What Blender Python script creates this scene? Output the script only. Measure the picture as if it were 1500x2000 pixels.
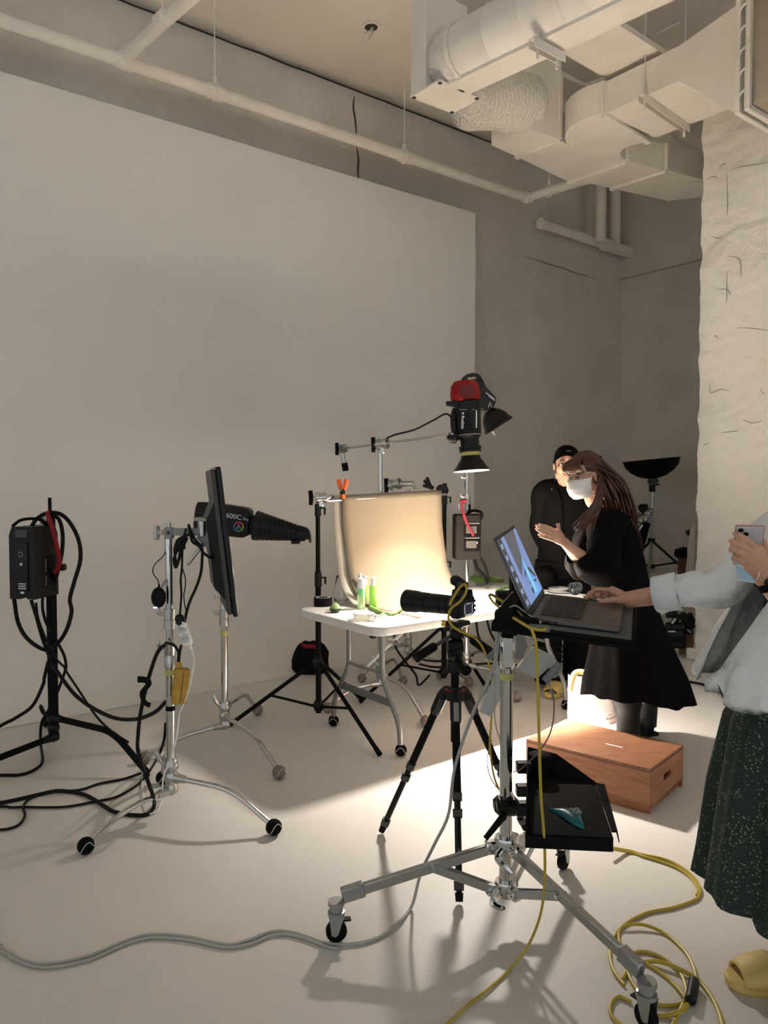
import bpy, math, random
from math import sin, cos, pi, radians as RAD, sqrt, atan, tan
from mathutils import Vector as V, Matrix, Quaternion

for _o in list(bpy.data.objects):
    bpy.data.objects.remove(_o)
SC = bpy.context.scene
COL = SC.collection
random.seed(7)

# ------------------------------------------------------------------ camera
CAMH, FOC, PITCH = 1.49, 1500.0, atan(60 / 1500)
cam = bpy.data.objects.new('camera', bpy.data.cameras.new('camera'))
COL.objects.link(cam)
cam.location = (0, 0, CAMH)
cam.rotation_euler = (pi / 2 - PITCH, 0, 0)
cam.data.sensor_width = 36
cam.data.lens = 36 * FOC / 2000
cam.data.clip_start = 0.05
SC.camera = cam

# ------------------------------------------------------------------ world: dim daylight from the open side of the studio
W = bpy.data.worlds.new('studio_ambient')
SC.world = W
W.use_nodes = True
W.node_tree.nodes['Background'].inputs[0].default_value = (0.93, 0.98, 1.0, 1)
W.node_tree.nodes['Background'].inputs[1].default_value = 0.78

# ------------------------------------------------------------------ exposure
SC.view_settings.view_transform = 'Standard'
SC.view_settings.look = 'None'
SC.view_settings.exposure = 0.0
SC.view_settings.gamma = 1.0
SC.view_settings.use_curve_mapping = False
KEY_POWER = 54.0            # the strobe head over the table (built with its lamp below)
KEY_COLOUR = (1.0, 0.90, 0.80)
FLASH_POWER = 175.0           # narrow beam of the same head
SC.cycles.max_bounces = 12
SC.cycles.diffuse_bounces = 6
SC.cycles.glossy_bounces = 4
SC.cycles.transmission_bounces = 8
SC.cycles.transparent_max_bounces = 12
SC.cycles.caustics_reflective = False
SC.cycles.sample_clamp_indirect = 0.0

# ------------------------------------------------------------------ pixel helpers (photo 1500 x 2000)
CO = V((0, 0, CAMH))
def ray(px, py):
    x, y = (px - 750) / FOC, -(py - 1000) / FOC
    return V((x, cos(PITCH) + y * sin(PITCH), y * cos(PITCH) - sin(PITCH)))
UX = V((0.7896, 0.6136, 0))      # along the long studio wall
VX = V((-0.6136, 0.7896, 0))     # towards that wall
ZX = V((0, 0, 1))
def at(px, py, Y):
    r = ray(px, py); return CO + r * (Y / r.y)
def onz(px, py, z=0.0):
    r = ray(px, py); return CO + r * ((z - CAMH) / r.z)
def onv(px, py, v):
    r = ray(px, py); return CO + r * (v / r.dot(VX))
def ons(px, py, s):
    r = ray(px, py); return CO + r * (s / r.dot(UX))
def uv(s, v, z=0.0):
    return UX * s + VX * v + ZX * z

# ------------------------------------------------------------------ materials
def mat(name, col, rough=0.5, metal=0.0, spec=None, noise=None, bump=None, trans=0.0, ior=1.45, emit=None, alpha=None, coat=0.0, sheen=0.0, sss=0.0):
    m = bpy.data.materials.new(name); m.use_nodes = True
    nt = m.node_tree; b = nt.nodes['Principled BSDF']
    def S(k, v):
        if k in b.inputs: b.inputs[k].default_value = v
    c = tuple(col) + (1,) if len(col) == 3 else tuple(col)
    S('Base Color', c); S('Roughness', rough); S('Metallic', metal); S('IOR', ior)
    S('Transmission Weight', trans); S('Coat Weight', coat); S('Sheen Weight', sheen)
    if spec is not None: S('Specular IOR Level', spec)
    if sss: S('Subsurface Weight', sss); S('Subsurface Radius', (0.01, 0.004, 0.002))
    if alpha is not None: S('Alpha', alpha)
    if emit: S('Emission Color', tuple(emit[0]) + (1,)); S('Emission Strength', emit[1])
    tc = nt.nodes.new('ShaderNodeTexCoord')
    if noise:        # (scale, second colour, amount[, stretch])
        n = nt.nodes.new('ShaderNodeTexNoise'); n.inputs['Scale'].default_value = noise[0]; n.inputs['Detail'].default_value = 6
        src = tc.outputs['Object']
        if len(noise) > 3:
            mp = nt.nodes.new('ShaderNodeMapping'); mp.inputs['Scale'].default_value = noise[3]
            nt.links.new(src, mp.inputs[0]); src = mp.outputs[0]
        nt.links.new(src, n.inputs['Vector'])
        r = nt.nodes.new('ShaderNodeValToRGB'); r.color_ramp.elements[0].position = 0.35; r.color_ramp.elements[1].position = 0.68
        a = noise[2]
        r.color_ramp.elements[0].color = c
        r.color_ramp.elements[1].color = tuple(c[i] * (1 - a) + noise[1][i] * a for i in range(3)) + (1,)
        nt.links.new(n.outputs['Fac'], r.inputs[0]); nt.links.new(r.outputs[0], b.inputs['Base Color'])
    if bump:         # (scale, strength, distance[, detail])
        n = nt.nodes.new('ShaderNodeTexNoise'); n.inputs['Scale'].default_value = bump[0]; n.inputs['Detail'].default_value = bump[3] if len(bump) > 3 else 5
        nt.links.new(tc.outputs['Object'], n.inputs['Vector'])
        bp = nt.nodes.new('ShaderNodeBump'); bp.inputs['Strength'].default_value = bump[1]; bp.inputs['Distance'].default_value = bump[2]
        nt.links.new(n.outputs['Fac'], bp.inputs['Height']); nt.links.new(bp.outputs[0], b.inputs['Normal'])
    return m

M = {}
WP = (0.76, 0.74, 0.695)
M['floor'] = mat('white_floor_paint', (0.63, 0.605, 0.565), 0.45, spec=0.3, noise=(2.2, (0.58, 0.56, 0.52), 0.5))
M['cyc'] = mat('smooth_white_wall_paint', WP, 0.75, spec=0.2, noise=(0.9, (0.72, 0.70, 0.65), 0.6), bump=(60, 0.05, 0.002))
M['ceil'] = mat('old_white_ceiling_paint', (0.80, 0.75, 0.67), 0.85, spec=0.15, noise=(1.3, (0.74, 0.69, 0.61), 0.7), bump=(18, 0.25, 0.006))
M['duct'] = mat('white_duct_paint', (0.80, 0.76, 0.69), 0.6, spec=0.25, noise=(4, (0.66, 0.61, 0.55), 0.5), bump=(30, 0.12, 0.003))
M['flex'] = mat('white_crinkled_duct_skin', (0.78, 0.74, 0.67), 0.65, spec=0.25, bump=(40, 0.9, 0.02))
M['canvas'] = mat('beige_canvas', (0.42, 0.36, 0.28), 0.9, noise=(9, (0.34, 0.28, 0.21), 0.6), bump=(7, 0.5, 0.03))
M['crack'] = mat('dark_crack_line', (0.05, 0.04, 0.03), 0.9)
M['softcrack'] = mat('plaster_crack', (0.20, 0.175, 0.145), 0.9)
M['chrome'] = mat('chrome_steel', (0.60, 0.60, 0.59), 0.10, 1.0)
M['steel'] = mat('satin_cast_steel', (0.50, 0.50, 0.48), 0.33, 1.0, bump=(90, 0.15, 0.001))
M['dullsteel'] = mat('dull_grey_steel', (0.36, 0.37, 0.37), 0.42, 0.9)
M['greymetal'] = mat('grey_painted_tube', (0.22, 0.22, 0.22), 0.38, 0.55)
M['black'] = mat('black_plastic', (0.006, 0.006, 0.0065), 0.42, spec=0.3)
M['blackm'] = mat('black_powder_coat', (0.005, 0.005, 0.005), 0.7, spec=0.12)
M['blackg'] = mat('glossy_black', (0.004, 0.004, 0.005), 0.2, spec=0.3)
M['blackrub'] = mat('black_rubber', (0.005, 0.005, 0.005), 0.75, spec=0.15)
M['blackfelt'] = mat('black_felt', (0.006, 0.006, 0.006), 0.95, spec=0.1, bump=(300, 0.4, 0.002))
M['greyfelt'] = mat('grey_brown_felt', (0.22, 0.185, 0.155), 0.95, spec=0.1, bump=(300, 0.4, 0.002))
M['ltgrey'] = mat('light_grey_plastic', (0.55, 0.57, 0.56), 0.45)
M['midgrey'] = mat('grey_plastic', (0.25, 0.26, 0.26), 0.5)
M['dkgrey'] = mat('dark_grey_plastic', (0.055, 0.053, 0.05), 0.5)
M['white'] = mat('white_plastic', (0.80, 0.79, 0.76), 0.4)
M['ink'] = mat('white_print', (0.75, 0.75, 0.75), 0.6)
M['yellowtape'] = mat('yellow_green_tape', (0.52, 0.50, 0.16), 0.6)
M['table'] = mat('white_moulded_table', (0.80, 0.78, 0.75), 0.42, bump=(120, 0.1, 0.001))
M['paper'] = mat('cream_paper', (0.235, 0.195, 0.145), 0.85, spec=0.1)
M['paperw'] = mat('white_paper', (0.60, 0.53, 0.45), 0.85, spec=0.1)
M['orange'] = mat('orange_plastic', (0.90, 0.13, 0.015), 0.4)
M['redplas'] = mat('translucent_red_plastic', (0.30, 0.002, 0.004), 0.34, spec=0.35, bump=(25, 0.3, 0.004))
M['redfab'] = mat('red_webbing', (0.26, 0.006, 0.012), 0.8)
M['pinkfab'] = mat('faded_red_webbing', (0.15, 0.007, 0.02), 0.8)
M['blackfab'] = mat('black_fabric', (0.005, 0.0045, 0.0045), 0.9, spec=0.15, bump=(160, 0.3, 0.003))
M['yellowcab'] = mat('yellow_cable', (0.44, 0.33, 0.035), 0.42)
M['greycab'] = mat('grey_cable', (0.36, 0.36, 0.34), 0.45)
M['whitecab'] = mat('white_cable', (0.70, 0.69, 0.66), 0.4)
M['blackcab'] = mat('black_cable', (0.004, 0.004, 0.004), 0.5, spec=0.2)
M['glass'] = mat('clear_glass', (1, 1, 1), 0.02, trans=1.0, ior=1.45)
M['brass'] = mat('brass', (0.75, 0.52, 0.18), 0.3, 1.0)

# ------------------------------------------------------------------ mesh building
def frame(d, up=None):
    d = d.normalized()
    a = up if up is not None else (ZX if abs(d.z) < 0.95 else V((1, 0, 0)))
    x = a.cross(d)
    if x.length < 1e-6: x = V((1, 0, 0)).cross(d)
    x.normalize(); y = d.cross(x)
    return x, y, d
def catmull(P, n=8, closed=False):
    P = [V(p) for p in P]
    if len(P) < 3: return P
    out = []
    N = len(P)
    for i in range(N if closed else N - 1):
        if closed: a, b, c, d = P[i - 1], P[i], P[(i + 1) % N], P[(i + 2) % N]
        else:
            b, c = P[i], P[i + 1]
            a = P[i - 1] if i else b * 2 - c
            d = P[i + 2] if i + 2 < N else c * 2 - b
        for k in range(n):
            t = k / n; t2 = t * t; t3 = t2 * t
            out.append(0.5 * ((2 * b) + (c - a) * t + (2 * a - 5 * b + 4 * c - d) * t2 + (3 * b - a - 3 * c + d) * t3))
    if not closed: out.append(P[-1])
    return out
def fillet(P, r, n=5):
    P = [V(p) for p in P]; out = [P[0]]
    for i in range(1, len(P) - 1):
        a, b, c = P[i - 1], P[i], P[i + 1]
        d1, d2 = (a - b), (c - b)
        k = min(r, d1.length * 0.49, d2.length * 0.49)
        s, e = b + d1.normalized() * k, b + d2.normalized() * k
        for j in range(n + 1):
            t = j / n
            out.append(s * (1 - t) ** 2 + b * 2 * t * (1 - t) + e * t * t)
    out.append(P[-1]); return out

class MB:
    def __init__(s): s.v = []; s.f = []
    def add(s, vs, fs):
        o = len(s.v); s.v += [V(p) for p in vs]; s.f += [tuple(i + o for i in f) for f in fs]; return s
    def box(s, c, sz, ax=None, bev=0.0):
        c = V(c); X, Y, Z = ax if ax else (V((1, 0, 0)), V((0, 1, 0)), ZX)
        h = [q / 2 for q in sz]
        if bev <= 0:
            vs = [c + X * (h[0] * a) + Y * (h[1] * b) + Z * (h[2] * d) for a in (-1, 1) for b in (-1, 1) for d in (-1, 1)]
            return s.add(vs, [(0, 1, 3, 2), (4, 6, 7, 5), (0, 4, 5, 1), (2, 3, 7, 6), (0, 2, 6, 4), (1, 5, 7, 3)])
        bev = min(bev, min(h) * 0.95)
        vs, idx = [], {}
        for a in (-1, 1):
            for b in (-1, 1):
                for d in (-1, 1):
                    for k in range(3):
                        q = [h[0] - bev, h[1] - bev, h[2] - bev]; q[k] += bev
                        idx[a, b, d, k] = len(vs)
                        vs.append(c + X * (q[0] * a) + Y * (q[1] * b) + Z * (q[2] * d))
        fs = []
        for k in range(3):
            i, j = [(1, 2), (2, 0), (0, 1)][k]
            for sg in (-1, 1):
                cyc = [(-1, -1), (1, -1), (1, 1), (-1, 1)]
                if sg < 0: cyc.reverse()
                f = []
                for a, b in cyc:
                    key = [0, 0, 0]; key[k] = sg; key[i] = a; key[j] = b
                    f.append(idx[key[0], key[1], key[2], k])
                fs.append(tuple(f))
        for k in range(3):          # edges along k
            i, j = [(1, 2), (2, 0), (0, 1)][k]
            for a in (-1, 1):
                for b in (-1, 1):
                    def K(e, w):
                        key = [0, 0, 0]; key[k] = e; key[i] = a; key[j] = b
                        return idx[key[0], key[1], key[2], w]
                    q = (K(-1, i), K(1, i), K(1, j), K(-1, j))
                    fs.append(q if a * b < 0 else q[::-1])
        for a in (-1, 1):
            for b in (-1, 1):
                for d in (-1, 1):
                    q = (idx[a, b, d, 0], idx[a, b, d, 1], idx[a, b, d, 2])
                    fs.append(q if a * b * d > 0 else q[::-1])
        return s.add(vs, fs)
    def rings(s, R, closed=False, cap=True):
        n = len(R[0]); vs = [p for r in R for p in r]; fs = []
        L = len(R)
        for i in range(L if closed else L - 1):
            a, b = i * n, ((i + 1) % L) * n
            for k in range(n):
                fs.append((a + k, a + (k + 1) % n, b + (k + 1) % n, b + k))
        if cap and not closed:
            fs.append(tuple(range(n - 1, -1, -1))); fs.append(tuple((L - 1) * n + k for k in range(n)))
        return s.add(vs, fs)
    def tube(s, P, r, n=8, closed=False, cap=True, flat=None, up=None):
        P = [V(p) for p in P]; L = len(P)
        rr = r if isinstance(r, (list, tuple)) else [r] * L
        R = []; px = None
        for i, p in enumerate(P):
            if closed: d = P[(i + 1) % L] - P[i - 1]
            else: d = P[min(i + 1, L - 1)] - P[max(i - 1, 0)]
            if d.length < 1e-9: d = V((0, 0, 1))
            d.normalize()
            if px is None:
                x, y, _ = frame(d, up)
            else:
                x = px - d * px.dot(d)
                if x.length < 1e-6: x, y, _ = frame(d, up)
                x.normalize(); y = d.cross(x)
            px = x
            f = flat if flat else (1, 1)
            R.append([p + x * (cos(2 * pi * k / n) * rr[i] * f[0]) + y * (sin(2 * pi * k / n) * rr[i] * f[1]) for k in range(n)])
        return s.rings(R, closed, cap)
    def cyl(s, p, q, r, r2=None, n=16):
        return s.tube([p, q], [r, r if r2 is None else r2], n)
    def lathe(s, p, d, prof, n=24, cap=True):
        x, y, d = frame(V(d)); p = V(p)
        return s.rings([[p + d * t + (x * cos(2 * pi * k / n) + y * sin(2 * pi * k / n)) * max(r, 1e-5) for k in range(n)] for t, r in prof], cap=cap)
    def prism(s, poly, ext):
        n = len(poly); e = V(ext); P = [V(p) for p in poly]
        fs = [tuple(range(n - 1, -1, -1)), tuple(range(n, 2 * n))]
        fs += [(k, (k + 1) % n, n + (k + 1) % n, n + k) for k in range(n)]
        return s.add(P + [p + e for p in P], fs)
    def ball(s, c, r, sc=(1, 1, 1), n=14, m=9, ax=None):
        X, Y, Z = ax if ax else (V((1, 0, 0)), V((0, 1, 0)), ZX); c = V(c)
        R = []
        for i in range(m):
            t = pi * (i + 0.02) / (m - 1 + 0.04)
            R.append([c + X * (sin(t) * cos(2 * pi * k / n) * r * sc[0]) + Y * (sin(t) * sin(2 * pi * k / n) * r * sc[1]) - Z * (cos(t) * r * sc[2]) for k in range(n)])
        return s.rings(R)
    def caps(s, P, r, n=12):
        """chain of rounded cones (for bodies)"""
        P = [V(p) for p in P]; rr = r if isinstance(r, (list, tuple)) else [r] * len(P)
        for i in range(len(P) - 1): s.tube([P[i], P[i + 1]], [rr[i], rr[i + 1]], n)
        for p, q in zip(P, rr): s.ball(p, q, n=n, m=8)
        return s
    def sheet(s, G, th=0.0):
        """grid of points -> surface, optional thickness along the normal"""
        a, b = len(G), len(G[0])
        vs = [V(p) for r in G for p in r]
        fs = [(i * b + j, i * b + j + 1, (i + 1) * b + j + 1, (i + 1) * b + j) for i in range(a - 1) for j in range(b - 1)]
        if th:
            nr = [V((0, 0, 0)) for _ in vs]
            for f in fs:
                q = (vs[f[2]] - vs[f[0]]).cross(vs[f[3]] - vs[f[1]])
                for i in f: nr[i] += q
            N = len(vs)
            vs2 = [p - (q.normalized() if q.length > 0 else ZX) * th for p, q in zip(vs, nr)]
            f2 = [tuple(i + N for i in f[::-1]) for f in fs]
            bd = [j for j in range(b)] + [i * b + b - 1 for i in range(1, a)] + [(a - 1) * b + j for j in range(b - 2, -1, -1)] + [i * b for i in range(a - 2, 0, -1)]
            f3 = [(bd[k], bd[(k + 1) % len(bd)], bd[(k + 1) % len(bd)] + N, bd[k] + N)[::-1] for k in range(len(bd))]
            return s.add(vs + vs2, fs + f2 + f3)
        return s.add(vs, fs)
    def build(s, name, m, parent=None, ang=38, smooth=True, remesh=None, smoothit=0):
        me = bpy.data.meshes.new(name)
        if parent is not None: off = WL[parent.name]
        else:
            xs = [p.x for p in s.v]; ys = [p.y for p in s.v]
            off = V(((min(xs) + max(xs)) / 2, (min(ys) + max(ys)) / 2, min(p.z for p in s.v)))
        me.from_pydata([tuple(p - off) for p in s.v], [], s.f)
        o = bpy.data.objects.new(name, me); COL.objects.link(o)
        if remesh:
            q = o.modifiers.new('r', 'REMESH'); q.mode = 'VOXEL'; q.voxel_size = remesh; q.use_smooth_shade = True
            if smoothit:
                q = o.modifiers.new('s', 'SMOOTH'); q.iterations = smoothit; q.factor = 0.5
            bpy.context.view_layer.update()
            dg = bpy.context.evaluated_depsgraph_get()
            m2 = bpy.data.meshes.new_from_object(o.evaluated_get(dg))
            o.modifiers.clear(); o.data = m2; bpy.data.meshes.remove(me); me = m2; me.name = name
            ang = 180
        if smooth:
            me.polygons.foreach_set('use_smooth', [True] * len(me.polygons))
            if ang < 180: me.set_sharp_from_angle(angle=RAD(ang))
        me.materials.clear()
        for q in (m if isinstance(m, (list, tuple)) else [m]): me.materials.append(q)
        if parent is not None:
            o.parent = parent; WL[o.name] = off
        else:
            o.location = off; WL[o.name] = off
        return o
WL = {}
def thing(name, label, cat, loc, group=None):
    o = bpy.data.objects.new(name, None); COL.objects.link(o)
    o.empty_display_size = 0.1
    o.location = loc; WL[o.name] = V(loc)
    return tag(o, label, cat, group)
def tag(o, label, cat, group=None):
    o['label'] = label; o['category'] = cat
    if group: o['group'] = group
    return o
def struct(o):
    o['kind'] = 'structure'; return o
def dup(root, loc, label=None):
    def cp(o, par):
        c = o.copy(); COL.objects.link(c)
        if par is not None: c.parent = par
        for ch in o.children: cp(ch, c)
        return c
    r = cp(root, None); r.location = loc; WL[r.name] = V(loc)
    if label: r['label'] = label
    return r
def cable(name, pts, r, m, label, cat='cable', n=8, sm=8, group=None):
    o = MB().tube(catmull(pts, sm), r, n).build(name, m)
    return tag(o, label, cat, group)
def text(s, size, c, u, v, m, parent, name='lettering', thick=0.0006, align='CENTER', bold=0.0):
    """flat lettering on the plane (u, v) centred at c"""
    cu = bpy.data.curves.new('t', 'FONT'); cu.body = s; cu.size = size; cu.align_x = align; cu.align_y = 'CENTER'
    cu.offset = bold; cu.resolution_u = 3
    o = bpy.data.objects.new('t', cu); COL.objects.link(o)
    bpy.context.view_layer.update()
    me = bpy.data.meshes.new_from_object(o.evaluated_get(bpy.context.evaluated_depsgraph_get()))
    u = V(u).normalized(); v = V(v).normalized(); nn = u.cross(v); c = V(c)
    mb = MB(); mb.add([c + u * p.co.x + v * p.co.y + nn * thick for p in me.vertices], [tuple(f.vertices) for f in me.polygons])
    bpy.data.objects.remove(o); bpy.data.curves.remove(cu); bpy.data.meshes.remove(me)
    return mb.build(name, m, parent, smooth=False)
# ================================================================== ROOM
CEIL = 5.15
V_CYC, V_BACK, S_END, S_CORNER, S_PIL, V_PIL = 5.70, 5.95, 5.60, 8.46, 5.99, 3.45
CYC_H = at(925, 416, 7.94).z
from mathutils import noise as NZ

def quad_struct(name, P, m, th=None):
    mb = MB()
    if th is None: mb.add(P, [(0, 1, 2, 3)])
    else: mb.prism(P, th)
    return struct(mb.build(name, m, smooth=False))

quad_struct('floor', [(-9, -5, -0.1), (9, -5, -0.1), (12, 14, -0.1), (-9, 14, -0.1)], M['floor'], (0, 0, 0.1))
quad_struct('ceiling', [uv(-7, -6, CEIL), uv(9.2, -6, CEIL), uv(9.2, 6.6, CEIL), uv(-7, 6.6, CEIL)], M['ceil'], (0, 0, 0.15))

# free-standing white cove: floor sweeps up into a smooth wall 25 cm in front of the old one
prof = [(5.02, 0.002)]
for k in range(0, 13):
    a = pi / 2 * k / 12
    prof.append((V_CYC - 0.62 + 0.62 * sin(a), 0.002 + 0.62 - 0.62 * cos(a)))
prof += [(V_CYC, 1.5), (V_CYC, 3.0), (V_CYC, CYC_H), (V_CYC + 0.05, CYC_H), (V_CYC + 0.05, 0.62)]
cy = MB()
ns = 24
G = [[uv(-6.5 + (S_END + 6.5) * i / ns, v, z) for v, z in prof] for i in range(ns + 1)]
cy.sheet(G)
cy.prism([uv(S_END, v, z) for v, z in [(V_CYC - 0.001, 0.5), (V_CYC + 0.05, 0.5), (V_CYC + 0.05, CYC_H), (V_CYC - 0.001, CYC_H)]], UX * 0.012)
struct(cy.build('wall_left', M['cyc'], ang=30))

# rough plastered walls
def rough_mat(name, c1, c2, bs, bd, stain, strength=1.0):
    m = mat(name, c1, 0.9, spec=0.12)
    nt = m.node_tree; b = nt.nodes['Principled BSDF']
    tc = nt.nodes['Texture Coordinate']
    def tex(t, sc, det=6):
        n = nt.nodes.new(t); n.inputs['Scale'].default_value = sc
        if 'Detail' in n.inputs: n.inputs['Detail'].default_value = det
        nt.links.new(tc.outputs['Object'], n.inputs['Vector']); return n
    a, c, d = tex('ShaderNodeTexNoise', bs), tex('ShaderNodeTexNoise', bs * 0.22, 3), tex('ShaderNodeTexNoise', bs * 5, 4)
    ad = nt.nodes.new('ShaderNodeMath'); ad.operation = 'MULTIPLY_ADD'; ad.inputs[1].default_value = 1.6
    nt.links.new(c.outputs['Fac'], ad.inputs[0]); nt.links.new(a.outputs['Fac'], ad.inputs[2])
    ad2 = nt.nodes.new('ShaderNodeMath'); ad2.operation = 'MULTIPLY_ADD'; ad2.inputs[1].default_value = 0.25
    nt.links.new(d.outputs['Fac'], ad2.inputs[0]); nt.links.new(ad.outputs[0], ad2.inputs[2])
    bp = nt.nodes.new('ShaderNodeBump'); bp.inputs['Strength'].default_value = strength; bp.inputs['Distance'].default_value = bd
    nt.links.new(ad2.outputs[0], bp.inputs['Height']); nt.links.new(bp.outputs[0], b.inputs['Normal'])
    r = nt.nodes.new('ShaderNodeValToRGB'); r.color_ramp.elements[0].position = 0.30; r.color_ramp.elements[1].position = 0.62
    r.color_ramp.elements[0].color = tuple(c2) + (1,); r.color_ramp.elements[1].color = tuple(c1) + (1,)
    n2 = tex('ShaderNodeTexNoise', stain, 8)
    nt.links.new(n2.outputs['Fac'], r.inputs[0]); nt.links.new(r.outputs[0], b.inputs['Base Color'])
    return m
M['plaster'] = rough_mat('rough_painted_plaster', (0.64, 0.61, 0.56), (0.55, 0.51, 0.45), 9, 0.035, 1.1, 0.55)
M['pillar'] = rough_mat('painted_old_brick', (0.84, 0.81, 0.75), (0.78, 0.74, 0.67), 7, 0.05, 1.6, 0.4)

quad_struct('wall_back', [uv(-7, V_BACK), uv(S_CORNER + 0.1, V_BACK), uv(S_CORNER + 0.1, V_BACK, CEIL), uv(-7, V_BACK, CEIL)], M['plaster'], VX * 0.15)
quad_struct('wall_right', [uv(S_CORNER, -3), uv(S_CORNER, V_BACK), uv(S_CORNER, V_BACK, CEIL), uv(S_CORNER, -3, CEIL)], M['plaster'], UX * 0.15)
zl = ons(1212, 545, S_CORNER - 0.05).z
quad_struct('trim_1', [uv(S_CORNER - 0.07, 0, zl), uv(S_CORNER - 0.07, V_BACK, zl), uv(S_CORNER - 0.07, V_BACK, CEIL), uv(S_CORNER - 0.07, 0, CEIL)], M['plaster'], UX * 0.069)

# old brick wing wall at the right: lumpy face and ragged edge
pm = MB(); G = []
nv, nz = 110, 200
for i in range(nv + 1):
    row = []
    for j in range(nz + 1):
        v = V_PIL - 3.6 * i / nv; z = CEIL * j / nz
        lump = 0.022 * NZ.noise(V((v * 2.6, z * 2.6, 3.1))) + 0.016 * NZ.noise(V((v * 8, z * 11, 8.0))) + 0.007 * NZ.noise(V((v * 20, z * 26, 2.0)))
        step = 0.014 if NZ.noise(V((v * 1.3, z * 1.7, 20))) > 0.12 else 0.0
        e = 0.028 * NZ.noise(V((0, z * 5, 1.0))) if i == 0 else 0
        row.append(uv(S_PIL - lump - step, v + e, z))
    G.append(row)
pm.sheet(G)
back = [[p, p + UX * 0.7] for p in G[0]]
pm.sheet(back)
pm.add([uv(S_PIL + 0.7, V_PIL, 0), uv(S_PIL + 0.7, V_PIL, CEIL), uv(S_PIL + 0.7, V_PIL - 3.6, CEIL), uv(S_PIL + 0.7, V_PIL - 3.6, 0)], [(0, 1, 2, 3)])
pil = struct(pm.build('wall_near', M['pillar'], ang=60))
# cracks and chipped brick joints in that face
def crack(parent, px, s=None, v=None, r=0.003, m='crack'):
    P = [(ons(x, y, s) if s is not None else onv(x, y, v)) for x, y in px]
    P = catmull(P, 4)
    q = []
    for k, p in enumerate(P): q.append(p + V((0, 0, 0.006 * NZ.noise(V((k * 0.9, 5, p.z * 7))))))
    rr = [r * (0.35 + 0.65 * abs(sin(pi * (k + 0.3) / len(q)))) for k in range(len(q))]
    return MB().tube(q, rr, 5).build('crack', M[m], parent)
sp = S_PIL - 0.022
for px in [[(1428, 330), (1445, 326), (1470, 322), (1500, 317)], [(1421, 500), (1440, 503), (1446, 515), (1447, 540)], [(1400, 565), (1420, 566), (1426, 575)],
           [(1386, 745), (1387, 765), (1393, 766), (1410, 760), (1425, 764)], [(1395, 660), (1398, 655), (1402, 662)], [(1440, 640), (1470, 641), (1500, 646)],
           [(1404, 330), (1412, 320), (1418, 322)], [(1380, 352), (1390, 345), (1404, 349)], [(1420, 340), (1421, 395), (1420, 420)], [(1420, 530), (1419, 590)], [(1390, 462), (1402, 465), (1410, 464)],
           [(1450, 820), (1470, 826), (1490, 822)], [(1374, 870), (1383, 866)], [(1408, 845), (1440, 842)], [(1484, 760), (1492, 770)]]:
    crack(pil, px, s=sp, r=0.0028, m='softcrack')
MB().box(uv(S_PIL - 0.02, V_PIL - 1.8, 0.05), (0.05, 3.64, 0.10), (UX, VX, ZX), 0.008)
bb = MB(); bb.box(uv(S_PIL - 0.03, V_PIL - 1.78, 0.045), (0.06, 3.66, 0.09), (UX, VX, ZX), 0.008)
struct(bb.build('baseboard_right', M['pillar'], ang=20))

# hairline at the ceiling joint and down the wall
wb = bpy.data.objects['wall_back']
jo = MB()
P = [uv(-5.5 + 12 * k / 120, V_BACK - 0.004, CEIL - 0.012 + 0.008 * NZ.noise(V((k * 0.37, 1, 2)))) for k in range(121)]
jo.tube(P, 0.007, 5); jo.build('crack', M['crack'], wb)
crack(wb, [(692, 188), (690, 210), (694, 235), (696, 262)], v=V_BACK - 0.004, r=0.010)
crack(wb, [(697, 288), (700, 310), (699, 335), (701, 354)], v=V_BACK - 0.004, r=0.010)
crack(wb, [(1020, 500), (1050, 508), (1070, 515), (1100, 524), (1130, 535), (1165, 544)], v=V_BACK - 0.004, r=0.006, m='softcrack')

# ================================================================== PIPES
V_PIPE = 5.5
pipe = thing('sprinkler_pipe', 'long white ceiling pipe running above the smooth wall, bent at its far end', 'pipe', onv(500, 205, V_PIPE))
a, b = onv(-60, 18, V_PIPE), onv(1028, 386, V_PIPE)
zp = (a.z + b.z) / 2
dirp = (b - a)
MB().tube([a, b], 0.047, 14).build('pipe_run', M['duct'], pipe)
c2 = onz(1150, 350, b.z)
MB().tube(fillet([b - dirp.normalized() * 0.02, b + dirp.normalized() * 0.07, b + (c2 - b) * 0.12, c2 + (c2 - b) * 0.3], 0.07), 0.045, 14).build('pipe_bend', M['duct'], pipe)
for px, py in [(243, 115), (420, 170), (790, 298)]:
    t = onv(px, py, V_PIPE); t = a + dirp * ((t - a).dot(dirp) / dirp.dot(dirp))
    MB().tube([t - dirp.normalized() * 0.06, t + dirp.normalized() * 0.06], 0.056, 14).build('coupling', M['duct'], pipe)
MB().ball(b, 0.058).build('elbow', M['duct'], pipe)
for px, py in [(420, 170), (790, 298), (1072, 362)]:
    if px < 1000:
        t = onv(px, py, V_PIPE); t = a + dirp * ((t - a).dot(dirp) / dirp.dot(dirp))
    else: t = b + (c2 - b) * 0.38
    h = thing('pipe_hanger', 'thin threaded rod and clip holding the long ceiling pipe, %s' % {420: 'nearest of the three', 790: 'middle one of the three', 1072: 'farthest one, past the bend'}[px], 'hanger', t, 'pipe hangers')
    MB().tube([t + ZX * 0.06, V((t.x, t.y, CEIL))], 0.006, 6).build('rod', M['duct'], h)
    d = dirp.normalized()
    ring = [t + ZX * (0.058 * cos(q)) + VX * (0.058 * sin(q)) for q in [2 * pi * k / 20 for k in range(20)]]
    MB().tube(ring, 0.010, 6, closed=True).build('clip', M['duct'], h)
    MB().box(t + ZX * 0.085, (0.03, 0.03, 0.06), (UX, VX, ZX), 0.006).build('swivel', M['duct'], h)
tb = onv(243, 112, V_PIPE)
te = onz(376, -8, tb.z)
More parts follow.
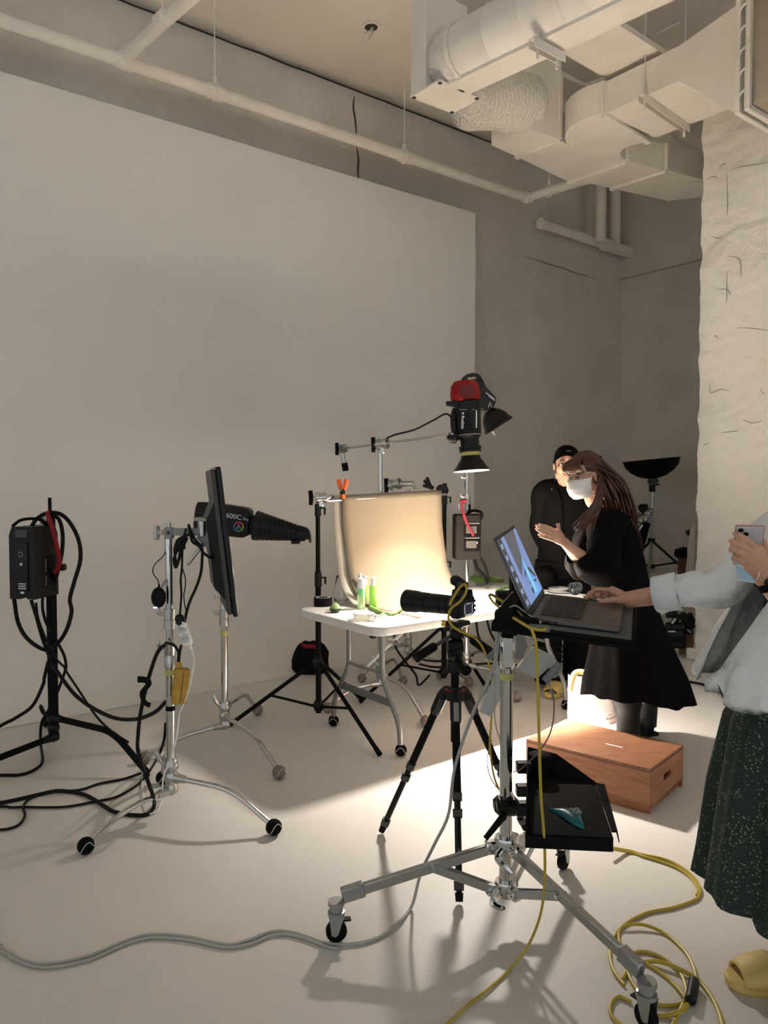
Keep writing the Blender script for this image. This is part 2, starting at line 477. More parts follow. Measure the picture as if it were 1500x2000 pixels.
br = thing('branch_pipe', 'short white pipe branching off the long ceiling pipe towards the camera', 'pipe', tb)
d = (te - tb).normalized()
MB().tube([tb + d * 0.04, tb + (te - tb) * 1.6], 0.044, 14).build('pipe_run', M['duct'], br)
MB().tube([tb + d * 0.02, tb + d * 0.12], 0.055, 14).build('coupling', M['duct'], br)
q = onz(318, 38, tb.z)
MB().tube([q - d * 0.05, q + d * 0.05], 0.053, 14).build('coupling', M['duct'], br)
MB().tube([q + ZX * 0.04, V((q.x, q.y, CEIL))], 0.007, 6).build('rod', M['duct'], br)

# hole in the ceiling with loose wires
hc = onz(725, 51, CEIL)
ho = thing('ceiling_socket', 'small round hole in the ceiling with loose wires hanging out', 'socket', hc)
MB().lathe(hc - ZX * 0.006, -ZX, [(0, 0.075), (0.006, 0.075), (0.007, 0.055), (-0.0005, 0.054)], 20).build('rim', M['duct'], ho)
MB().lathe(hc - ZX * 0.0068, -ZX, [(0, 0.052), (0.004, 0.052)], 20).build('opening', M['crack'], ho)
for k in range(5):
    e = V((random.uniform(-.06, .06), random.uniform(-.06, .06), -random.uniform(.05, .17)))
    MB().tube(catmull([hc - ZX * 0.008, hc + e * 0.5 + V((.02, 0, 0)), hc + e], 4), 0.0035, 5).build('wire', M['whitecab' if k % 2 else 'greycab'], ho)

# pair of drop pipes and the capped pipe along the back wall
vp = V_BACK - 0.14
cp = thing('wall_pipe', 'short horizontal white pipe with capped end high on the back wall', 'pipe', onv(1120, 455, vp))
p0, p1, p2_ = onv(1058, 437, vp), onv(1182, 478, vp), onv(1228, 493, vp)
MB().tube([p0, p1], 0.055, 14).build('pipe_run', M['duct'], cp)
MB().tube([p1 - UX * 0.03, p2_], 0.072, 14).build('pipe_socket', M['duct'], cp)
for p, r in ((p0, 0.062), (p1, 0.078)):
    MB().lathe(p, -UX, [(-0.05, r), (0.03, r), (0.034, r * 0.8), (0.03, r * 0.6), (0.036, r * 0.5), (0.036, 0)], 18).build('end_cap', M['duct'], cp)
for i, (x, y0, y1) in enumerate([(1173, 352, 474), (1201, 352, 492)]):
    q0, q1 = onv(x, y0, vp - (0.12 if i == 0 else 0.0)), onv(x, y1, vp - (0.12 if i == 0 else 0.0))
    o = MB().tube([V((q1.x, q1.y, q1.z)), V((q1.x, q1.y, CEIL - 0.002))], 0.062, 14).build('drop_pipe', M['duct'])
    tag(o, ('left' if i == 0 else 'right') + ' one of the two thick vertical white pipes below the ducts at the back', 'pipe', 'drop pipes at the back')

# ================================================================== DUCTS
ZD = 4.20
def z1(zx, zy): return (750 + zx / 2, zy / 2)         # pixels from my two close views
def z2(zx, zy): return (1080 + zx / 3.571, zy / 3.571)
def P(px, z): return onz(px[0], px[1], z)
HB = 0.23
# bent flat duct
def duct_prism(name, px, z, h, parent):
    mb = MB(); mb.prism([P(q, z) for q in px], ZX * h)
    return mb.build(name, M['duct'], parent, ang=30)
def seam(px0, px1, z, parent, w=0.045, t=0.03):
    a, b = P(px0, z), P(px1, z)
    d = (b - a).normalized(); n = ZX.cross(d)
    return MB().box((a + b) / 2 - ZX * t * 0.45, ((b - a).length, w, t), (d, n, ZX), 0.004).build('flange', M['duct'], parent)
el = thing('flat_duct', 'flat white sheet metal duct bending below the ceiling, with flanged joints', 'duct', P((1150, 290), ZD))
outer = [(1180, 221), (1165, 224), (1148, 229), (1130, 237), (1114, 248), (1105, 260), (1103, 271), (1107, 280), (1120, 291), (1094, 272), (1007, 305), (1110, 355)]
inner = [(1225, 315), (1214, 308), (1211, 300), (1216, 292), (1230, 285), (1250, 280), (1267, 275)]
duct_prism('elbow_section', outer + inner, ZD, HB, el)
duct_prism('side_box', [z1(420, 568), z1(580, 510), z1(690, 545), z1(515, 610)], ZD, 0.62, el)
# reducer and far run
duct_prism('reducer_section', [z1(720, 710), z1(950, 630), z1(1105, 663), z1(885, 735), z1(800, 716)], ZD + 0.004, HB - 0.01, el)
duct_prism('far_section', [z1(885, 735), z1(1105, 665), z1(1300, 715), z1(1330, 760), z1(1110, 785)], ZD + 0.002, HB, el)
for a_, b_ in ((z1(515, 610), z1(690, 545)), (z1(720, 710), z1(950, 632)), (z1(885, 735), z1(1105, 665)), (z1(860, 442), z1(1035, 550))):
    seam(a_, b_, ZD, el)
for px, h in ((z1(686, 545), 0.5), (z1(950, 628), HB), (z1(1105, 663), HB), (z1(852, 442), HB), (z1(868, 445), HB)):
    p = P(px, ZD); MB().box(p + ZX * h / 2, (0.035, 0.035, h), (UX, VX, ZX), 0.004).build('flange', M['duct'], el)
# straight section, flare and its frame
pa, pb = P((1182, 222), ZD), P((1267, 275), ZD)
SN = pa.dot(UX); wid = pb.dot(UX) - SN
pc = P(z2(900, 580), ZD)
st = thing('wide_duct', 'wide white duct that flares out towards a fabric joint at the upper right', 'duct', (pa + pc) / 2)
va, vc = pa.dot(VX), pc.dot(VX)
MB().prism([uv(SN, va, ZD), uv(SN, vc, ZD), uv(SN + wid, vc, ZD), uv(SN + wid, va, ZD)], ZX * HB).build('straight_section', M['duct'], st, ang=20)
pe0, pe1 = ons(1438, 216, SN), ons(1438, 10, SN)
ve = pe0.dot(VX); wid2 = wid * 1.25
A = [uv(SN, vc, ZD), uv(SN + wid, vc, ZD), uv(SN + wid, vc, ZD + HB), uv(SN, vc, ZD + HB)]
B = [uv(SN, ve, pe0.z), uv(SN + wid2, ve, pe0.z), uv(SN + wid2, ve, pe1.z), uv(SN, ve, pe1.z)]
MB().add(A + B, [(0, 1, 2, 3), (7, 6, 5, 4), (0, 4, 5, 1), (1, 5, 6, 2), (2, 6, 7, 3), (3, 7, 4, 0)]).build('flare_section', M['duct'], st, smooth=False)
fr = MB()
for dv in (-0.02, -0.085):
    c = [uv(SN - 0.02, ve + dv, pe0.z - 0.02), uv(SN + wid2, ve + dv, pe0.z - 0.02), uv(SN + wid2, ve + dv, pe1.z + 0.02), uv(SN - 0.02, ve + dv, pe1.z + 0.02)]
    for k in range(4):
        a_, b_ = c[k], c[(k + 1) % 4]; d = (b_ - a_).normalized()
        fr.box((a_ + b_) / 2, ((b_ - a_).length + 0.03, 0.035, 0.035), (d, VX, d.cross(VX)), 0.004)
fr.build('flange_frame', M['duct'], st)
for k in range(5):
    zc = pe0.z + (pe1.z - pe0.z) * (0.1 + 0.2 * k)
    MB().tube(catmull([uv(SN - 0.03, ve - 0.02, zc - 0.035), uv(SN - 0.052, ve - 0.05, zc), uv(SN - 0.03, ve - 0.085, zc + 0.035)], 4), 0.008, 6).build('clamp', M['duct'], st)
cv = MB(); G = []
for i in range(22):
    row = []
    for (ds, z) in [(0.5, pe1.z), (0.0, pe1.z), (0.0, pe1.z * .75 + pe0.z * .25), (0.0, (pe1.z + pe0.z) / 2), (0, pe1.z * .25 + pe0.z * .75), (0, pe0.z), (0.3, pe0.z), (wid2, pe0.z)]:
        t = i / 21
        sag = 0.07 * sin(pi * t)
        w = 0.02 * NZ.noise(V((i * 0.4 + z * 2, z * 3 - i * 0.35, ds)))
        row.append(uv(SN + ds + sag * (1 if ds < .2 else 0) + w, ve - 0.09 - 0.9 * t, z + w))
    G.append(row)
cv.sheet(G); cv.build('canvas_joint', M['canvas'], st, ang=180)
# hanger channels under the ducts
def channel(px0, px1, z, label, drop=0.05):
    a_, b_ = P(px0, z), P(px1, z); d = (b_ - a_).normalized(); n = ZX.cross(d)
    o = thing('channel_bracket', label, 'bracket', (a_ + b_) / 2, 'duct hanger brackets')
    L = (b_ - a_).length; c = (a_ + b_) / 2
    k = MB(); k.box(c + n * 0.02, (L, 0.005, drop), (d, n, ZX)); k.box(c - n * 0.0 + ZX * drop / 2, (L, 0.045, 0.005), (d, n, ZX)); k.box(c - n * 0.02, (L, 0.005, drop), (d, n, ZX))
    k.build('channel', M['duct'], o)
    for p in (a_ + d * 0.05, b_ - d * 0.05):
        MB().cyl(p + ZX * 0.03, p - ZX * 0.07, 0.008, n=8).build('bolt', M['duct'], o)
        MB().cyl(p + ZX * 0.03, V((p.x, p.y, CEIL)), 0.005, n=6).build('rod', M['duct'], o)
channel(z2(615, 680), z2(935, 905), ZD - 0.03, 'white metal channel carrying the straight part of the wide duct')

# white filter box with the big round duct, a long flat tray and a soft elbow
ZB = 3.95
bx = thing('filter_box', 'square white box unit with a flat screwed bottom plate, left end of the ductwork', 'ventilation box', P((868, 195), ZB))
q = [(802, 190), (858, 158), (938, 192), (884, 222)]
base = [P(k, ZB) for k in q]
body_ = [P(k, ZB) for k in ((803, 190), (832, 174), (912, 207), (884, 221))]
MB().prism([p + ZX * 0.012 for p in body_], ZX * 0.62).build('box_body', M['duct'], bx, ang=20)
cc = sum(base, V((0, 0, 0))) / 4
MB().prism([cc + (p - cc) * 1.015 for p in base], ZX * 0.012).build('bottom_plate', M['duct'], bx, ang=20)
for p in base:
    MB().cyl(cc + (p - cc) * 0.9, cc + (p - cc) * 0.9 - ZX * 0.006, 0.013, n=10).build('screw', M['dkgrey'], bx)
for p in (body_[0], body_[1]):
    MB().cyl(p + ZX * 0.6, V((p.x, p.y, CEIL)), 0.008, n=6).build('rod', M['duct'], bx)

# tray duct: long flat white box from the filter box towards the camera's right
t0, t1 = [P(k, ZB - 0.0) for k in (z1(245, 333), z1(327, 372))]
e0, e1 = P((1215, 5), ZB), P((1318, 0), ZB)
ax = ((e1 - t1)).normalized()
wv = (t0 - t1); wv = wv - ax * wv.dot(ax)
L = (e1 - t1).length + 1.2
tr = thing('tray_duct', 'long flat white duct under the big round one, bright underside', 'duct', t1)
MB().prism([t1, t1 + wv, t1 + wv + ax * L, t1 + ax * L], ZX * 0.035).build('duct_body', M['duct'], tr, ang=20)
channel(z1(577, 168), z1(697, 232), ZB - 0.045, 'white channel bracket with two hanging bolts under the long flat duct')
# big round duct
YR = 5.0
c0 = at(910, 101, 4.84)
dr = ax
rd = thing('round_duct', 'big round white duct with a crinkled soft elbow, highest of the ductwork', 'duct', c0)
RR = 0.172
pr = [(0, RR)]
for k in range(1, 14):
    t = k * 0.25
    pr += [(t - 0.006, RR), (t, RR + 0.004), (t + 0.006, RR)]
MB().lathe(c0, dr, pr, 40).build('round_pipe', M['duct'], rd)
MB().lathe(c0 - dr * 0.03, dr, [(0, RR + 0.002), (0, RR + 0.012), (0.03, RR + 0.012), (0.03, RR + 0.002)], 40, cap=False).build('clamp_band', M['duct'], rd)
side = ZX.cross(dr).normalized()
if side.dot(VX) < 0: side = -side
el_pts, el_r = [], []
bend_c = c0 - dr * 0.02
for k in range(61):
    a_ = (pi / 2) * k / 60
    el_pts.append(bend_c - dr * (0.175 * sin(a_)) + side * (0.20 * (1 - cos(a_))))
    el_r.append(RR + 0.004 + (0.005 if k % 3 == 0 else -0.004) + 0.008 * NZ.noise(V((k * 0.8, 0, 0))))
MB().tube(el_pts, el_r, 40).build('soft_elbow', M['flex'], rd, ang=180)

# soft duct between the filter box and the side box
s0, s1 = at(*z1(330, 395), 5.75), at(*z1(545, 415), 6.2)
sd = MB(); pts, rr = [], []
for k in range(46):
    t = k / 45
    p = s0.lerp(s1, t) + ZX * (0.03 * sin(pi * t))
    pts.append(p); rr.append(0.195 + 0.03 * t + (0.006 if k % 3 == 0 else -0.005) + 0.007 * NZ.noise(V((k * 0.9, 3, 0))))
tag(MB().tube(pts, rr, 36).build('soft_duct', M['flex'], ang=180), 'crinkled white flexible duct linking the square box to the side box', 'duct')

# flat panel duct tucked above
pl = [z2(40, 355), z2(455, 170), z2(790, 390), z2(385, 560)]
tag(MB().prism([P(k, ZD + 0.28) for k in pl], ZX * 0.04).build('panel_duct', M['duct'], ang=20), 'broad flat white duct underside between the long flat duct and the wide duct', 'duct')
# thin conduit above
c0_, c1_, c2_ = P(z2(-300, 330), 4.75), P(z2(225, 600), 4.75), P(z2(370, 545), 4.75)
tag(MB().tube(fillet([c0_, c1_, c2_], 0.05), 0.018, 8).build('conduit', M['duct']), 'thin white conduit crossing in the dark gap between ducts', 'pipe')
tag(MB().tube([P(z2(820, 910), 4.75), P(z2(870, 970), 4.75), P(z2(1035, 1060), 4.75)], 0.02, 8).build('conduit', M['duct']), 'thin white conduit in the shadow above the far duct', 'pipe')
tag(MB().box(P(z2(802, 195), CEIL - 0.012), (0.20, 0.02, 0.015), (VX, UX, ZX), 0.004).build('ceiling_bracket', M['white']), 'tiny white strip fixed to the dark ceiling above the ducts', 'bracket')
# ================================================================== TABLE
TH = 0.735
TA = onz(737, 1224, TH)             # near corner (before rounding)
TU, TV = UX, VX
TL, TW = 1.83, 0.80
TA = TA - TU * 0.03 - TV * 0.035
def tp(a, b, z=TH): return V((TA.x, TA.y, 0)) + TU * a + TV * b + ZX * z
tbl = thing('folding_table', 'white moulded folding table with grey tube legs under the cream paper backdrop', 'table', tp(TL / 2, TW / 2, 0))
def rrect(x0, y0, x1, y1, r, n=6):
    o = []
    for cx, cy, a0 in ((x1 - r, y0 + r, -90), (x1 - r, y1 - r, 0), (x0 + r, y1 - r, 90), (x0 + r, y0 + r, 180)):
        for k in range(n + 1):
            a = RAD(a0 + 90 * k / n); o.append((cx + r * cos(a), cy + r * sin(a)))
    return o
R = []
for ins, z, r in ((0.012, TH - 0.05, 0.075), (0.004, TH - 0.046, 0.082), (0.0, TH - 0.012, 0.085), (0.003, TH - 0.004, 0.083), (0.009, TH, 0.078)):
    R.append([tp(x, y, z) for x, y in rrect(ins, ins, TL - ins, TW - ins, r)])
MB().rings(R).build('table_top', M['table'], tbl, ang=35)
# two folding leg frames: straight upper tubes that splay into feet
def leg_frame(a, sgn, foldx):
    yl, yr = 0.24, TW - 0.24
    for y, out in ((yl, -1), (yr, 1)):
        P_ = [tp(a, y, TH - 0.05), tp(a, y, 0.40), tp(a - sgn * 0.0, y + out * 0.155, 0.17), tp(a, y + out * 0.165, 0.04)]
        lg = MB().tube(fillet(P_, 0.06), 0.0155, 12).build('leg', M['greymetal'], tbl)
        MB().ball(tp(a, y + out * 0.165, 0.033), 0.033, n=18, m=12).build('foot_ball', M['blackfelt'], lg)
        c = tp(a, y + out * 0.165, 0.033)
        ringp = [c + TU * (0.0335 * cos(t)) * -1 + TV * (0.0335 * sin(t) * cos(0.9 * sin(2 * t))) + ZX * (0.0335 * sin(t) * sin(0.9 * sin(2 * t))) for t in [2 * pi * k / 32 for k in range(32)]]
        MB().tube(ringp, 0.0013, 5, closed=True).build('ball_seam', M['whitecab'], lg)
    z = 0.27
    MB().box(tp(a, TW / 2, z), (0.006, TW - 0.48 + 0.16, 0.045), (TU, TV, ZX), 0.002).build('cross_plate', M['greymetal'], tbl)
    MB().tube([tp(a, yl, 0.42), tp(a, yr, 0.42)], 0.010, 8).build('cross_tube', M['greymetal'], tbl)
    br = MB(); br.tube([tp(a, TW / 2, 0.42), tp(a + sgn * 0.20, TW / 2, 0.545), tp(a + sgn * 0.42, TW / 2, TH - 0.055)], 0.011, 8)
    b = br.build('folding_brace', M['dullsteel'], tbl)
    MB().tube([tp(a + sgn * 0.20, TW / 2 - 0.03, 0.545), tp(a + sgn * 0.20, TW / 2 + 0.03, 0.545)], 0.016, 8).build('lock_ring', M['chrome'], b)
leg_frame(0.22, 1, 0)
leg_frame(TL - 0.22, -1, 0)
for a, b in ((0.03, 0.10), (0.07, TW - 0.06)):
    MB().box(tp(a + 0.02, b, TH - 0.062), (0.03, 0.03, 0.024), (TU, TV, ZX), 0.005).build('clip', M['black'], tbl)

# ================================================================== PAPER SWEEPS
VB = 0.77                      # hanging line, metres behind the table's front edge
def onT(px, py, b):            # a point on the vertical plane parallel to the table's long side
    return onv(px, py, V((TA.x, TA.y, 0)).dot(VX) + b)
pl0, pl1 = onT(655, 968, VB), onT(861, 957, VB)
def sweep(name, a0, a1, ztop0, ztop1, b0, reach, rad, m, label, flip=0.0, lowshift=0.0):
    G = []
    nu = 14
    for i in range(nu + 1):
        t = i / nu
        s = a0 + (a1 - a0) * t
        zt = ztop0 + (ztop1 - ztop0) * t
        col = []
        z0 = TH + (0.0026 if m is M['paper'] else 0.0013)
        for k in range(10):
            z = zt + (z0 + rad - zt) * k / 10
            f = k / 10
            col.append(tp(s + lowshift * f * f * 0.6, b0 - 0.02 * f * f + 0.004 * sin(6 * t + 3 * f), z))
        for k in range(13):
            q = pi / 2 * k / 12
            col.append(tp(s + lowshift * (0.6 + 0.4 * k / 12), b0 - 0.02 - rad * (1 - cos(q)), z0 + rad - rad * sin(q)))
        for k in range(1, 6):
            col.append(tp(s + lowshift, b0 - 0.02 - rad - reach * k / 5, z0))
        G.append(col)
    o = MB().sheet(G, 0.0012).build(name, m, ang=180)
    return tag(o, label, 'paper backdrop')
a0 = (pl0 - V((TA.x, TA.y, 0))).dot(TU); a1 = (pl1 - V((TA.x, TA.y, 0))).dot(TU)
sweep('paper_backdrop', a0 + 0.045, a1, pl0.z, pl1.z, VB - 0.008, 0.40, 0.26, M['paper'], 'cream paper sheet hanging behind the table and sweeping onto its top', lowshift=0.04)
sweep('paper_backdrop', a0, a1 - 0.03, pl0.z + 0.002, pl1.z + 0.001, VB + 0.012, 0.36, 0.25, M['paperw'], 'white paper sheet just behind the cream one, its left edge showing', lowshift=0.02)

# ================================================================== STROBE OVER THE TABLE
LY = 4.62
LC = at(921, 920, LY)           # centre of the reflector mouth
tilt = V((-0.06, 0.06, 1)).normalized()
def lx(t, dx=0.0, dy=0.0): return LC + tilt * t + V((1, 0, 0)) * dx + V((0, 1, 0)) * dy
S1 = LY / FOC                   # metres per photo pixel at the lamp
st_ = thing('strobe_head', 'black studio strobe on the boom, red cover on top, pointing down at the table', 'studio light', LC)
rp = [(0.0, 34.5 * S1), (0.003, 35 * S1), (0.012, 33.5 * S1), (8 * S1, 30 * S1), (18 * S1, 24 * S1), (24 * S1, 19.5 * S1), (30 * S1, 18.5 * S1)]
inn = [(t + (0.002 if i else 0.0), r - 0.003) for i, (t, r) in enumerate(rp)]
M['refl'] = mat('white_reflector_lining', (0.9, 0.9, 0.88), 0.35, 0.0)
rf = MB().lathe(LC, tilt, rp, 40, cap=False).build('reflector', M['black'], st_)
MB().lathe(LC, tilt, [(0.0, 34.5 * S1)] + inn[1:], 40, cap=False).build('reflector_lining', M['refl'], rf)
MB().lathe(lx(30 * S1), tilt, [(0, 18.8 * S1), (0, 19.4 * S1), (7 * S1, 19.4 * S1), (7 * S1, 18 * S1)], 32).build('tape_band', M['yellowtape'], st_)
MB().lathe(lx(37 * S1), tilt, [(0, 18 * S1), (0, 21.5 * S1), (4 * S1, 21.5 * S1), (4.5 * S1, 20 * S1), (6 * S1, 20 * S1), (6.5 * S1, 21.8 * S1), (11 * S1, 21.8 * S1), (11.5 * S1, 18 * S1)], 32).build('zoom_ring', M['black'], st_)
MB().lathe(lx(48 * S1), tilt, [(0, 18 * S1), (16 * S1, 18.3 * S1), (18 * S1, 21 * S1), (22 * S1, 23.5 * S1), (60 * S1, 24.5 * S1), (66 * S1, 25.5 * S1), (86 * S1, 26 * S1), (88 * S1, 24 * S1)], 36).build('lamp_body', M['dkgrey'] if False else M['black'], st_)
MB().lathe(lx(69 * S1), tilt, [(0, 24.5 * S1), (0, 25.2 * S1), (1.4 * S1, 25.2 * S1), (1.4 * S1, 24.5 * S1)], 36).build('lower_trim', M['dullsteel'], st_)
for k in range(7):
    t = 80 + 5 * k
    MB().box(lx(t * S1, (921 - 921 - 4) * S1, -24.8 * S1), (12 * S1, 0.004, 1.6 * S1), None, 0.001).build('vent_slot', M['blackrub'], st_)
MB().box(lx(100 * S1, 13 * S1, -21.5 * S1), (2.6 * S1, 0.004, 34 * S1), None, 0.001).build('side_trim', M['chrome'], st_)
MB().box(lx(118 * S1, -4 * S1, -24.6 * S1), (30 * S1, 0.003, 0.8 * S1), None).build('upper_trim', M['dullsteel'], st_)
text('\u2261 Profoto', 8.0 * S1, lx(97 * S1, -14 * S1, -25.6 * S1), (0, 0, -1), (1, 0, 0), M['ink'], st_, bold=0.0004)
# grip yoke where the boom meets the body
MB().lathe(lx(66 * S1, -27 * S1, -2 * S1), V((-1, 0, -0.1)), [(0, 12 * S1), (7 * S1, 12 * S1), (8 * S1, 10 * S1), (13 * S1, 10 * S1), (14 * S1, 5 * S1), (17 * S1, 5 * S1)], 12).build('yoke_knob', M['black'], st_)
MB().prism([lx(124 * S1, -20 * S1, 6 * S1), lx(128 * S1, -42 * S1, 6 * S1), lx(135 * S1, -42 * S1, 6 * S1), lx(136 * S1, -20 * S1, 6 * S1)], V((0, -24 * S1, 0))).build('side_handle', M['black'], st_)
MB().tube(catmull([lx(60 * S1, -22 * S1), lx(80 * S1, -29 * S1), lx(105 * S1, -29 * S1), lx(122 * S1, -24 * S1)], 6), 6 * S1, 8).build('side_rail', M['black'], st_)
# faceted red cover
cvr = MB()
ringsC = []
for t, r, dy in ((134, 25, 0), (140, 30, 0), (152, 31, 1), (168, 28, 2), (177, 21, 3)):
    c = lx(t * S1, (-3 - (t - 134) * 0.02) * S1, dy * S1)
    ringsC.append([c + V((cos(a) * r * S1, sin(a) * r * 0.86 * S1, 0.18 * cos(a) * r * S1 * 0.6)) for a in [RAD(22.5 + 45 * k) for k in range(8)]])
cvr.rings(ringsC); rc_ = cvr.build('red_cover', M['redplas'], st_, smooth=False)
MB().prism([lx(t_ * S1, dx_ * S1, -27.0 * S1) for t_, dx_ in ((142, -13), (142, 9), (147, 13), (162, 13), (166, 9), (166, -12), (161, -16), (147, -16))], V((0, 0.010, 0))).build('cover_window', mat('dark_red_window', (0.12, 0.001, 0.002), 0.3), rc_, ang=20)
# the flash light itself, set inside the reflector
la = bpy.data.lights.new('strobe_light', 'AREA'); la.shape = 'DISK'; la.size = 0.15
la.spread = RAD(118); la.energy = KEY_POWER; la.color = KEY_COLOUR
lo = bpy.data.objects.new('strobe_light', la); COL.objects.link(lo)
la2 = bpy.data.lights.new('strobe_beam', 'AREA'); la2.shape = 'DISK'; la2.size = 0.12; la2.spread = RAD(58); la2.energy = FLASH_POWER; la2.color = KEY_COLOUR
lo2 = bpy.data.objects.new('strobe_beam', la2); COL.objects.link(lo2); lo2.location = lx(0.034); lo2.rotation_euler = tilt.to_track_quat('Z', 'Y').to_euler()
lo.location = lx(0.03); lo.rotation_euler = (tilt + V((0, 0.14, 0))).to_track_quat('Z', 'Y').to_euler()
# ================================================================== GRIP STANDS
def zat(y, Y, x=750): return at(x, y, Y).z
def knob(mb, p, d, r=0.018, L=0.03, n=10):
    mb.lathe(p, d, [(0, r * 0.35), (L * 0.5, r * 0.35), (L * 0.5, r), (L, r), (L, 0)], n)
def foot_ball(lg, c, m, r=0.034):
    MB().ball(c, r, n=18, m=12).build('foot_ball', m, lg)
    ringp = [c + V((r * 1.01 * cos(t), -r * 1.01 * sin(t) * cos(0.9 * sin(2 * t)), r * 1.01 * sin(t) * sin(0.9 * sin(2 * t)))) for t in [2 * pi * k / 32 for k in range(32)]]
    MB().tube(ringp, 0.0013, 5, closed=True).build('ball_seam', M['whitecab'] if m is M['blackfelt'] else M['ltgrey'], lg)
def cstand(name, label, c, feet, hubs, segs, m, mhub, mball, rleg=0.0125, collars=(), tapes=(), bend=0.60, ball=True, group=None):
    c = V((c[0], c[1], 0))
    t = thing(name, label, 'stand', c, group)
    for (fx, fy), hz in zip(feet, hubs):
        f = V((fx, fy, 0)); d = f - c; L = d.length; d.normalize()
        P_ = [c + ZX * hz + d * 0.02, c + d * (L * bend) + ZX * (hz - 0.012), f + ZX * 0.035]
        lg = MB().tube(fillet(P_, 0.09, 7), rleg, 10).build('leg', m, t)
        MB().tube([c + ZX * hz, c + d * 0.075 + ZX * (hz - 0.002)], [0.026, 0.0165], 10).build('leg_socket', mhub, lg)
        if ball: foot_ball(lg, f + ZX * 0.034, mball)
        else: MB().ball(f + ZX * 0.018, 0.018, (1, 1, 1)).build('foot_cap', M['blackrub'], lg)
    hb = MB()
    lo, hi = min(hubs) - 0.03, max(hubs) + 0.035
    pr = [(0, 0.004), (0.012, 0.010), (0.016, 0.020)]
    z = 0.02
    for hz in sorted(hubs):
        k = hz - lo
        pr += [(k - 0.018, 0.026), (k - 0.012, 0.0305), (k + 0.012, 0.0305), (k + 0.018, 0.026)]
    pr += [(hi - lo, 0.026), (hi - lo, 0.018)]
    hb.lathe(c + ZX * lo, ZX, pr, 18); hb.build('hub', mhub, t)
    MB().tube(catmull([c + ZX * hi + V((-0.02, -0.02, -0.02)), c + ZX * hi + V((-0.04, -0.03, 0.0)), c + ZX * hi + V((-0.055, -0.035, 0.045))], 4), [0.008] * 4 + [0.011] * 4 + [0.005], 8).build('lock_lever', mhub, t)
    for z0, z1_, r in segs:
        MB().tube([c + ZX * z0, c + ZX * z1_], r, 18).build('pole', m, t)
    for z0, z1_, r in collars:
        MB().lathe(c + ZX * z0, ZX, [(0, r * 0.75), (0, r), ((z1_ - z0) * 0.45, r), ((z1_ - z0) * 0.47, r * 0.94), ((z1_ - z0) * 0.53, r * 0.94), ((z1_ - z0) * 0.55, r), (z1_ - z0, r), (z1_ - z0, r * 0.7)], 18).build('collar', mhub, t)
        k = MB(); zc = z1_ - 0.02
        k.tube(catmull([c + V((-r * 0.7, -0.01, zc)), c + V((-r - 0.016, -0.014, zc + 0.004)), c + V((-r - 0.024, -0.016, zc + 0.035))], 4), [0.006] * 4 + [0.009] * 4 + [0.004], 8)
        k.build('lock_lever', mhub, t)
    for z0, z1_, r, mm in tapes:
        MB().lathe(c + ZX * z0, ZX, [(0, r), (0, r + 0.0012), (z1_ - z0, r + 0.0012), (z1_ - z0, r)], 18, cap=False).build('tape_band', mm, t)
    return t
def xy(p): return (p.x, p.y)

# stand with the monitor (left foreground)
c1 = onz(331, 1600, 0); c1 = V((-0.945, 3.36, 0))
monst = cstand('monitor_stand', 'chrome roller-less stand carrying the monitor, left foreground, black foot balls', c1,
       [xy(onz(168, 1668)), xy(onz(535, 1631)), xy(onz(318, 1532))], [0.125, 0.178, 0.228],
       [(0.16, 0.70, 0.0190), (0.68, 0.86, 0.0160), (0.84, 1.262, 0.0155)], M['chrome'], M['steel'], M['blackfelt'],
       collars=[(zat(1302, 3.36), zat(1256, 3.36), 0.0245), (zat(1228, 3.36), zat(1190, 3.36), 0.0250)],
       tapes=[(zat(1318, 3.36), zat(1308, 3.36), 0.0192, M['yellowtape']), (zat(1387, 3.36), zat(1378, 3.36), 0.0192, M['blackrub'])])
monst['label'] = 'chrome grip stand carrying the monitor in the left foreground, black balls on its feet'
# monitor arm
zA = zat(1041, 3.36)
def mp(px, py, Y=3.36): return at(px, py, Y)
hd = MB().box(mp(330, 1041), (0.036, 0.040, 0.050), None, 0.004).build('arm_head', M['midgrey'], monst)
MB().cyl(mp(330, 1046), mp(330, 1020), 0.008, n=12).build('spigot', M['steel'], hd)
MB().cyl(mp(331, 1040) - V((0, 0.022, 0)), mp(331, 1040) - V((0, 0.019, 0)), 0.009, n=12).build('screw', M['dkgrey'], hd)
kn = MB(); kn.cyl(mp(318, 1040), mp(309, 1040), 0.011, n=12); kn.lathe(mp(309, 1040), (-1, 0, 0), [(0, 0.010), (0, 0.034), (0.014, 0.034), (0.014, 0.0)], 8); kn.build('knob', M['ltgrey'], hd)
MB().box((mp(333, 1039) + mp(397, 1038)) / 2, ((mp(397, 1038) - mp(333, 1039)).length, 0.026, 0.032), None, 0.003).build('arm_bar', M['midgrey'], monst)
e = MB(); e.cyl(mp(394, 1047), mp(394, 1018), 0.017, n=14); e.lathe(mp(394, 1017), (0, 0, 1), [(0, 0.012), (0, 0.034), (0.010, 0.036), (0.014, 0.030), (0.014, 0)], 8); e.build('clamp_knob', M['steel'], monst)
pb = MB(); pb.prism([mp(383, 1050), mp(418, 1032), mp(420, 1066), mp(398, 1068)], (0, 0.07, 0)); pb.build('tilt_plate', M['midgrey'], monst)
MB().cyl(mp(366, 1103), mp(400, 1058), 0.008, n=12).build('handle_rod', M['chrome'], monst)

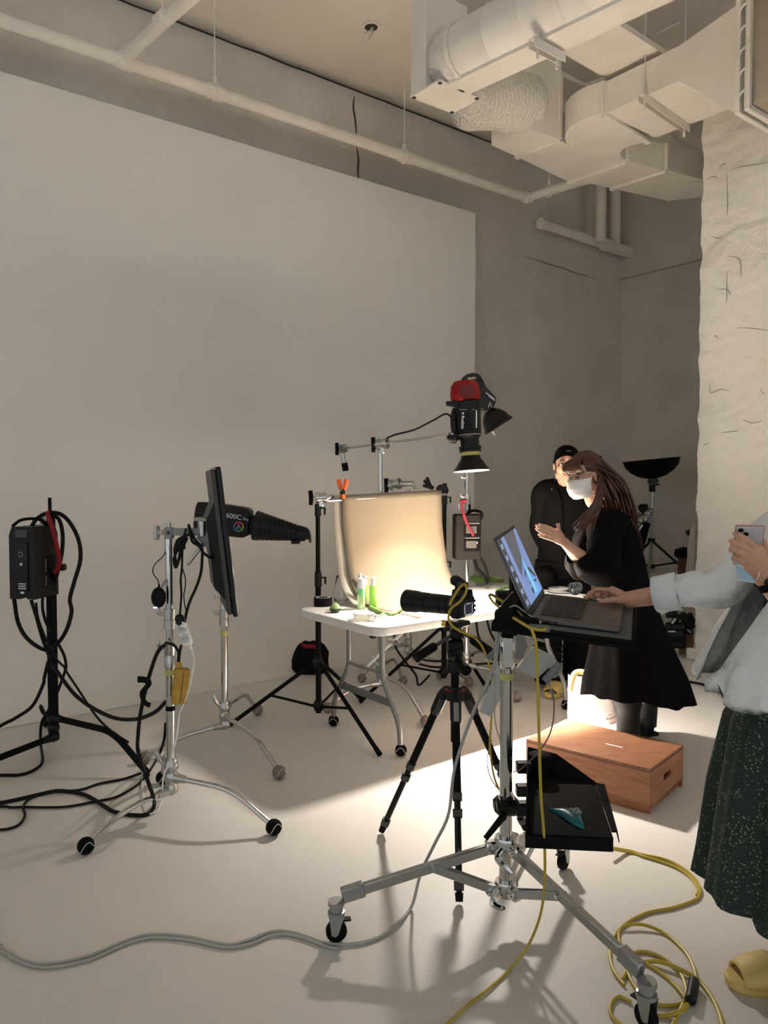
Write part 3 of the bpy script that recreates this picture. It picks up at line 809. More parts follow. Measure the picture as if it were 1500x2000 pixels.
# monitor, seen almost edge on
Wd = V((-0.295, 1.0, 0.0)).normalized()
top, bot = mp(421, 912, 3.30), mp(456, 1205, 3.30)
Ud = (top - bot); mh = Ud.length; Ud.normalize()
Nd = Wd.cross(Ud).normalized()                    # away from the back
if Nd.x < 0: Nd = -Nd
mc = (top + bot) / 2
mon = thing('monitor', 'large black monitor turned edge-on, held by the left chrome stand', 'monitor', bot)
MB().box(mc + Wd * 0.19 + Nd * 0.010, (0.022, 0.40, mh), (Nd, Wd, Ud), 0.004).build('screen_panel', M['blackg'], mon)
MB().box(mc + Wd * 0.19 - Nd * 0.012, (0.022, 0.38, mh - 0.02), (Nd, Wd, Ud), 0.006).build('back_cover', M['dkgrey'], mon)
hs = MB()
hs.add([mc + Wd * w - Nd * n + Ud * q for w, n, q in ((0.03, 0.02, .18), (0.35, 0.02, .18), (0.35, 0.02, -.26), (0.03, 0.02, -.26), (0.06, 0.062, .10), (0.32, 0.062, .10), (0.32, 0.062, -.20), (0.06, 0.062, -.20))],
       [(4, 5, 6, 7), (0, 1, 5, 4), (1, 2, 6, 5), (2, 3, 7, 6), (3, 0, 4, 7), (3, 2, 1, 0)])
hs.build('back_housing', M['black'], mon, smooth=False)
MB().box(mp(408, 1045, 3.45), (0.05, 0.1, 0.1), (Nd, Wd, Ud), 0.006).build('mount_plate', M['dullsteel'], mon)

# boom, backdrop, light stands behind
spst = cstand('spotlight_stand', 'chrome stand behind the monitor carrying the black spotlight, grey foot balls', (-0.90, 4.29),
       [xy(onz(545, 1521)), xy(onz(285, 1492)), xy(onz(503, 1396))], [0.165, 0.115, 0.215],
       [(0.10, 0.75, 0.0195), (0.73, 1.10, 0.016), (1.08, zat(1008, 4.29), 0.013)], M['chrome'], M['steel'], M['greyfelt'],
       collars=[(zat(1222, 4.29), zat(1192, 4.29), 0.027), (zat(1190, 4.29), zat(1160, 4.29), 0.020)],
       tapes=[(zat(1242, 4.29), zat(1232, 4.29), 0.0197, M['yellowtape'])])
boomst = cstand('boom_stand', 'chrome stand behind the paper backdrop holding the boom arm of the strobe', (-0.024, 5.1),
       [xy(onz(831, 1419)), xy(onz(640, 1392)), xy(onz(787, 1338))], [0.20, 0.14, 0.255],
       [(0.12, 0.80, 0.0195), (0.78, 1.30, 0.0165), (1.28, zat(872, 5.1), 0.014)], M['chrome'], M['steel'], M['greyfelt'],
       collars=[(0.77, 0.85, 0.027), (1.27, 1.34, 0.024)])
c4 = V((0.19, 6.02, 0))
st4 = cstand('grip_stand', 'chrome stand half hidden under the table behind the boom stand, grip head on top', c4,
       [xy(onz(707, 1333)), xy(onz(915, 1340)), (0.22, 6.55)], [0.21, 0.15, 0.26],
       [(0.12, 0.80, 0.019), (0.78, zat(955, 6.02), 0.0165)], M['chrome'], M['steel'], M['greyfelt'], collars=[(0.42, 0.50, 0.025), (0.77, 0.85, 0.025)], tapes=[(0.38, 0.40, 0.0192, M['yellowtape'])])
def grip_head(parent, p, d, m1, m2, s=1.0):
    d = V(d).normalized(); x, y, _ = frame(d)
    g = MB(); g.lathe(p - d * 0.035 * s, d, [(0, 0.012 * s), (0, 0.034 * s), (0.012 * s, 0.036 * s), (0.024 * s, 0.034 * s), (0.026 * s, 0.03 * s), (0.046 * s, 0.03 * s), (0.048 * s, 0.034 * s), (0.06 * s, 0.036 * s), (0.07 * s, 0.034 * s), (0.07 * s, 0)], 18)
    g.box(p - ZX * 0.035 * s, (0.034 * s, 0.034 * s, 0.05 * s), None, 0.005)
    o = g.build('grip_head', m1, parent)
    q = p - d * 0.05 * s
    MB().cyl(p - d * 0.03 * s, q - d * 0.01, 0.008 * s, n=8).build('screw', M['steel'], o)
    MB().tube([q - d * 0.012 - ZX * 0.045 * s - d * 0.004, q - d * 0.012, q - d * 0.018 + ZX * 0.050 * s], [0.010 * s, 0.013 * s, 0.011 * s], 8, flat=(0.7, 1.2)).build('t_handle', m2, o)
    return o
# boom arm
bA, bB = at(747, 866, 5.06), at(878, 849, LY)
bd = (bB - bA).normalized()
# back end of the boom: same 3-D line, continued until it projects onto x = 669
tt = next(k * 0.01 for k in range(1, 200) if (lambda q: 750 + FOC * q.x / (q.y * cos(PITCH) - (q.z - CAMH) * sin(PITCH)))(bA - bd * (k * 0.01)) < 668)
bC = bA - bd * tt
boom = thing('lamp_boom', 'thin chrome boom arm reaching over the backdrop to the strobe', 'boom arm', bA)
MB().tube([bC, bB + bd * 0.04], 0.0085, 10).build('rod', M['chrome'], boom)
grip_head(boom, bA - ZX * 0.004, (1, -0.5, 0.1), M['steel'], M['blackrub'], 1.05)
ge = grip_head(boom, bC, (0.5, 0.8, 0.1), M['steel'], M['blackrub'], 0.9)
MB().cyl(bC - ZX * 0.02, bC + V((0.02, 0, -0.12)), 0.016, n=12).build('end_spigot', M['steel'], boom)
MB().cyl(bC + V((0.017, 0, -0.10)), bC + V((0.026, 0, -0.155)), 0.022, n=12).build('end_knob', M['blackrub'], boom)
cable('power_cable', [bA + V((0.02, 0, 0.03)), bA + bd * 0.12 + ZX * 0.045, bA + bd * 0.30 + ZX * 0.06, bA + bd * 0.46 + ZX * 0.10, bA + bd * 0.58 + ZX * 0.125, lx(86 * S1, -24 * S1)], 0.006, M['blackcab'], 'black cable looping along the boom arm into the strobe')

# black light stands left and right of the backdrop
def blackstand(name, label, c, feet, zc, zb, segs, collars, ztop, r=0.013):
    c = V((c[0], c[1], 0)); t = thing(name, label, 'stand', c, 'black light stands')
    for fx, fy in feet:
        f = V((fx, fy, 0.012)); d = (V((fx, fy, 0)) - c).normalized()
        a = c + ZX * zc + d * 0.03
        lg = MB().tube([a, f], 0.0125, 8).build('leg', M['blackm'], t)
        MB().tube([f + (a - f).normalized() * 0.05, f], [0.014, 0.015], 8).build('rubber_foot', M['blackrub'], lg)
        m_ = a.lerp(f, 0.52)
        MB().tube([c + ZX * zb + d * 0.03, m_], 0.0085, 6).build('brace', M['blackm'], lg)
    for z in (zc, zb):
        MB().lathe(c + ZX * (z - 0.03), ZX, [(0, 0.016), (0, 0.026), (0.02, 0.034), (0.04, 0.034), (0.06, 0.024), (0.06, 0.014)], 12).build('leg_collar', M['black'], t)
    for z0, z1_, rr in segs: MB().tube([c + ZX * z0, c + ZX * z1_], rr, 14).build('pole', M['blackm'], t)
    for z0, z1_, rr in collars:
        k = MB(); k.lathe(c + ZX * z0, ZX, [(0, rr * 0.8), (0, rr), (z1_ - z0, rr * 0.95), (z1_ - z0, rr * 0.6)], 14)
        k.build('collar', M['black'], t)
        MB().tube([c + V((rr, 0, (z0 + z1_) / 2 + 0.01)), c + V((rr + 0.022, 0, (z0 + z1_) / 2 + 0.012)), c + V((rr + 0.022, 0, (z0 + z1_) / 2 - 0.03))], [0.006, 0.008, 0.006], 8).build('lock_knob', M['black'], t)
    return t
YL = 4.70
lst = blackstand('light_stand', 'black light stand at the left edge of the paper backdrop', (-0.405, YL),
    [xy(onz(448, 1420)), xy(onz(742, 1478)), xy(onz(705, 1368))], zat(1295, YL), zat(1378, YL),
    [(0.06, zat(1115, YL), 0.0175), (zat(1125, YL), zat(985, YL), 0.0145)],
    [(zat(1145, YL), zat(1118, YL), 0.0225), (zat(1008, YL), zat(984, YL), 0.020)], 1.4)
g = grip_head(lst, at(627, 972, YL), (1, 0.15, 0.05), M['chrome'], M['blackrub'], 0.95)
MB().tube([at(634, 974, YL), at(652, 969, YL + 0.03)], [0.016, 0.012], 10).build('spigot', M['chrome'], lst)
YR2 = 5.55
rst = blackstand('light_stand', 'black light stand behind the right edge of the paper backdrop', ((868 - 750) / 1500 * YR2, YR2),
    [xy(onz(703, 1374)), xy(onz(948, 1343)), (0.50, 6.25)], zat(1225, YR2), zat(1312, YR2),
    [(0.06, 0.9, 0.0185), (0.88, zat(965, YR2), 0.0155)], [(0.86, 0.93, 0.023), (zat(985, YR2), zat(963, YR2), 0.021)], 1.45)
rp_ = at(864, 957, YR2)
rh = grip_head(rst, rp_, (-0.3, -0.9, 0.1), M['black'], M['blackrub'], 1.1)
for q, w in ((at(846, 955, YR2), at(828, 938, YR2)), (at(840, 950, YR2), at(834, 932, YR2)), (at(858, 952, YR2), at(872, 950, YR2)), (at(846, 953, YR2), at(826, 948, YR2))):
    MB().tube([q, w], [0.016, 0.011], 8).build('clamp_arm', M['black'], rst)
# crossbar carrying the paper
xb = MB().tube([tp(a0 - 0.06, VB + 0.002, pl0.z - 0.030), tp(a1 + 0.05, VB + 0.002, pl1.z - 0.030)], 0.007, 8).build('crossbar', M['steel'])
tag(xb, 'thin metal bar along the top edge of the paper backdrop', 'bar')
# grip head on the hidden stand
gh = at(772, 946, 6.0)
grip_head(st4, gh, (0.9, -0.4, 0.2), M['steel'], M['blackrub'], 1.25)
MB().tube([gh, at(806, 944, 6.0), at(812, 955, 6.0)], [0.024, 0.02, 0.012], 10).build('spare_clamp', M['steel'], st4)
# orange spring clamp
oc = tp(a0 + 0.055, VB + 0.002, 0); oz = pl0.z
clamp = thing('spring_clamp', 'orange spring clamp pinching the top left of the cream paper', 'clamp', V((oc.x, oc.y, oz)))
for s in (-1, 1):
    off = VX * (0.014 * s)
    q = V((oc.x, oc.y, oz))
    MB().tube([q + off * 0.7 - UX * 0.005 * s + ZX * 0.035, q + off * 1.2 - UX * 0.012 * s + ZX * 0.07, q + off * 1.5 - UX * 0.016 * s + ZX * 0.100], [0.010, 0.013, 0.012], 10, flat=(0.6, 1.1)).build('handle', M['orange'], clamp)
    MB().box(q + off * 0.7 - ZX * 0.004, (0.024, 0.011, 0.030), (UX, VX, ZX), 0.003).build('jaw_pad', M['orange'], clamp)
    MB().box(q + off * 0.8 + ZX * 0.022, (0.020, 0.008, 0.034), (UX, VX, ZX), 0.002).build('jaw', M['black'], clamp)
MB().cyl(V((oc.x, oc.y, oz + 0.034)) - UX * 0.014, V((oc.x, oc.y, oz + 0.034)) + UX * 0.014, 0.009, n=10).build('spring', M['dullsteel'], clamp)

# ================================================================== BLACK SPOTLIGHT WITH TAPERED LENS
YS = 4.29
sl = thing('spotlight', 'black spotlight with long tapered ribbed lens poking out behind the monitor', 'studio light', at(440, 1020, YS))
k_ = YS / FOC
sx0, sx1 = at(418, 1012, YS), at(492, 1022, YS)
ad = (sx1 - sx0).normalized()
bm = MB()
def oct_ring(c, hx, hy, ch=0.3):
    x, y, d = frame(ad, ZX)
    P_ = []
    for a, b in ((1, 1 - ch), (1 - ch, 1), (-(1 - ch), 1), (-1, 1 - ch), (-1, -(1 - ch)), (-(1 - ch), -1), (1 - ch, -1), (1, -(1 - ch))):
        P_.append(c + V((0, 1, 0)) * (a * hx) + d.cross(V((0, 1, 0))).normalized() * (b * hy))
    return P_
R = [oct_ring(sx0 + ad * t, hx, hy) for t, hx, hy in ((-0.10, 0.05, 0.06), (-0.09, 0.075, 0.08), (0.0, 0.08, 30 * k_), (0.16, 0.08, 29.5 * k_), (0.185, 0.078, 28.5 * k_), (0.205, 0.07, 24 * k_), (0.208, 0.05, 18 * k_))]
bm.rings(R); bm.build('lamp_body', M['black'], sl, ang=30)
q0, q1 = at(496, 1030, YS), at(606, 1045, YS)
pr = []
lens_c = lambda t: at(497 + 101 * t, 1026 + 18 * t, YS)
def lens_r(t): return (30 - 17.0 * t) * k_
R = []
x_, y_, d_ = frame((lens_c(1) - lens_c(0)), ZX)
for i in range(9):
    t = 0.10 + 0.72 * i / 9
    for dt, dr in ((0.0, 0.0), (0.055, 0.0), (0.06, -0.004), (0.078, -0.004)):
        R.append((t + dt, lens_r(t + dt) + dr))
R = [(-0.06, 20 * k_), (-0.02, 20 * k_), (0.0, 28 * k_), (0.02, lens_r(0.02)), (0.09, lens_r(0.09))] + R + [(0.83, lens_r(0.83)), (1.0, lens_r(0.95)), (1.0, 0.5 * lens_r(1)), (0.97, 0.0)]
MB().rings([[lens_c(t) + x_ * (cos(2 * pi * j / 28) * r) + y_ * (sin(2 * pi * j / 28) * r) for j in range(28)] for t, r in R], cap=False).build('tapered_lens', M['black'], sl, ang=25)
MB().box(at(578, 1058, YS), (0.05, 0.06, 0.022), None, 0.004).build('lens_foot', M['black'], sl)
tipb = MB(); tipb.prism([at(597, 1031, YS - .03), at(603, 1036, YS - .03), at(606, 1046, YS - .03), at(607, 1060, YS - .03), at(604, 1060, YS - .03), at(603, 1054, YS - .03), at(597, 1054, YS - .03)], (0, 0.06, 0)); tipb.build('front_hook', M['black'], sl)
fy = at(455, 1015, YS) - V((0, 0.083, 0))
def slp(px, py): return at(px, py, YS - 0.0815)
tu = (slp(489, 1016) - slp(441, 1008)); 
text('600C', 13.5 * k_, slp(456.5, 1009), tu, ZX, M['ltgrey'], sl, bold=0.0002)
text('Pro', 7.5 * k_, slp(480, 1014.5), tu, ZX, M['ltgrey'], sl)
ec = slp(466, 1029)
er = 10 * k_
cols = [(0.55, 0.01, 0.09), (0.50, 0.02, 0.02), (0.35, 0.10, 0.01), (0.28, 0.26, 0.02), (0.06, 0.24, 0.04), (0.01, 0.20, 0.16), (0.01, 0.16, 0.24), (0.10, 0.10, 0.24)]
for k in range(8):
    a_, b_ = RAD(150 - 45 * k), RAD(150 - 45 * (k + 1))
    seg = MB(); vs = []
    for j in range(5):
        q = a_ + (b_ - a_) * j / 4
        for r in (er * 0.72, er): vs.append(ec + V((cos(q) * r, -0.001, sin(q) * r)))
    seg.add(vs, [(2 * j, 2 * j + 1, 2 * j + 3, 2 * j + 2) for j in range(4)])
    seg.build('emblem_ring', mat('emblem_colour', cols[k], 0.5), sl, smooth=False)
mk = MB(); mk.tube([ec + V((-er * .33, -0.001, -er * .42)), ec + V((0, -0.001, er * .45)), ec + V((er * .33, -0.001, -er * .42))], er * 0.075, 5); mk.build('emblem_mark', M['ltgrey'], sl)
yk = MB(); yk.tube(catmull([at(398, 985, YS), at(396, 1010, YS), at(412, 1040, YS), at(432, 1045, YS)], 5), 0.014, 8); yk.build('yoke', M['black'], sl)
MB().tube([at(397, 982, YS), at(394, 1030, YS)], 0.018, 8).build('yoke_lever', M['black'], sl)
MB().cyl(at(435, 1050, YS), at(435, 1004, YS), 0.02, n=12).build('mount', M['black'], sl)

# ================================================================== BLACK POWER PACK ON ITS STAND (far left)
YP = 4.10
pkst = cstand('power_pack_stand', 'thick black steel stand at the far left holding the battery pack', (-1.785, YP),
    [xy(onz(286, 1520)), xy(onz(-110, 1560)), (-2.05, 4.60)], [0.215, 0.11, 0.16],
    [(0.10, zat(1000, YP), 0.0265), (zat(1002, YP), zat(972, YP), 0.009)], M['blackm'], M['black'], M['blackfelt'], rleg=0.0165, ball=False, bend=0.66)
pk = thing('battery_pack', 'black studio battery pack hanging on the far left stand, red strap above', 'battery pack', at(55, 1170, 3.95))
pf = V((-0.17, -0.985, 0)).normalized()          # direction the front faces
pr_ = ZX.cross(pf).normalized()                  # to the right, seen from the front
pc_ = at(43, 1100, 3.90)
YK = 3.9 / 1500
hw, hh, dp = 0.072, 0.185, 0.20
bx_ = MB()
def pp(r, d, z): return pc_ + pr_ * r - pf * d + ZX * z
prof_ = [(-hw, -hh), (-hw * 0.25, -hh), (-hw * .1, -hh + .015), (hw * .25, -hh + .015), (hw * .4, -hh), (hw, -hh), (hw, hh - 0.045), (hw - 0.016, hh), (-hw + 0.016, hh), (-hw, hh - 0.045)]
bx_.prism([pp(r, 0, z) for r, z in prof_], -pf * dp); bx_.build('pack_body', M['black'], pk, ang=20)
MB().box(pp(0, -0.004, -0.02), (0.072, 0.006, 0.25), (pr_, pf, ZX), 0.002).build('front_panel', M['blackg'], pk)
MB().box(pp(0, 0.012, hh - 0.022), (0.075, 0.03, 0.004), (pr_, pf, ZX), 0.001).build('top_panel', M['dkgrey'], pk)
scm = mat('pack_display', (0.03, 0.035, 0.04), 0.2)
MB().box(pp(0, -0.002, hh - 0.035), (0.07, 0.006, 0.042), (pr_, pf, ZX), 0.002).build('display', scm, pk)
rg = [pp(-0.003 + 0.012 * cos(q), -0.008, 0.045 + 0.012 * sin(q)) for q in [RAD(150 - 300 * k / 20) for k in range(21)]]
MB().tube(rg, 0.0012, 5).build('dial_mark', M['ltgrey'], pk)
MB().lathe(pp(0.004, -0.006, -0.005), pf, [(0, 0.010), (0.008, 0.009), (0.010, 0.006), (0.010, 0)], 14).build('button', M['steel'], pk)
for k, w in enumerate((0.042, 0.040, 0.042)):
    MB().box(pp(0.004 + (w - 0.042) / 2, -0.0076, -0.105 - 0.012 * k), (w, 0.001, 0.006), (pr_, pf, ZX)).build('lettering', M['ltgrey'], pk)
MB().box(pp(0.004, -0.0076, -0.150), (0.020, 0.001, 0.010), (pr_, pf, ZX)).build('status_label', M['white'], pk)
for zz, L in ((-0.02, 0.07), (-0.10, 0.05)):
    MB().box(pp(hw + 0.001, 0.09, zz), (0.003, 0.006, L), (pr_, pf, ZX)).build('side_trim', M['dullsteel'], pk)
MB().box(pp(hw + 0.001, 0.13, -0.05), (0.004, 0.07, 0.17), (pr_, pf, ZX), 0.002).build('battery_door', M['blackg'], pk)
MB().tube(catmull([pp(-0.055, 0.01, hh + 0.004), pp(-0.02, 0.02, hh + 0.032), pp(0.02, 0.05, hh + 0.040), pp(0.045, 0.10, hh + 0.030), pp(0.05, 0.14, hh)], 5), 0.013, 8, flat=(1.3, 0.6)).build('handle', M['blackrub'], pk)
MB().cyl(pp(0.03, 0.14, hh - 0.01), pp(0.03, 0.14, hh + 0.075), 0.016, n=12).build('plug', M['ltgrey'], pk)
MB().cyl(pp(0.05, 0.10, hh - 0.05), pp(0.05, 0.10, hh - 0.01), 0.005, n=8).build('clip', M['brass'], pk)
MB().box(at(112, 1108, YP), (0.09, 0.04, 0.035), None, 0.006).build('stand_clamp', M['black'], pk)
for py in (1056, 1064, 1140, 1150): MB().cyl(at(104, py, 4.0), at(110, py, 4.0), 0.006, n=8).build('rear_stud', M['black'], pk)
stp = [at(92, 998, 3.97), at(95, 1010, 3.95), at(103, 1035, 3.95), at(112, 1070, 3.97), at(116, 1095, 3.98), at(113, 1110, 4.0), at(106, 1120, 4.02)]
tag(MB().tube(catmull(stp, 5), 0.013, 8, flat=(0.9, 0.12), up=V((0, 1, 0))).build('strap', M['redfab'], ang=60), 'red webbing strap tied to the far left stand above the battery pack', 'strap')
# ================================================================== ROLLING LAPTOP STAND
LS = V((0.408, 2.53, 0))
M['woodbox'] = None
ls = thing('rolling_stand', 'heavy chrome rolling stand with square legs and castors carrying the laptop tray', 'stand', LS)
MB().tube([LS + ZX * 0.10, LS + ZX * 0.93], 0.0215, 24).build('pole', M['chrome'], ls)
def collar(z0, z1_, r, m=M['chrome']):
    return MB().lathe(LS + ZX * z0, ZX, [(0, r * 0.8), (0, r), (0.008, r * 1.08), ((z1_ - z0) - 0.008, r * 1.08), (z1_ - z0, r), (z1_ - z0, r * 0.7)], 24).build('collar', m, ls)
collar(0.245, 0.30, 0.036); collar(0.10, 0.15, 0.034)
cz = zat(1238, 2.53); cz0 = zat(1306, 2.53)
hb = MB(); hb.box(LS + ZX * ((cz + cz0) / 2), (0.052, 0.052, cz - cz0), None, 0.010); hb.build('clamp_block', M['chrome'], ls)
MB().cyl(LS + V((-0.008, -0.026, cz0 + 0.03)), LS + V((-0.008, -0.034, cz0 + 0.03)), 0.011, n=14).build('screw', M['steel'], ls)
MB().box(LS + V((0, 0, cz + 0.004)), (0.058, 0.058, 0.010), None, 0.003).build('clamp_cap', M['blackrub'], ls)
MB().tube([LS + V((-0.03, -0.02, cz - 0.045)), LS + V((-0.075, -0.05, cz - 0.075))], [0.012, 0.009], 10).build('lever', M['dullsteel'], ls)
MB().lathe(LS + ZX * zat(1326, 2.53), ZX, [(0, 0.0218), (0, 0.0232), (0.021, 0.0232), (0.021, 0.0218)], 24, cap=False).build('tape_band', M['yellowtape'], ls)
castors = [onz(657, 1838), onz(1100, 1697), onz(1262, 2008)]
M['sqtube'] = mat('galvanised_square_tube', (0.42, 0.43, 0.43), 0.28, 0.9)
for cpt in castors:
    d = V((cpt.x, cpt.y, 0)) - LS; d.z = 0; L = d.length; d.normalize(); sx = ZX.cross(d)
    a, b = LS + d * 0.035 + ZX * 0.268, LS + d * (L - 0.02) + ZX * 0.150
    ax_ = (b - a).normalized()
    lg = MB().box((a + b) / 2, ((b - a).length, 0.022, 0.034), (ax_, sx, ax_.cross(sx)), 0.003).build('leg', M['sqtube'], ls)
    m0, m1 = LS + d * 0.035 + ZX * 0.122, a.lerp(b, 0.42)
    ab = (m1 - m0).normalized()
    for s in (-1, 1):
        MB().box((m0 + m1) / 2 + sx * 0.014 * s, ((m1 - m0).length, 0.004, 0.026), (ab, sx, ab.cross(sx)), 0.001).build('brace', M['sqtube'], ls)
    for p, q in ((LS + d * 0.045 + ZX * 0.268, 0), (LS + d * 0.042 + ZX * 0.122, 0), (m1, 1)):
        MB().cyl(p - sx * 0.022, p + sx * 0.022, 0.007, n=10).build('bolt', M['chrome'], lg)
    MB().box(LS + d * 0.048 + ZX * 0.268, (0.045, 0.032, 0.045), (d, sx, ZX), 0.006).build('hinge_lug', M['chrome'], lg)
    MB().box(LS + d * 0.046 + ZX * 0.122, (0.04, 0.034, 0.036), (d, sx, ZX), 0.006).build('hinge_lug', M['chrome'], lg)
    # castor
    e = LS + d * L
    MB().box(b - ax_ * 0.035, (0.075, 0.032, 0.046), (ax_, sx, ax_.cross(sx)), 0.004).build('end_bracket', M['dullsteel'], lg)
    cw = MB(); cw.lathe(V((e.x, e.y, 0.088)), ZX, [(0, 0.024), (0, 0.028), (0.012, 0.028), (0.014, 0.022), (0.03, 0.022), (0.032, 0.027), (0.046, 0.027), (0.046, 0)], 16)
    cw.build('castor_swivel', M['dullsteel'], lg)
    for s in (-1, 1):
        MB().prism([e + sx * 0.017 * s + d * q + ZX * z for q, z in ((-0.024, 0.090), (0.024, 0.090), (0.018, 0.030), (0.006, 0.024), (-0.004, 0.030))], sx * 0.003).build('castor_fork', M['dullsteel'], lg)
    wc = e + ZX * 0.0345
    MB().lathe(wc - sx * 0.013, sx, [(0, 0.0), (0, 0.014), (0.003, 0.015), (0.003, 0.028), (0, 0.030), (0.004, 0.034), (0.022, 0.034), (0.026, 0.030), (0.023, 0.028), (0.023, 0.015), (0.026, 0.014), (0.026, 0)], 24).build('castor_wheel', M['blackrub'], lg)
    MB().box(e - d * 0.03 + ZX * 0.07, (0.035, 0.025, 0.006), (d, sx, ZX), 0.002).build('castor_brake', M['black'], lg)
MB().tube(catmull([LS + V((-0.02, -0.035, 0.27)), LS + V((-0.035, -0.06, 0.255)), LS + V((0.01, -0.085, 0.215))], 4), [0.010] * 4 + [0.013] * 4 + [0.005], 8).build('lock_lever', M['chrome'], ls)
MB().tube(catmull([LS + V((-0.03, -0.03, 0.135)), LS + V((-0.05, -0.05, 0.10)), LS + V((-0.01, -0.06, 0.085))], 4), [0.009] * 4 + [0.011] * 4 + [0.005], 8).build('lock_lever', M['chrome'], ls)
MB().cyl(LS + V((0.012, -0.034, 0.268)), LS + V((0.012, -0.046, 0.268)), 0.011, n=6).build('bolt', M['chrome'], ls)

# ------------------------------------------------------------------ laptop frame of reference (solved from the photo)
LO = V((0.417, 2.184, 1.104)); LH = V((0.318, 0.947, 0.053)).normalized(); LB = V((0.947, -0.314, -0.073)).normalized()
LN = LB.cross(LH).normalized(); LB = LH.cross(LN).normalized()
def lp(b, h, n=0.0): return LO + LB * b + LH * h + LN * n
LW, LD = 0.3557, 0.2481
AXL = (LB, LH, LN)
ty = thing('laptop_tray', 'black tray with grey felt top on the rolling stand, under the laptop', 'tray', lp(0.1, 0.17, -0.05))
M['pad'] = mat('grey_speckled_felt', (0.085, 0.088, 0.09), 0.95, noise=(260, (0.14, 0.15, 0.15), 0.8), bump=(220, 0.4, 0.001))
MB().box(lp(0.095, 0.175, -0.030), (0.39, 0.45, 0.016), AXL, 0.003).build('tray_plate', M['blackm'], ty)
MB().box(lp(0.135, 0.175, -0.0205), (0.29, 0.43, 0.003), AXL, 0.001).build('felt_pad', M['pad'], ty)
MB().box(lp(0.095, -0.047, -0.032), (0.39, 0.006, 0.026), AXL, 0.002).build('side_rim', M['blackm'], ty)
MB().box(lp(0.288, 0.175, -0.030), (0.006, 0.45, 0.022), AXL, 0.002).build('side_rim', M['blackm'], ty)
MB().prism([lp(-0.10, -0.044, -0.020), lp(0.045, -0.044, -0.020), lp(0.025, -0.044, 0.004), lp(-0.085, -0.044, 0.004)], LH * 0.02).build('cable_block', M['blackm'], ty)
MB().box(lp(-0.07, 0.15, -0.006), (0.05, 0.38, 0.034), AXL, 0.006).build('rear_rail', M['blackm'], ty)
MB().box(LS + V((0.0, 0.0, cz + 0.045)), (0.075, 0.075, 0.07), None, 0.008).build('mount_foot', M['black'], ty)
MB().cyl(at(1000, 1180, 2.62), at(1000, 1100, 2.62), 0.010, n=12).build('upright_rod', M['blackg'], ty)
MB().lathe(at(1000, 1172, 2.62), ZX, [(0, 0.016), (0.02, 0.018), (0.03, 0.014), (0.035, 0.010)], 14).build('rod_collar', M['black'], ty)
MB().box(at(984, 1168, 2.64), (0.055, 0.05, 0.05), None, 0.006).build('cable_clamp', M['black'], ty)

M['laptop'] = mat('space_grey_aluminium', (0.16, 0.155, 0.155), 0.38, 0.85)
M['key'] = mat('black_keys', (0.016, 0.013, 0.012), 0.5)
M['keybed'] = mat('keyboard_well', (0.03, 0.024, 0.021), 0.6)
lap = thing('laptop', 'open grey laptop with a photo editing screen on the black tray', 'laptop', lp(0.12, 0.17, -0.019))
MB().box(lp(LD / 2, LW / 2, -0.009), (LD, LW, 0.015), AXL, 0.004).build('base', M['laptop'], lap)
kb = MB().box(lp(0.083, LW / 2, -0.0012), (0.118, 0.282, 0.0012), AXL).build('keyboard_well', M['keybed'], lap)
rows = [(0.030, 14, 0.011), (0.048, 14, 0.016), (0.067, 14, 0.016), (0.086, 13, 0.016), (0.105, 12, 0.016), (0.124, 8, 0.017)]
for bpos, n, kd in rows:
    wk = 0.276 / n
    for k in range(n):
        MB().box(lp(bpos, LW / 2 - 0.138 + wk * (k + 0.5), 0.0002), (kd, wk - 0.003, 0.0016), AXL, 0.0004).build('key', M['key'], kb)
MB().box(lp(0.195, LW / 2, -0.0013), (0.088, 0.15, 0.0006), AXL).build('trackpad', mat('trackpad', (0.15, 0.145, 0.145), 0.28, 0.7), lap)
MB().cyl(lp(-0.003, 0.02, 0.0), lp(-0.003, LW - 0.02, 0.0), 0.006, n=10).build('hinge', M['black'], lap)
TH_ = 2.068
SD = (LB * cos(TH_) + LN * sin(TH_)).normalized(); SF = (LB * sin(TH_) - LN * cos(TH_)).normalized()
def sp_(h, q, f=0.0): return LO + LH * h + SD * q + SF * f
lid = MB().box(sp_(LW / 2, 0.1225, -0.0035), (0.245, LW, 0.006), (SD, LH, SF), 0.002).build('lid', M['laptop'], lap)
MB().box(sp_(LW / 2, 0.1225, 0.0001), (0.240, LW - 0.004, 0.0012), (SD, LH, SF)).build('screen_bezel', M['black'], lap)
def emis(name, c, s=1.0):
    return mat(name, (0.02, 0.02, 0.02), 0.3, emit=(c, s))
def spoly(name, pts, m, f, parent):
    mb = MB(); mb.add([sp_(h * LW, q * 0.245, f) for h, q in pts], [tuple(range(len(pts)))[::-1]])
    o = mb.build(name, m, parent, smooth=False)
    return o
def srect(name, h0, q0, h1, q1, m, f, parent): return spoly(name, [(h0, q0), (h1, q0), (h1, q1), (h0, q1)], m, f, parent)
disp = srect('display', 0.03, 0.07, 0.97, 0.955, emis('screen_blue', (0.20, 0.30, 0.62), 0.85), 0.0010, lap)
srect('photo_view', 0.34, 0.07, 0.86, 0.955, emis('screen_photo_sky', (0.17, 0.28, 0.60), 0.85), 0.0013, disp)
spoly('photo_shade', [(0.34, 0.40), (0.66, 0.58), (0.86, 0.955), (0.34, 0.955)], emis('screen_photo_grey', (0.085, 0.095, 0.13), 0.8), 0.0015, disp)
spoly('photo_shade', [(0.50, 0.07), (0.86, 0.07), (0.86, 0.36)], emis('screen_photo_light', (0.12, 0.36, 0.80), 1.0), 0.0015, disp)
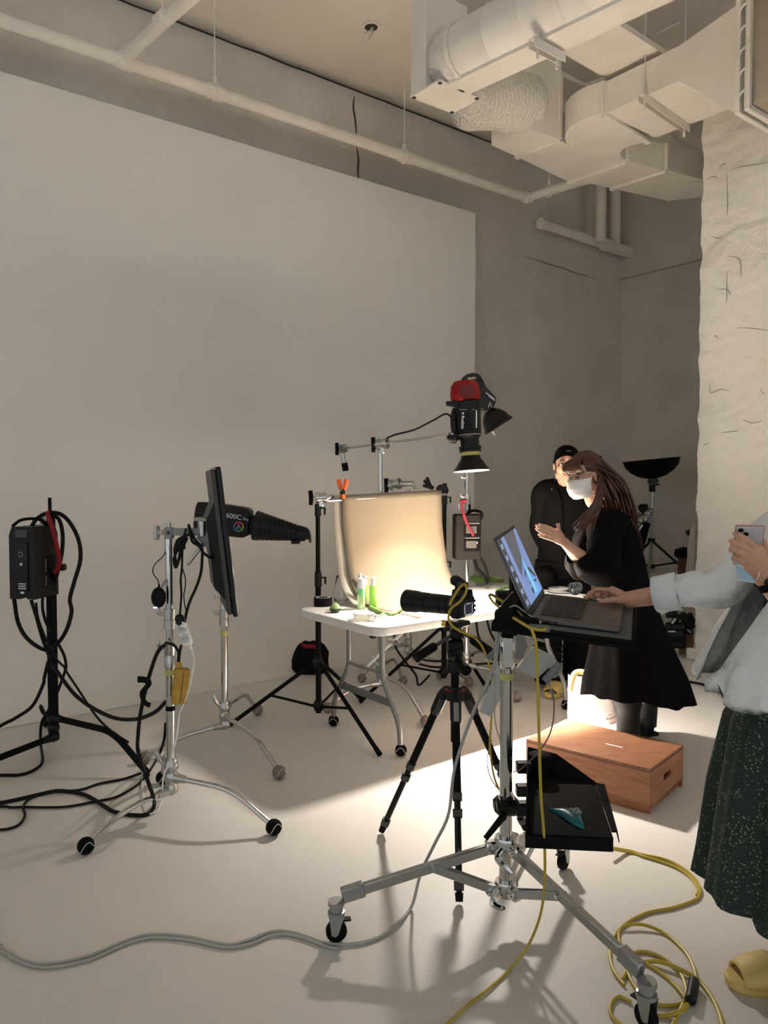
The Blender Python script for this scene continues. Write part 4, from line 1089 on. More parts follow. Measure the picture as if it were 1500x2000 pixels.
spoly('photo_bottle', [(0.60, 0.12), (0.70, 0.12), (0.70, 0.42), (0.675, 0.50), (0.675, 0.56), (0.625, 0.56), (0.625, 0.50), (0.60, 0.42)], emis('screen_bottle', (0.16, 0.52, 0.85), 1.1), 0.0018, disp)
dk = emis('screen_leaf', (0.03, 0.04, 0.05), 0.6)
for pts in ([(0.70, 0.45), (0.80, 0.42), (0.92, 0.27), (0.86, 0.27), (0.74, 0.37)], [(0.70, 0.26), (0.90, 0.24), (0.80, 0.21)], [(0.60, 0.46), (0.50, 0.42), (0.46, 0.36), (0.56, 0.40)], [(0.60, 0.29), (0.50, 0.27), (0.54, 0.255)], [(0.48, 0.20), (0.56, 0.21), (0.56, 0.15), (0.50, 0.13)]):
    spoly('photo_leaf', pts, dk, 0.0020, disp)
th_d, th_l = emis('thumb_dark', (0.02, 0.025, 0.04), 0.7), emis('thumb_light', (0.45, 0.62, 0.85), 0.9)
srect('thumb_strip', 0.035, 0.07, 0.20, 0.955, emis('screen_strip', (0.05, 0.055, 0.075), 0.7), 0.0013, disp)
for k in range(6):
    q0 = 0.09 + 0.145 * k
    srect('thumbnail', 0.045, q0, 0.19, q0 + 0.12, th_d, 0.0016, disp)
    srect('thumbnail_subject', 0.07, q0 + 0.015, 0.095, q0 + 0.075, th_l, 0.0019, disp)
    srect('thumbnail_subject', 0.12, q0 + 0.015, 0.145, q0 + 0.08, th_l, 0.0019, disp)
for k in range(3): MB().box(lp(0.03 + 0.022 * k, -0.0008, -0.009), (0.010, 0.002, 0.004), AXL).build('port', M['black'], lap)
# dongles
MB().box(lp(0.025, -0.026, -0.008), (0.022, 0.030, 0.007), AXL, 0.003).build('cable_plug', M['ltgrey'], lap)
o = MB().box(lp(0.035, -0.062, -0.0145), (0.065, 0.018, 0.018), AXL, 0.006).build('cable_connector', mat('clear_plug', (0.20, 0.21, 0.21), 0.15, trans=0.4))
tag(o, 'small clear plastic connector lying at the near edge of the laptop tray', 'connector')

# ------------------------------------------------------------------ black accessory shelf with cup, clamp and wet-wipe pack
ZS = 0.50
sh = thing('accessory_shelf', 'black sheet metal shelf clamped low on the rolling stand', 'shelf', onz(1110, 1600, ZS))
k1 = [onz(x, y, ZS) for x, y in ((1026, 1632), (1198, 1640), (1163, 1534), (1030, 1500))]
MB().prism(k1, ZX * 0.004).build('shelf_plate', M['blackm'], sh, ang=20)
n0, n1 = k1[0], k1[1]
MB().prism([n0 + ZX * 0.004, n1 + ZX * 0.004, n1 - ZX * 0.035, n0 - ZX * 0.035], V((0, 0.003, 0))).build('front_lip', M['blackm'], sh, ang=20)
MB().prism([k1[0] + ZX * 0.004, k1[3] + ZX * 0.004, k1[3] + ZX * 0.075, k1[0] + ZX * 0.05], V((0.003, 0, 0))).build('left_wall', M['blackm'], sh, ang=20)
MB().prism([k1[3] + ZX * 0.004, k1[2] + ZX * 0.004, k1[2] + ZX * 0.012, k1[3] + V((0.10, 0.0, 0.05)), k1[3] + ZX * 0.075], V((0, -0.003, 0))).build('back_wall', M['blackm'], sh, ang=20)
r0, r1 = k1[1], k1[2]
MB().prism([r1 + ZX * 0.006, r1 + V((0.028, -0.004, 0.002)), r0 + V((0.020, 0.03, 0.006)), r0 + V((0.004, 0.03, 0.006))], ZX * 0.004).build('right_flange', M['blackm'], sh, ang=20)
MB().prism([r1 + V((0.026, -0.004, 0.006)), r0 + V((0.018, 0.03, 0.010)), r0 + V((0.024, 0.03, -0.022)), r1 + V((0.030, -0.004, -0.010))], V((0.003, 0, 0))).build('right_flange', M['blackm'], sh, ang=20)
for zc in (zat(1500, 2.5), zat(1545, 2.5)):
    MB().box(LS + V((0.055, -0.02, zc)), (0.05, 0.04, 0.035), None, 0.004).build('pole_bracket', M['black'], sh)
sc = MB(); pz = zat(1578, 2.5)
sc.box(LS + V((0, -0.01, pz)), (0.085, 0.075, 0.055), None, 0.016); sc.build('pole_clamp', M['black'], sh)
MB().box(LS + V((0.06, -0.01, pz - 0.01)), (0.07, 0.05, 0.045), None, 0.01).build('clamp_neck', M['black'], sh)
MB().tube([at(985, 1592, 2.48), at(972, 1608, 2.44), at(948, 1638, 2.42)], [0.014, 0.012, 0.010], 8, flat=(0.7, 1.2)).build('clamp_lever', M['blackrub'], sh)
MB().tube([at(990, 1572, 2.46), at(970, 1574, 2.46)], [0.012, 0.018], 8).build('clamp_jaw', M['black'], sh)
cu = onz(1054, 1512, ZS)
cup = thing('black_cup', 'round black lidded cup standing at the back of the black shelf', 'cup', cu)
pr = [(0.004, 0.034), (0.085, 0.036), (0.088, 0.0375), (0.098, 0.0375), (0.100, 0.035), (0.101, 0.0)]
ch_ = zat(1472, cu.y) - ZS
MB().lathe(cu, ZX, [(0.0045, 0.0), (0.0045, 0.034), (ch_ - 0.03, 0.036), (ch_ - 0.028, 0.033)], 28).build('cup_body', M['black'], cup)
MB().lathe(cu + ZX * (ch_ - 0.029), ZX, [(0, 0.03), (0, 0.037), (0.027, 0.037), (0.029, 0.034), (0.029, 0.0)], 28).build('lid', M['blackrub'], cup)
M['foil'] = mat('teal_foil_pack', (0.01, 0.10, 0.13), 0.28, 0.15, noise=(14, (0.015, 0.17, 0.21), 0.8), bump=(22, 0.35, 0.004))
wq = [(1069, 1578), (1136, 1579), (1143, 1620), (1120, 1612)]
wp = [onz(x, y, ZS + 0.006) for x, y in wq]
wpk = thing('wipes_pack', 'teal foil wet wipe packet lying on the black shelf', 'packet', sum(wp, V((0, 0, 0))) / 4)
mb = MB(); Gd = []
for i in range(9):
    row = []
    for j in range(9):
        u_, v_ = i / 8, j / 8
        p = wp[0].lerp(wp[1], u_).lerp(wp[3].lerp(wp[2], u_), v_)
        row.append(p + ZX * (0.016 * (sin(pi * u_) * sin(pi * v_)) ** 0.6 + 0.002 * NZ.noise(V((u_ * 5, v_ * 5, 1)))))
    Gd.append(row)
mb.sheet(Gd, 0.003); mb.build('foil_wrap', M['foil'], wpk, ang=180)
uu = (wp[2] - wp[0]).normalized(); wc_ = wp[0] * 0.18 + wp[1] * 0.37 + wp[2] * 0.33 + wp[3] * 0.12
text('SIS', 0.036, wc_ + ZX * 0.019, (wp[2] - wp[1] + (wp[3] - wp[0])).normalized(), ZX.cross((wp[2] - wp[1] + (wp[3] - wp[0])).normalized()), M['ltgrey'], wpk)

# ================================================================== APPLE BOX
M['ply'] = mat('varnished_plywood', (0.40, 0.165, 0.075), 0.42, noise=(5.5, (0.25, 0.09, 0.038), 0.9, (1, 1, 9)), bump=(70, 0.08, 0.001))
M['plytop'] = mat('varnished_plywood_top', (0.25, 0.115, 0.060), 0.38, noise=(4.0, (0.185, 0.080, 0.040), 0.85, (2.2, 9, 1)), bump=(70, 0.06, 0.001))
M['plyedge'] = mat('plywood_edge', (0.40, 0.235, 0.12), 0.6, noise=(40, (0.25, 0.13, 0.06), 0.8, (1, 1, 12)))
BH = 0.205
Dc, Ac, Cc = onz(1270, 1503, BH), onz(1027, 1443, BH), onz(1327, 1453, BH)
BU = (Ac - Dc); bl = BU.length; BU.normalize(); BV = ZX.cross(BU); BV = -BV if BV.dot(Cc - Dc) < 0 else BV
bw_ = (Cc - Dc).dot(BV)
Dg = V((Dc.x, Dc.y, 0)); axb = (BU, BV, ZX)
bxo = thing('wooden_box', 'varnished plywood box with a hand slot standing on the floor in the bright light', 'box', Dg + BU * bl / 2 + BV * bw_ / 2)
def bp(u_, v_, z): return Dg + BU * u_ + BV * v_ + ZX * z
pt = 0.015
MB().box(bp(bl / 2, bw_ / 2, BH - pt / 2), (bl, bw_, pt), axb, 0.0025).build('top_panel', M['plytop'], bxo)
MB().box(bp(bl / 2, pt / 2, (BH - pt) / 2), (bl - 0.001, pt, BH - pt), axb, 0.001).build('side_panel', M['ply'], bxo)
MB().box(bp(bl / 2, bw_ - pt / 2, (BH - pt) / 2), (bl, pt, BH - pt), axb, 0.001).build('side_panel', M['ply'], bxo)
MB().box(bp(bl - pt / 2, bw_ / 2, (BH - pt) / 2), (pt, bw_ - 2 * pt, BH - pt), axb, 0.001).build('end_panel', M['ply'], bxo)
MB().box(bp(bl / 2, bw_ / 2, pt / 2), (bl - 2 * pt, bw_ - 2 * pt, pt), axb).build('bottom_panel', M['ply'], bxo)
# end panel with a real hand slot
hs_c, hs_w, hs_h = bw_ * 0.50, 0.095, 0.030; zc = BH * 0.58
slot = []
for k in range(24):
    a = 2 * pi * k / 24
    cx = (hs_w - hs_h) / 2 * (1 if cos(a) >= 0 else -1)
    slot.append((hs_c + cx + hs_h / 2 * cos(a), zc + hs_h / 2 * sin(a)))
outer_ = []
for (v_, z) in slot:
    dv, dz = v_ - hs_c, z - zc
    kx = ((bw_ - pt - 0.0005 - hs_c) if dv > 0 else (hs_c - pt - 0.0005)) / max(abs(dv), 1e-6); kz = ((BH - pt - zc) if dz > 0 else zc) / max(abs(dz), 1e-6)
    k = min(kx, kz); outer_.append((hs_c + dv * k, zc + dz * k))
cor = [(pt, 0), (bw_ - pt, 0), (bw_ - pt, BH - pt), (pt, BH - pt)]
mb = MB(); N_ = 24
vs = [bp(0.0, v_, z) for v_, z in slot] + [bp(0.0, v_, z) for v_, z in outer_] + [bp(pt, v_, z) for v_, z in slot] + [bp(pt, v_, z) for v_, z in outer_]
fs = []
for k in range(N_):
    n = (k + 1) % N_
    fs += [(k, n, N_ + n, N_ + k), (2 * N_ + n, 2 * N_ + k, 3 * N_ + k, 3 * N_ + n), (n, k, 2 * N_ + k, 2 * N_ + n)]
mb.add(vs, fs)
for c_ in cor:      # corner triangles
    best = sorted(range(N_), key=lambda i: (outer_[i][0] - c_[0]) ** 2 + (outer_[i][1] - c_[1]) ** 2)
    i0 = best[0]; 
    for i in range(N_):
        j = (i + 1) % N_
        e1, e2 = outer_[i], outer_[j]
        on = lambda e, axis: abs(e[axis] - c_[axis]) < 0.002
        if (on(e1, 0) and on(e2, 1)) or (on(e1, 1) and on(e2, 0)):
            mb.add([bp(0.0, *e1), bp(0.0, *e2), bp(0.0, *c_)], [(0, 1, 2)])
mb.build('end_panel', M['ply'], bxo, smooth=False)
MB().box(bp(bl * 0.40, bw_ * 0.45, BH + 0.0006), (0.085, 0.008, 0.0012), (BU, BV, ZX)).build('tape_strip', M['white'], bxo)

# ================================================================== CAMERA ON TRIPOD
TC = V((0.285, 3.054, 0))
trp = thing('tripod', 'black camera tripod with pan handles standing in front of the table', 'tripod', TC)
apz = zat(1352, 3.054)
feet = [onz(745, 1629), onz(897, 1768), V((0.603, 3.21, 0))]
for f in feet:
    d = (V((f.x, f.y, 0)) - TC); d.normalize(); s_ = ZX.cross(d)
    a = TC + d * 0.045 + ZX * apz; b = V((f.x, f.y, 0.012))
    w = (b - a)
    lg = MB().tube([a + w * 0.08, a + w * 0.52], 0.0155, 16).build('leg', M['blackm'], trp)
    MB().tube([a + ZX * 0.008 - d * 0.012, a + w * 0.03, a + w * 0.13, a + w * 0.15], [0.020, 0.023, 0.022, 0.019], 14).build('leg_shoulder', M['black'], lg)
    MB().tube([a + w * 0.52, a + w * 0.93], 0.0125, 14).build('lower_tube', M['blackg'], lg)
    MB().tube([a + w * 0.60, a + w * 0.985], 0.0100, 12).build('lower_tube', M['blackm'], lg)
    MB().tube([a + w * 0.96, b], [0.015, 0.013], 12).build('foot', M['blackrub'], lg)
    front = (V((0, -1, 0)) - w.normalized() * V((0, -1, 0)).dot(w.normalized())).normalized()
    for t in (0.52, 0.60, 0.93):
        MB().tube([a + w * (t - 0.02), a + w * (t + 0.022)], [0.0185, 0.0175], 14).build('leg_lock', M['black'], lg)
        MB().box(a + w * t + front * 0.018 + s_ * 0.0, (0.030, 0.010, 0.026), (front.cross(w.normalized()), front, w.normalized()), 0.004).build('lock_lever', M['dkgrey'], lg)
    MB().box(a + w * 0.095 + front * 0.018, (0.020, 0.010, 0.075), (front.cross(w.normalized()), front, w.normalized()), 0.003).build('angle_lever', M['midgrey'] if f is feet[1] else M['dkgrey'], lg)
MB().lathe(TC + ZX * (apz - 0.03), ZX, [(0, 0.02), (0, 0.036), (0.03, 0.042), (0.04, 0.040), (0.045, 0.03), (0.055, 0.028), (0.06, 0.019)], 20).build('spider', M['black'], trp)
MB().lathe(TC + ZX * (apz + 0.012), ZX, [(0, 0.0425), (0.006, 0.0425)], 20, cap=False).build('red_ring', M['redfab'], trp)
hz0 = zat(1262, 3.054)
MB().tube([TC + ZX * (apz - 0.2), TC + ZX * (zat(1300, 3.054))], 0.0165, 16).build('centre_column', M['blackm'], trp)
hdm = MB()
hdm.lathe(TC + ZX * zat(1312, 3.054), ZX, [(0, 0.018), (0.0, 0.034), (0.02, 0.036), (0.045, 0.032), (0.05, 0.025)], 18)
hdm.box(TC + V((0.0, 0.0, zat(1272, 3.054))), (0.060, 0.055, 0.075), None, 0.012)
hdm.lathe(TC + V((-0.032, -0.01, zat(1262, 3.054))), (1, 0.1, 0), [(0, 0), (0, 0.028), (0.06, 0.028), (0.062, 0)], 18)
hdm.box(TC + V((0.006, 0.0, zat(1238, 3.054))), (0.055, 0.052, 0.045), None, 0.010)
hdm.box(TC + V((0.006, 0.0, zat(1218, 3.054))), (0.095, 0.075, 0.022), (V((0.66, 0.75, 0)), V((-0.75, 0.66, 0)), ZX), 0.006)
hdm.build('pan_head', M['black'], trp)
MB().cyl(at(870, 1218, 3.0), at(862, 1217, 3.0), 0.012, n=12).build('plate_knob', M['brass'], trp)
def handle(p, q, g0, r=0.008, rg_=0.019):
    p, q = V(p), V(q)
    h = MB().tube([p, q], r, 10).build('pan_handle', M['dkgrey'], trp)
    MB().tube([p.lerp(q, g0), p.lerp(q, g0 + 0.05), q], [rg_ * 0.85, rg_, rg_], 14).build('grip', M['blackrub'], h)
handle(at(884, 1240, 3.05), at(812, 1286, 2.95), 0.48)
handle(at(900, 1232, 3.05), at(955, 1272, 2.93), 0.42)
handle(at(886, 1286, 3.02), at(911, 1310, 2.90), 0.30, 0.011, 0.021)

cmr = thing('camera', 'black camera with a long lens on the tripod, rear screen lit', 'camera', at(895, 1212, 3.06))
CA = V((-0.78, 0.62, -0.015)).normalized(); CR = CA.cross(ZX).normalized(); CU = CR.cross(CA).normalized()
CB = at(902, 1184, 3.06)
def cp_(r, u_, f): return CB + CR * r + CU * u_ + CA * f
AXC = (CR, CA, CU)
bm = MB(); bm.box(cp_(0, 0, 0), (0.128, 0.055, 0.085), AXC, 0.012)
bm.box(cp_(0.048, -0.002, 0.022), (0.034, 0.055, 0.082), AXC, 0.014)
bm.prism([cp_(-0.030, 0.04, 0.03), cp_(0.030, 0.04, 0.03), cp_(0.022, 0.068, 0.03), cp_(-0.022, 0.068, 0.03)], -CA * 0.065)
bm.build('camera_body', M['black'], cmr)
MB().lathe(cp_(0, 0.0, -0.02), CA, [(0.045, 0.034), (0.05, 0.036), (0.075, 0.036), (0.077, 0.039), (0.10, 0.0395), (0.102, 0.037), (0.106, 0.037), (0.108, 0.040), (0.175, 0.0405), (0.177, 0.038), (0.182, 0.038), (0.184, 0.0415), (0.235, 0.0425), (0.237, 0.045), (0.295, 0.0475), (0.297, 0.045), (0.29, 0.042), (0.25, 0.038), (0.25, 0)], 40).build('lens', M['black'], cmr)
MB().lathe(cp_(0, 0.0, 0.225), CA, [(0, 0.030), (0.012, 0.022), (0.016, 0.0)], 30).build('front_glass', M['blackg'], cmr)
M['camlcd'] = emis('camera_lcd', (0.012, 0.012, 0.03), 0.6)
RB = -0.0278
lcd = MB().box(cp_(0.0, -0.008, -0.0292), (0.070, 0.003, 0.052), AXC, 0.001).build('rear_screen', M['camlcd'], cmr)
lw = emis('lcd_white', (0.62, 0.72, 0.85), 1.0)
for k in range(6):
    MB().box(cp_(-0.027, 0.008 - 0.006 * k, -0.0312), (0.005, 0.0006, 0.0028), AXC).build('readout', lw, lcd)
    MB().box(cp_(0.029, 0.010 - 0.007 * k, -0.0312), (0.004, 0.0006, 0.0045), AXC).build('readout', lw, lcd)
for k in range(7):
    MB().box(cp_(-0.022 + 0.0075 * k, -0.030, -0.0312), (0.005, 0.0006, 0.0035 if k % 2 else 0.0022), AXC).build('readout', lw, lcd)
for k in range(3): MB().box(cp_(-0.012 + 0.011 * k, 0.013, -0.0312), (0.007, 0.0006, 0.003), AXC).build('readout', lw, lcd)
MB().lathe(cp_(0, 0.052, -0.028), -CA, [(0, 0.016), (0.010, 0.016), (0.012, 0.012), (0.012, 0)], 16).build('eyepiece', M['blackrub'], cmr)
for r, u_ in ((0.052, 0.018), (0.052, -0.002), (0.052, -0.020)):
    MB().cyl(cp_(r, u_, -0.026), cp_(r, u_, -0.031), 0.006, n=12).build('button', M['dkgrey'], cmr)
MB().lathe(cp_(0.042, 0.042, 0.0), CU, [(0, 0.014), (0.010, 0.014), (0.010, 0)], 18).build('dial', M['dkgrey'], cmr)
# wireless trigger on the hot shoe
tg = thing('flash_trigger', 'small black wireless flash trigger tilted on top of the camera', 'trigger', cp_(0, 0.07, 0))
TX = V((0.62, 0.35, -0.45)).normalized(); TY = V((-0.30, 0.9, 0.1)); TY = (TY - TX * TY.dot(TX)).normalized(); TZ = TX.cross(TY)
tc = at(897, 1139, 3.05)
MB().box(tc, (0.074, 0.060, 0.042), (TX, TY, TZ), 0.014).build('trigger_body', M['black'], tg)
MB().box(tc - TY * 0.030 + TZ * 0.006 + TX * 0.008, (0.026, 0.003, 0.016), (TX, TY, TZ), 0.001).build('trigger_display', M['dkgrey'], tg)
MB().lathe(tc - TY * 0.029 - TX * 0.016 - TZ * 0.004, -TY, [(0, 0.011), (0.004, 0.011), (0.005, 0.008), (0.005, 0)], 16).build('dial', M['dkgrey'], tg)
MB().tube([tc - TZ * 0.018, cp_(0, 0.062, 0)], [0.012, 0.014], 10).build('shoe_foot', M['black'], tg)

# ================================================================== THINGS ON THE TABLE
def ont(px, py): return onz(px, py, TH)
kT = 4.5 / 1500
# tape roll
q = ont(631, 1183)
tr_ = thing('tape_roll', 'roll of black tape standing flat on the left end of the table', 'tape', q)
MB().lathe(q + ZX * 0.001, ZX, [(0, 0.040), (0, 0.056), (0.050, 0.056), (0.050, 0.040)], 32).build('tape_winding', M['blackrub'], tr_)
MB().lathe(q + ZX * 0.001, ZX, [(0.051, 0.0445), (0.051, 0.040), (0.0, 0.038), (0.0, 0.036), (0.0515, 0.038), (0.0515, 0.0445)], 32, cap=False).build('core_ring', M['white'], tr_)
# vase
q = ont(667, 1176)
h_ = 0.165
tag(MB().lathe(q + ZX * 0.001, ZX, [(0, 0.0), (0, 0.040), (0.006, 0.048), (0.03, 0.050), (0.09, 0.043), (h_ - 0.006, 0.033), (h_, 0.034), (h_ - 0.002, 0.031), (0.09, 0.0405), (0.03, 0.047), (0.012, 0.043), (0.010, 0.0)], 32, cap=False).build('glass_vase', M['glass'], ang=180), 'clear glass tumbler tapering upwards, behind the tape roll', 'glass')
# bottles
M['lime'] = mat('lime_green_gel', (0.42, 0.80, 0.16), 0.18, trans=0.45, ior=1.35)
M['palegel'] = mat('pale_green_gel', (0.70, 0.90, 0.52), 0.15, trans=0.6, ior=1.35)
M['greengel'] = mat('green_gel_layer', (0.22, 0.66, 0.25), 0.2, trans=0.25, ior=1.35)
M['capgrey'] = mat('silver_grey_cap', (0.60, 0.59, 0.62), 0.4)
def bottle(name, label, px, py, r, hb_, hcap, rc, mbody, pump=True, band=False, sq=0.0):
    q = ont(px, py); o = thing(name, label, 'bottle', q, 'skincare bottles')
    if band:
        MB().lathe(q + ZX * 0.001, ZX, [(0, 0), (0, r - 0.002), (0.004, r), (hb_ * 0.68, r), (hb_ * 0.68, 0)], 24).build('bottle_body', mbody, o)
        MB().lathe(q + ZX * (0.0015 + hb_ * 0.68), ZX, [(0, 0), (0, r), (hb_ * 0.32, r), (hb_ * 0.32, 0)], 24).build('gel_layer', M['greengel'], o)
        MB().lathe(q + ZX * (0.002 + hb_), ZX, [(0, 0), (0, r + 0.001), (hcap, r + 0.001), (hcap + 0.002, r - 0.002), (hcap + 0.002, 0)], 24).build('cap', M['capgrey'], o)
        return o
    MB().lathe(q + ZX * 0.001, ZX, [(0, 0), (0, r - 0.002), (0.004, r), (hb_ - 0.010, r), (hb_ - 0.002, r * 0.85), (hb_, r * 0.5), (hb_, 0)], 24).build('bottle_body', mbody, o)
    t = q + ZX * (hb_ + 0.001)
    MB().lathe(t, ZX, [(0, 0), (0, rc), (hcap * 0.6, rc), (hcap * 0.62, rc * 0.45), (hcap * 0.78, rc * 0.45), (hcap * 0.78, rc * 0.9), (hcap, rc * 0.9), (hcap, 0)], 18).build('pump_cap', M['capgrey'], o)
    MB().tube([t + ZX * hcap * 0.9, t + ZX * hcap * 0.9 + V((rc * 1.5, -0.004, 0)), t + ZX * hcap * 0.84 + V((rc * 1.9, -0.005, 0))], rc * 0.28, 8).build('nozzle', M['capgrey'], o)
    return o
bottle('bottle', 'clear bottle with a green band and wide grey cap, front left of the bottles', 705.5, 1190, 0.0235, 0.122, 0.058, 0.018, M['palegel'], band=True)
bottle('bottle', 'tallest pump bottle, hidden behind the one with the wide grey cap', 703, 1180, 0.016, 0.155, 0.034, 0.012, M['palegel'])
bottle('bottle', 'slim pale green pump bottle between its two greener neighbours', 713, 1183, 0.020, 0.128, 0.050, 0.013, M['lime'])
bottle('bottle', 'lime green pump bottle, rightmost of the bottles', 729, 1187, 0.0245, 0.135, 0.046, 0.015, M['lime'])
# green fruit half
M['leafg'] = mat('aloe_skin', (0.10, 0.19, 0.035), 0.35, noise=(40, (0.20, 0.30, 0.08), 0.7))
M['aloeflesh'] = mat('aloe_flesh', (0.34, 0.48, 0.17), 0.25, trans=0.1)
q = ont(655, 1196)
fr_ = thing('avocado_half', 'green halved fruit lying beside the black tape roll', 'fruit', q)
MB().lathe(q + ZX * 0.001, ZX, [(0, 0), (0, 0.018), (0.010, 0.030), (0.024, 0.036), (0.024, 0)], 24).build('skin', mat('avocado_skin', (0.03, 0.06, 0.015), 0.4), fr_)
MB().lathe(q + ZX * 0.0252, ZX, [(0, 0.0), (0, 0.034), (0.002, 0.033), (0.016, 0.024), (0.028, 0.010), (0.030, 0.0)], 24).build('flesh', M['aloeflesh'], fr_)
# clear dish
q = ont(711, 1210)
tag(MB().lathe(q + ZX * 0.001, ZX, [(0, 0), (0, 0.055), (0.034, 0.060), (0.036, 0.058), (0.034, 0.056), (0.006, 0.051), (0.005, 0)], 32, cap=False).build('petri_dish', mat('frosted_dish', (0.9, 0.88, 0.82), 0.15, trans=0.8), ang=40), 'round shallow clear dish in front of the bottles', 'dish')
# crumpled film
q = ont(743, 1212)
mb = MB(); Gd = []
for i in range(17):
    row = []
    for j in range(15):
        a, b = i / 16 - 0.5, j / 14 - 0.5
        e = max(0.0, 1 - (a * a + b * b) * 3.6)
        row.append(q + UX * (a * 0.17) + VX * (b * 0.11) + ZX * (0.002 + e * (0.026 + 0.030 * NZ.noise(V((a * 13, b * 13, 4))))) + UX * 0.012 * NZ.noise(V((a * 16, b * 16, 9))))
    Gd.append(row)
tag(mb.sheet(Gd).build('crumpled_film', mat('crumpled_clear_film', (0.92, 0.90, 0.88), 0.12, trans=0.55), smooth=False), 'crumpled clear plastic film near the table corner', 'plastic film')
def aloe(name, label, pts, w, h):
    P_ = catmull([ont(*p) + ZX * (0.004 + h * 0.5) + ZX * dz for p, dz in pts], 7)
    n = len(P_)
    rr = [w * (0.55 + 0.45 * sin(pi * min(1, 0.25 + 0.75 * k / (n - 1)))) if k else w * 0.4 for k in range(n)]
    rr[-1] = w * 0.3
    o = thing(name, label, 'aloe leaf', ont(*pts[len(pts) // 2][0]), 'aloe leaves on the table')
    MB().tube(P_, rr, 12, flat=(1.0, h / w), up=ZX).build('leaf_skin', M['leafg'], o)
    MB().tube([p + ZX * h * 0.42 for p in P_[1:-1]], [r * 0.72 for r in rr[1:-1]], 10, flat=(1.0, h / w * 0.75), up=ZX).build('leaf_flesh', M['aloeflesh'], o)
aloe('aloe_leaf', 'curved green aloe leaf lying to the right of the bottles', [((722, 1188), 0.0), ((738, 1197), 0), ((757, 1203), 0), ((776, 1199), 0.004), ((792, 1189), 0.02)], 0.016, 0.012)
aloe('aloe_leaf', 'straight thick aloe leaf at the back right of the table', [((918, 1134), 0.0), ((940, 1135.5), 0), ((964, 1137), 0), ((984, 1138), 0.0)], 0.028, 0.026)
aloe('aloe_leaf', 'small green aloe tip beside the laptop screen at the table back', [((970, 1156), 0), ((982, 1151), 0), ((1000, 1148), 0)], 0.012, 0.010)
# flat white card beneath the straight leaf
o = MB().prism([ont(925, 1131), ont(960, 1125), ont(985, 1129), ont(975, 1134)], ZX * 0.003).build('white_card', M['paperw']); tag(o, 'white card lying behind the straight aloe leaf at the table back', 'card')
# dark bag and small things at the table's far right end
q = ont(1060, 1150)
bb_ = MB(); bb_.ball(q + ZX * 0.075, 0.085, (1.0, 0.8, 0.90), 20, 12)
tag(bb_.build('black_pouch', M['blackfab'], ang=180), 'round black pouch at the right end of the table, behind the laptop screen', 'pouch')
q = ont(1092, 1152)
tag(MB().lathe(q + ZX * 0.001, ZX, [(0, 0), (0, 0.06), (0.012, 0.075), (0.014, 0.073), (0.004, 0.055), (0.004, 0)], 28, cap=False).build('white_dish', M['white']), 'small white dish at the right end of the table behind the coiled cable', 'dish')
# coiled charger cable on the laptop's far corner
cc_ = lp(0.10, LW + 0.012, 0.004)
mb = MB()
for k in range(7):
    ax0 = V((cos(k * 0.5), sin(k * 0.5), 0.15)).normalized(); ay = V((0.1 * k - 0.3, 0.2, 1)).normalized()
    c_ = cc_ + V((0.003 * k - 0.010, 0.002 * k, 0.018))
    mb.tube([c_ + ax0 * (0.013 * cos(t)) + ay * (0.019 * sin(t)) for t in [2 * pi * j / 18 for j in range(18)]], 0.0022, 6, closed=True)
mb.tube([cc_ + V((-0.012, 0, 0.012)), cc_ + V((0.014, 0, 0.016))], 0.008, 8)
mb.tube(catmull([cc_ + V((-0.01, 0, 0.004)), lp(0.06, LW + 0.004, 0.004), lp(0.03, LW - 0.004, 0.003), lp(0.01, LW - 0.006, 0.006)], 6), 0.002, 6)
tag(mb.build('coiled_cable', M['greycab']), 'coiled grey charging cable with an adapter at the far edge of the laptop', 'cable')
# ================================================================== CABLES AT THE FAR LEFT
def z4(x, y, Y=4.0): return at(x / 4.6875, 940 + y / 4.6875, Y)
def z5(x, y, Y): return at(x / 2.679, 1300 + y / 2.679, Y)
def f5(x, y, z=0.009): return onz(x / 2.679, 1300 + y / 2.679, z)
def z6(x, y, Y=3.3): return at(240 + x / 6.25, 1180 + y / 6.25, Y)
BC = M['blackcab']
cable('lamp_cable', [z4(130, 1080, 3.92)] + [z4(x, y, 3.95) for x, y in ((165, 1290), (250, 1440), (400, 1540))] + [z4(x, y, 4.0) for x, y in ((500, 1510), (600, 1380), (655, 1200), (640, 1080), (680, 920), (735, 720), (720, 540), (640, 380), (550, 300), (440, 290), (340, 340), (285, 420))],
      0.0105, BC, 'thick black cable in a big loop around the far left stand')
cable('lamp_cable', [z4(470, 300, 4.05), z4(540, 350, 4.03), z4(572, 470, 4.02), z4(572, 600, 4.02), z4(555, 720, 4.02), z4(520, 860, 4.04), z4(500, 930, 4.06)], 0.010, BC, 'black cable hanging beside the red strap on the far left stand')
cable('lamp_cable', [z4(285, 1085, 3.92), z4(330, 1230, 3.92), z4(400, 1470, 3.95), z4(490, 1690, 3.95)] + [z5(x, y, Y) for x, y, Y in ((285, 10, 3.92), (400, 160, 3.8), (560, 260, 3.65), (690, 282, 3.55), (800, 250, 3.45), (868, 190, 3.38))],
      0.0095, BC, 'black cable sagging from the battery pack to the monitor stand')
cable('thin_cable', [z4(330, 1110, 3.93), z4(360, 1290, 3.93), z4(490, 1590, 3.95), z4(600, 1710, 3.95)] + [z5(x, y, Y) for x, y, Y in ((340, 20, 3.95), (400, 110, 3.95), (500, 260, 3.95), (580, 340, 3.9), (672, 402, 3.86))],
      0.0062, BC, 'thinner black cable running down behind the far left stand leg')
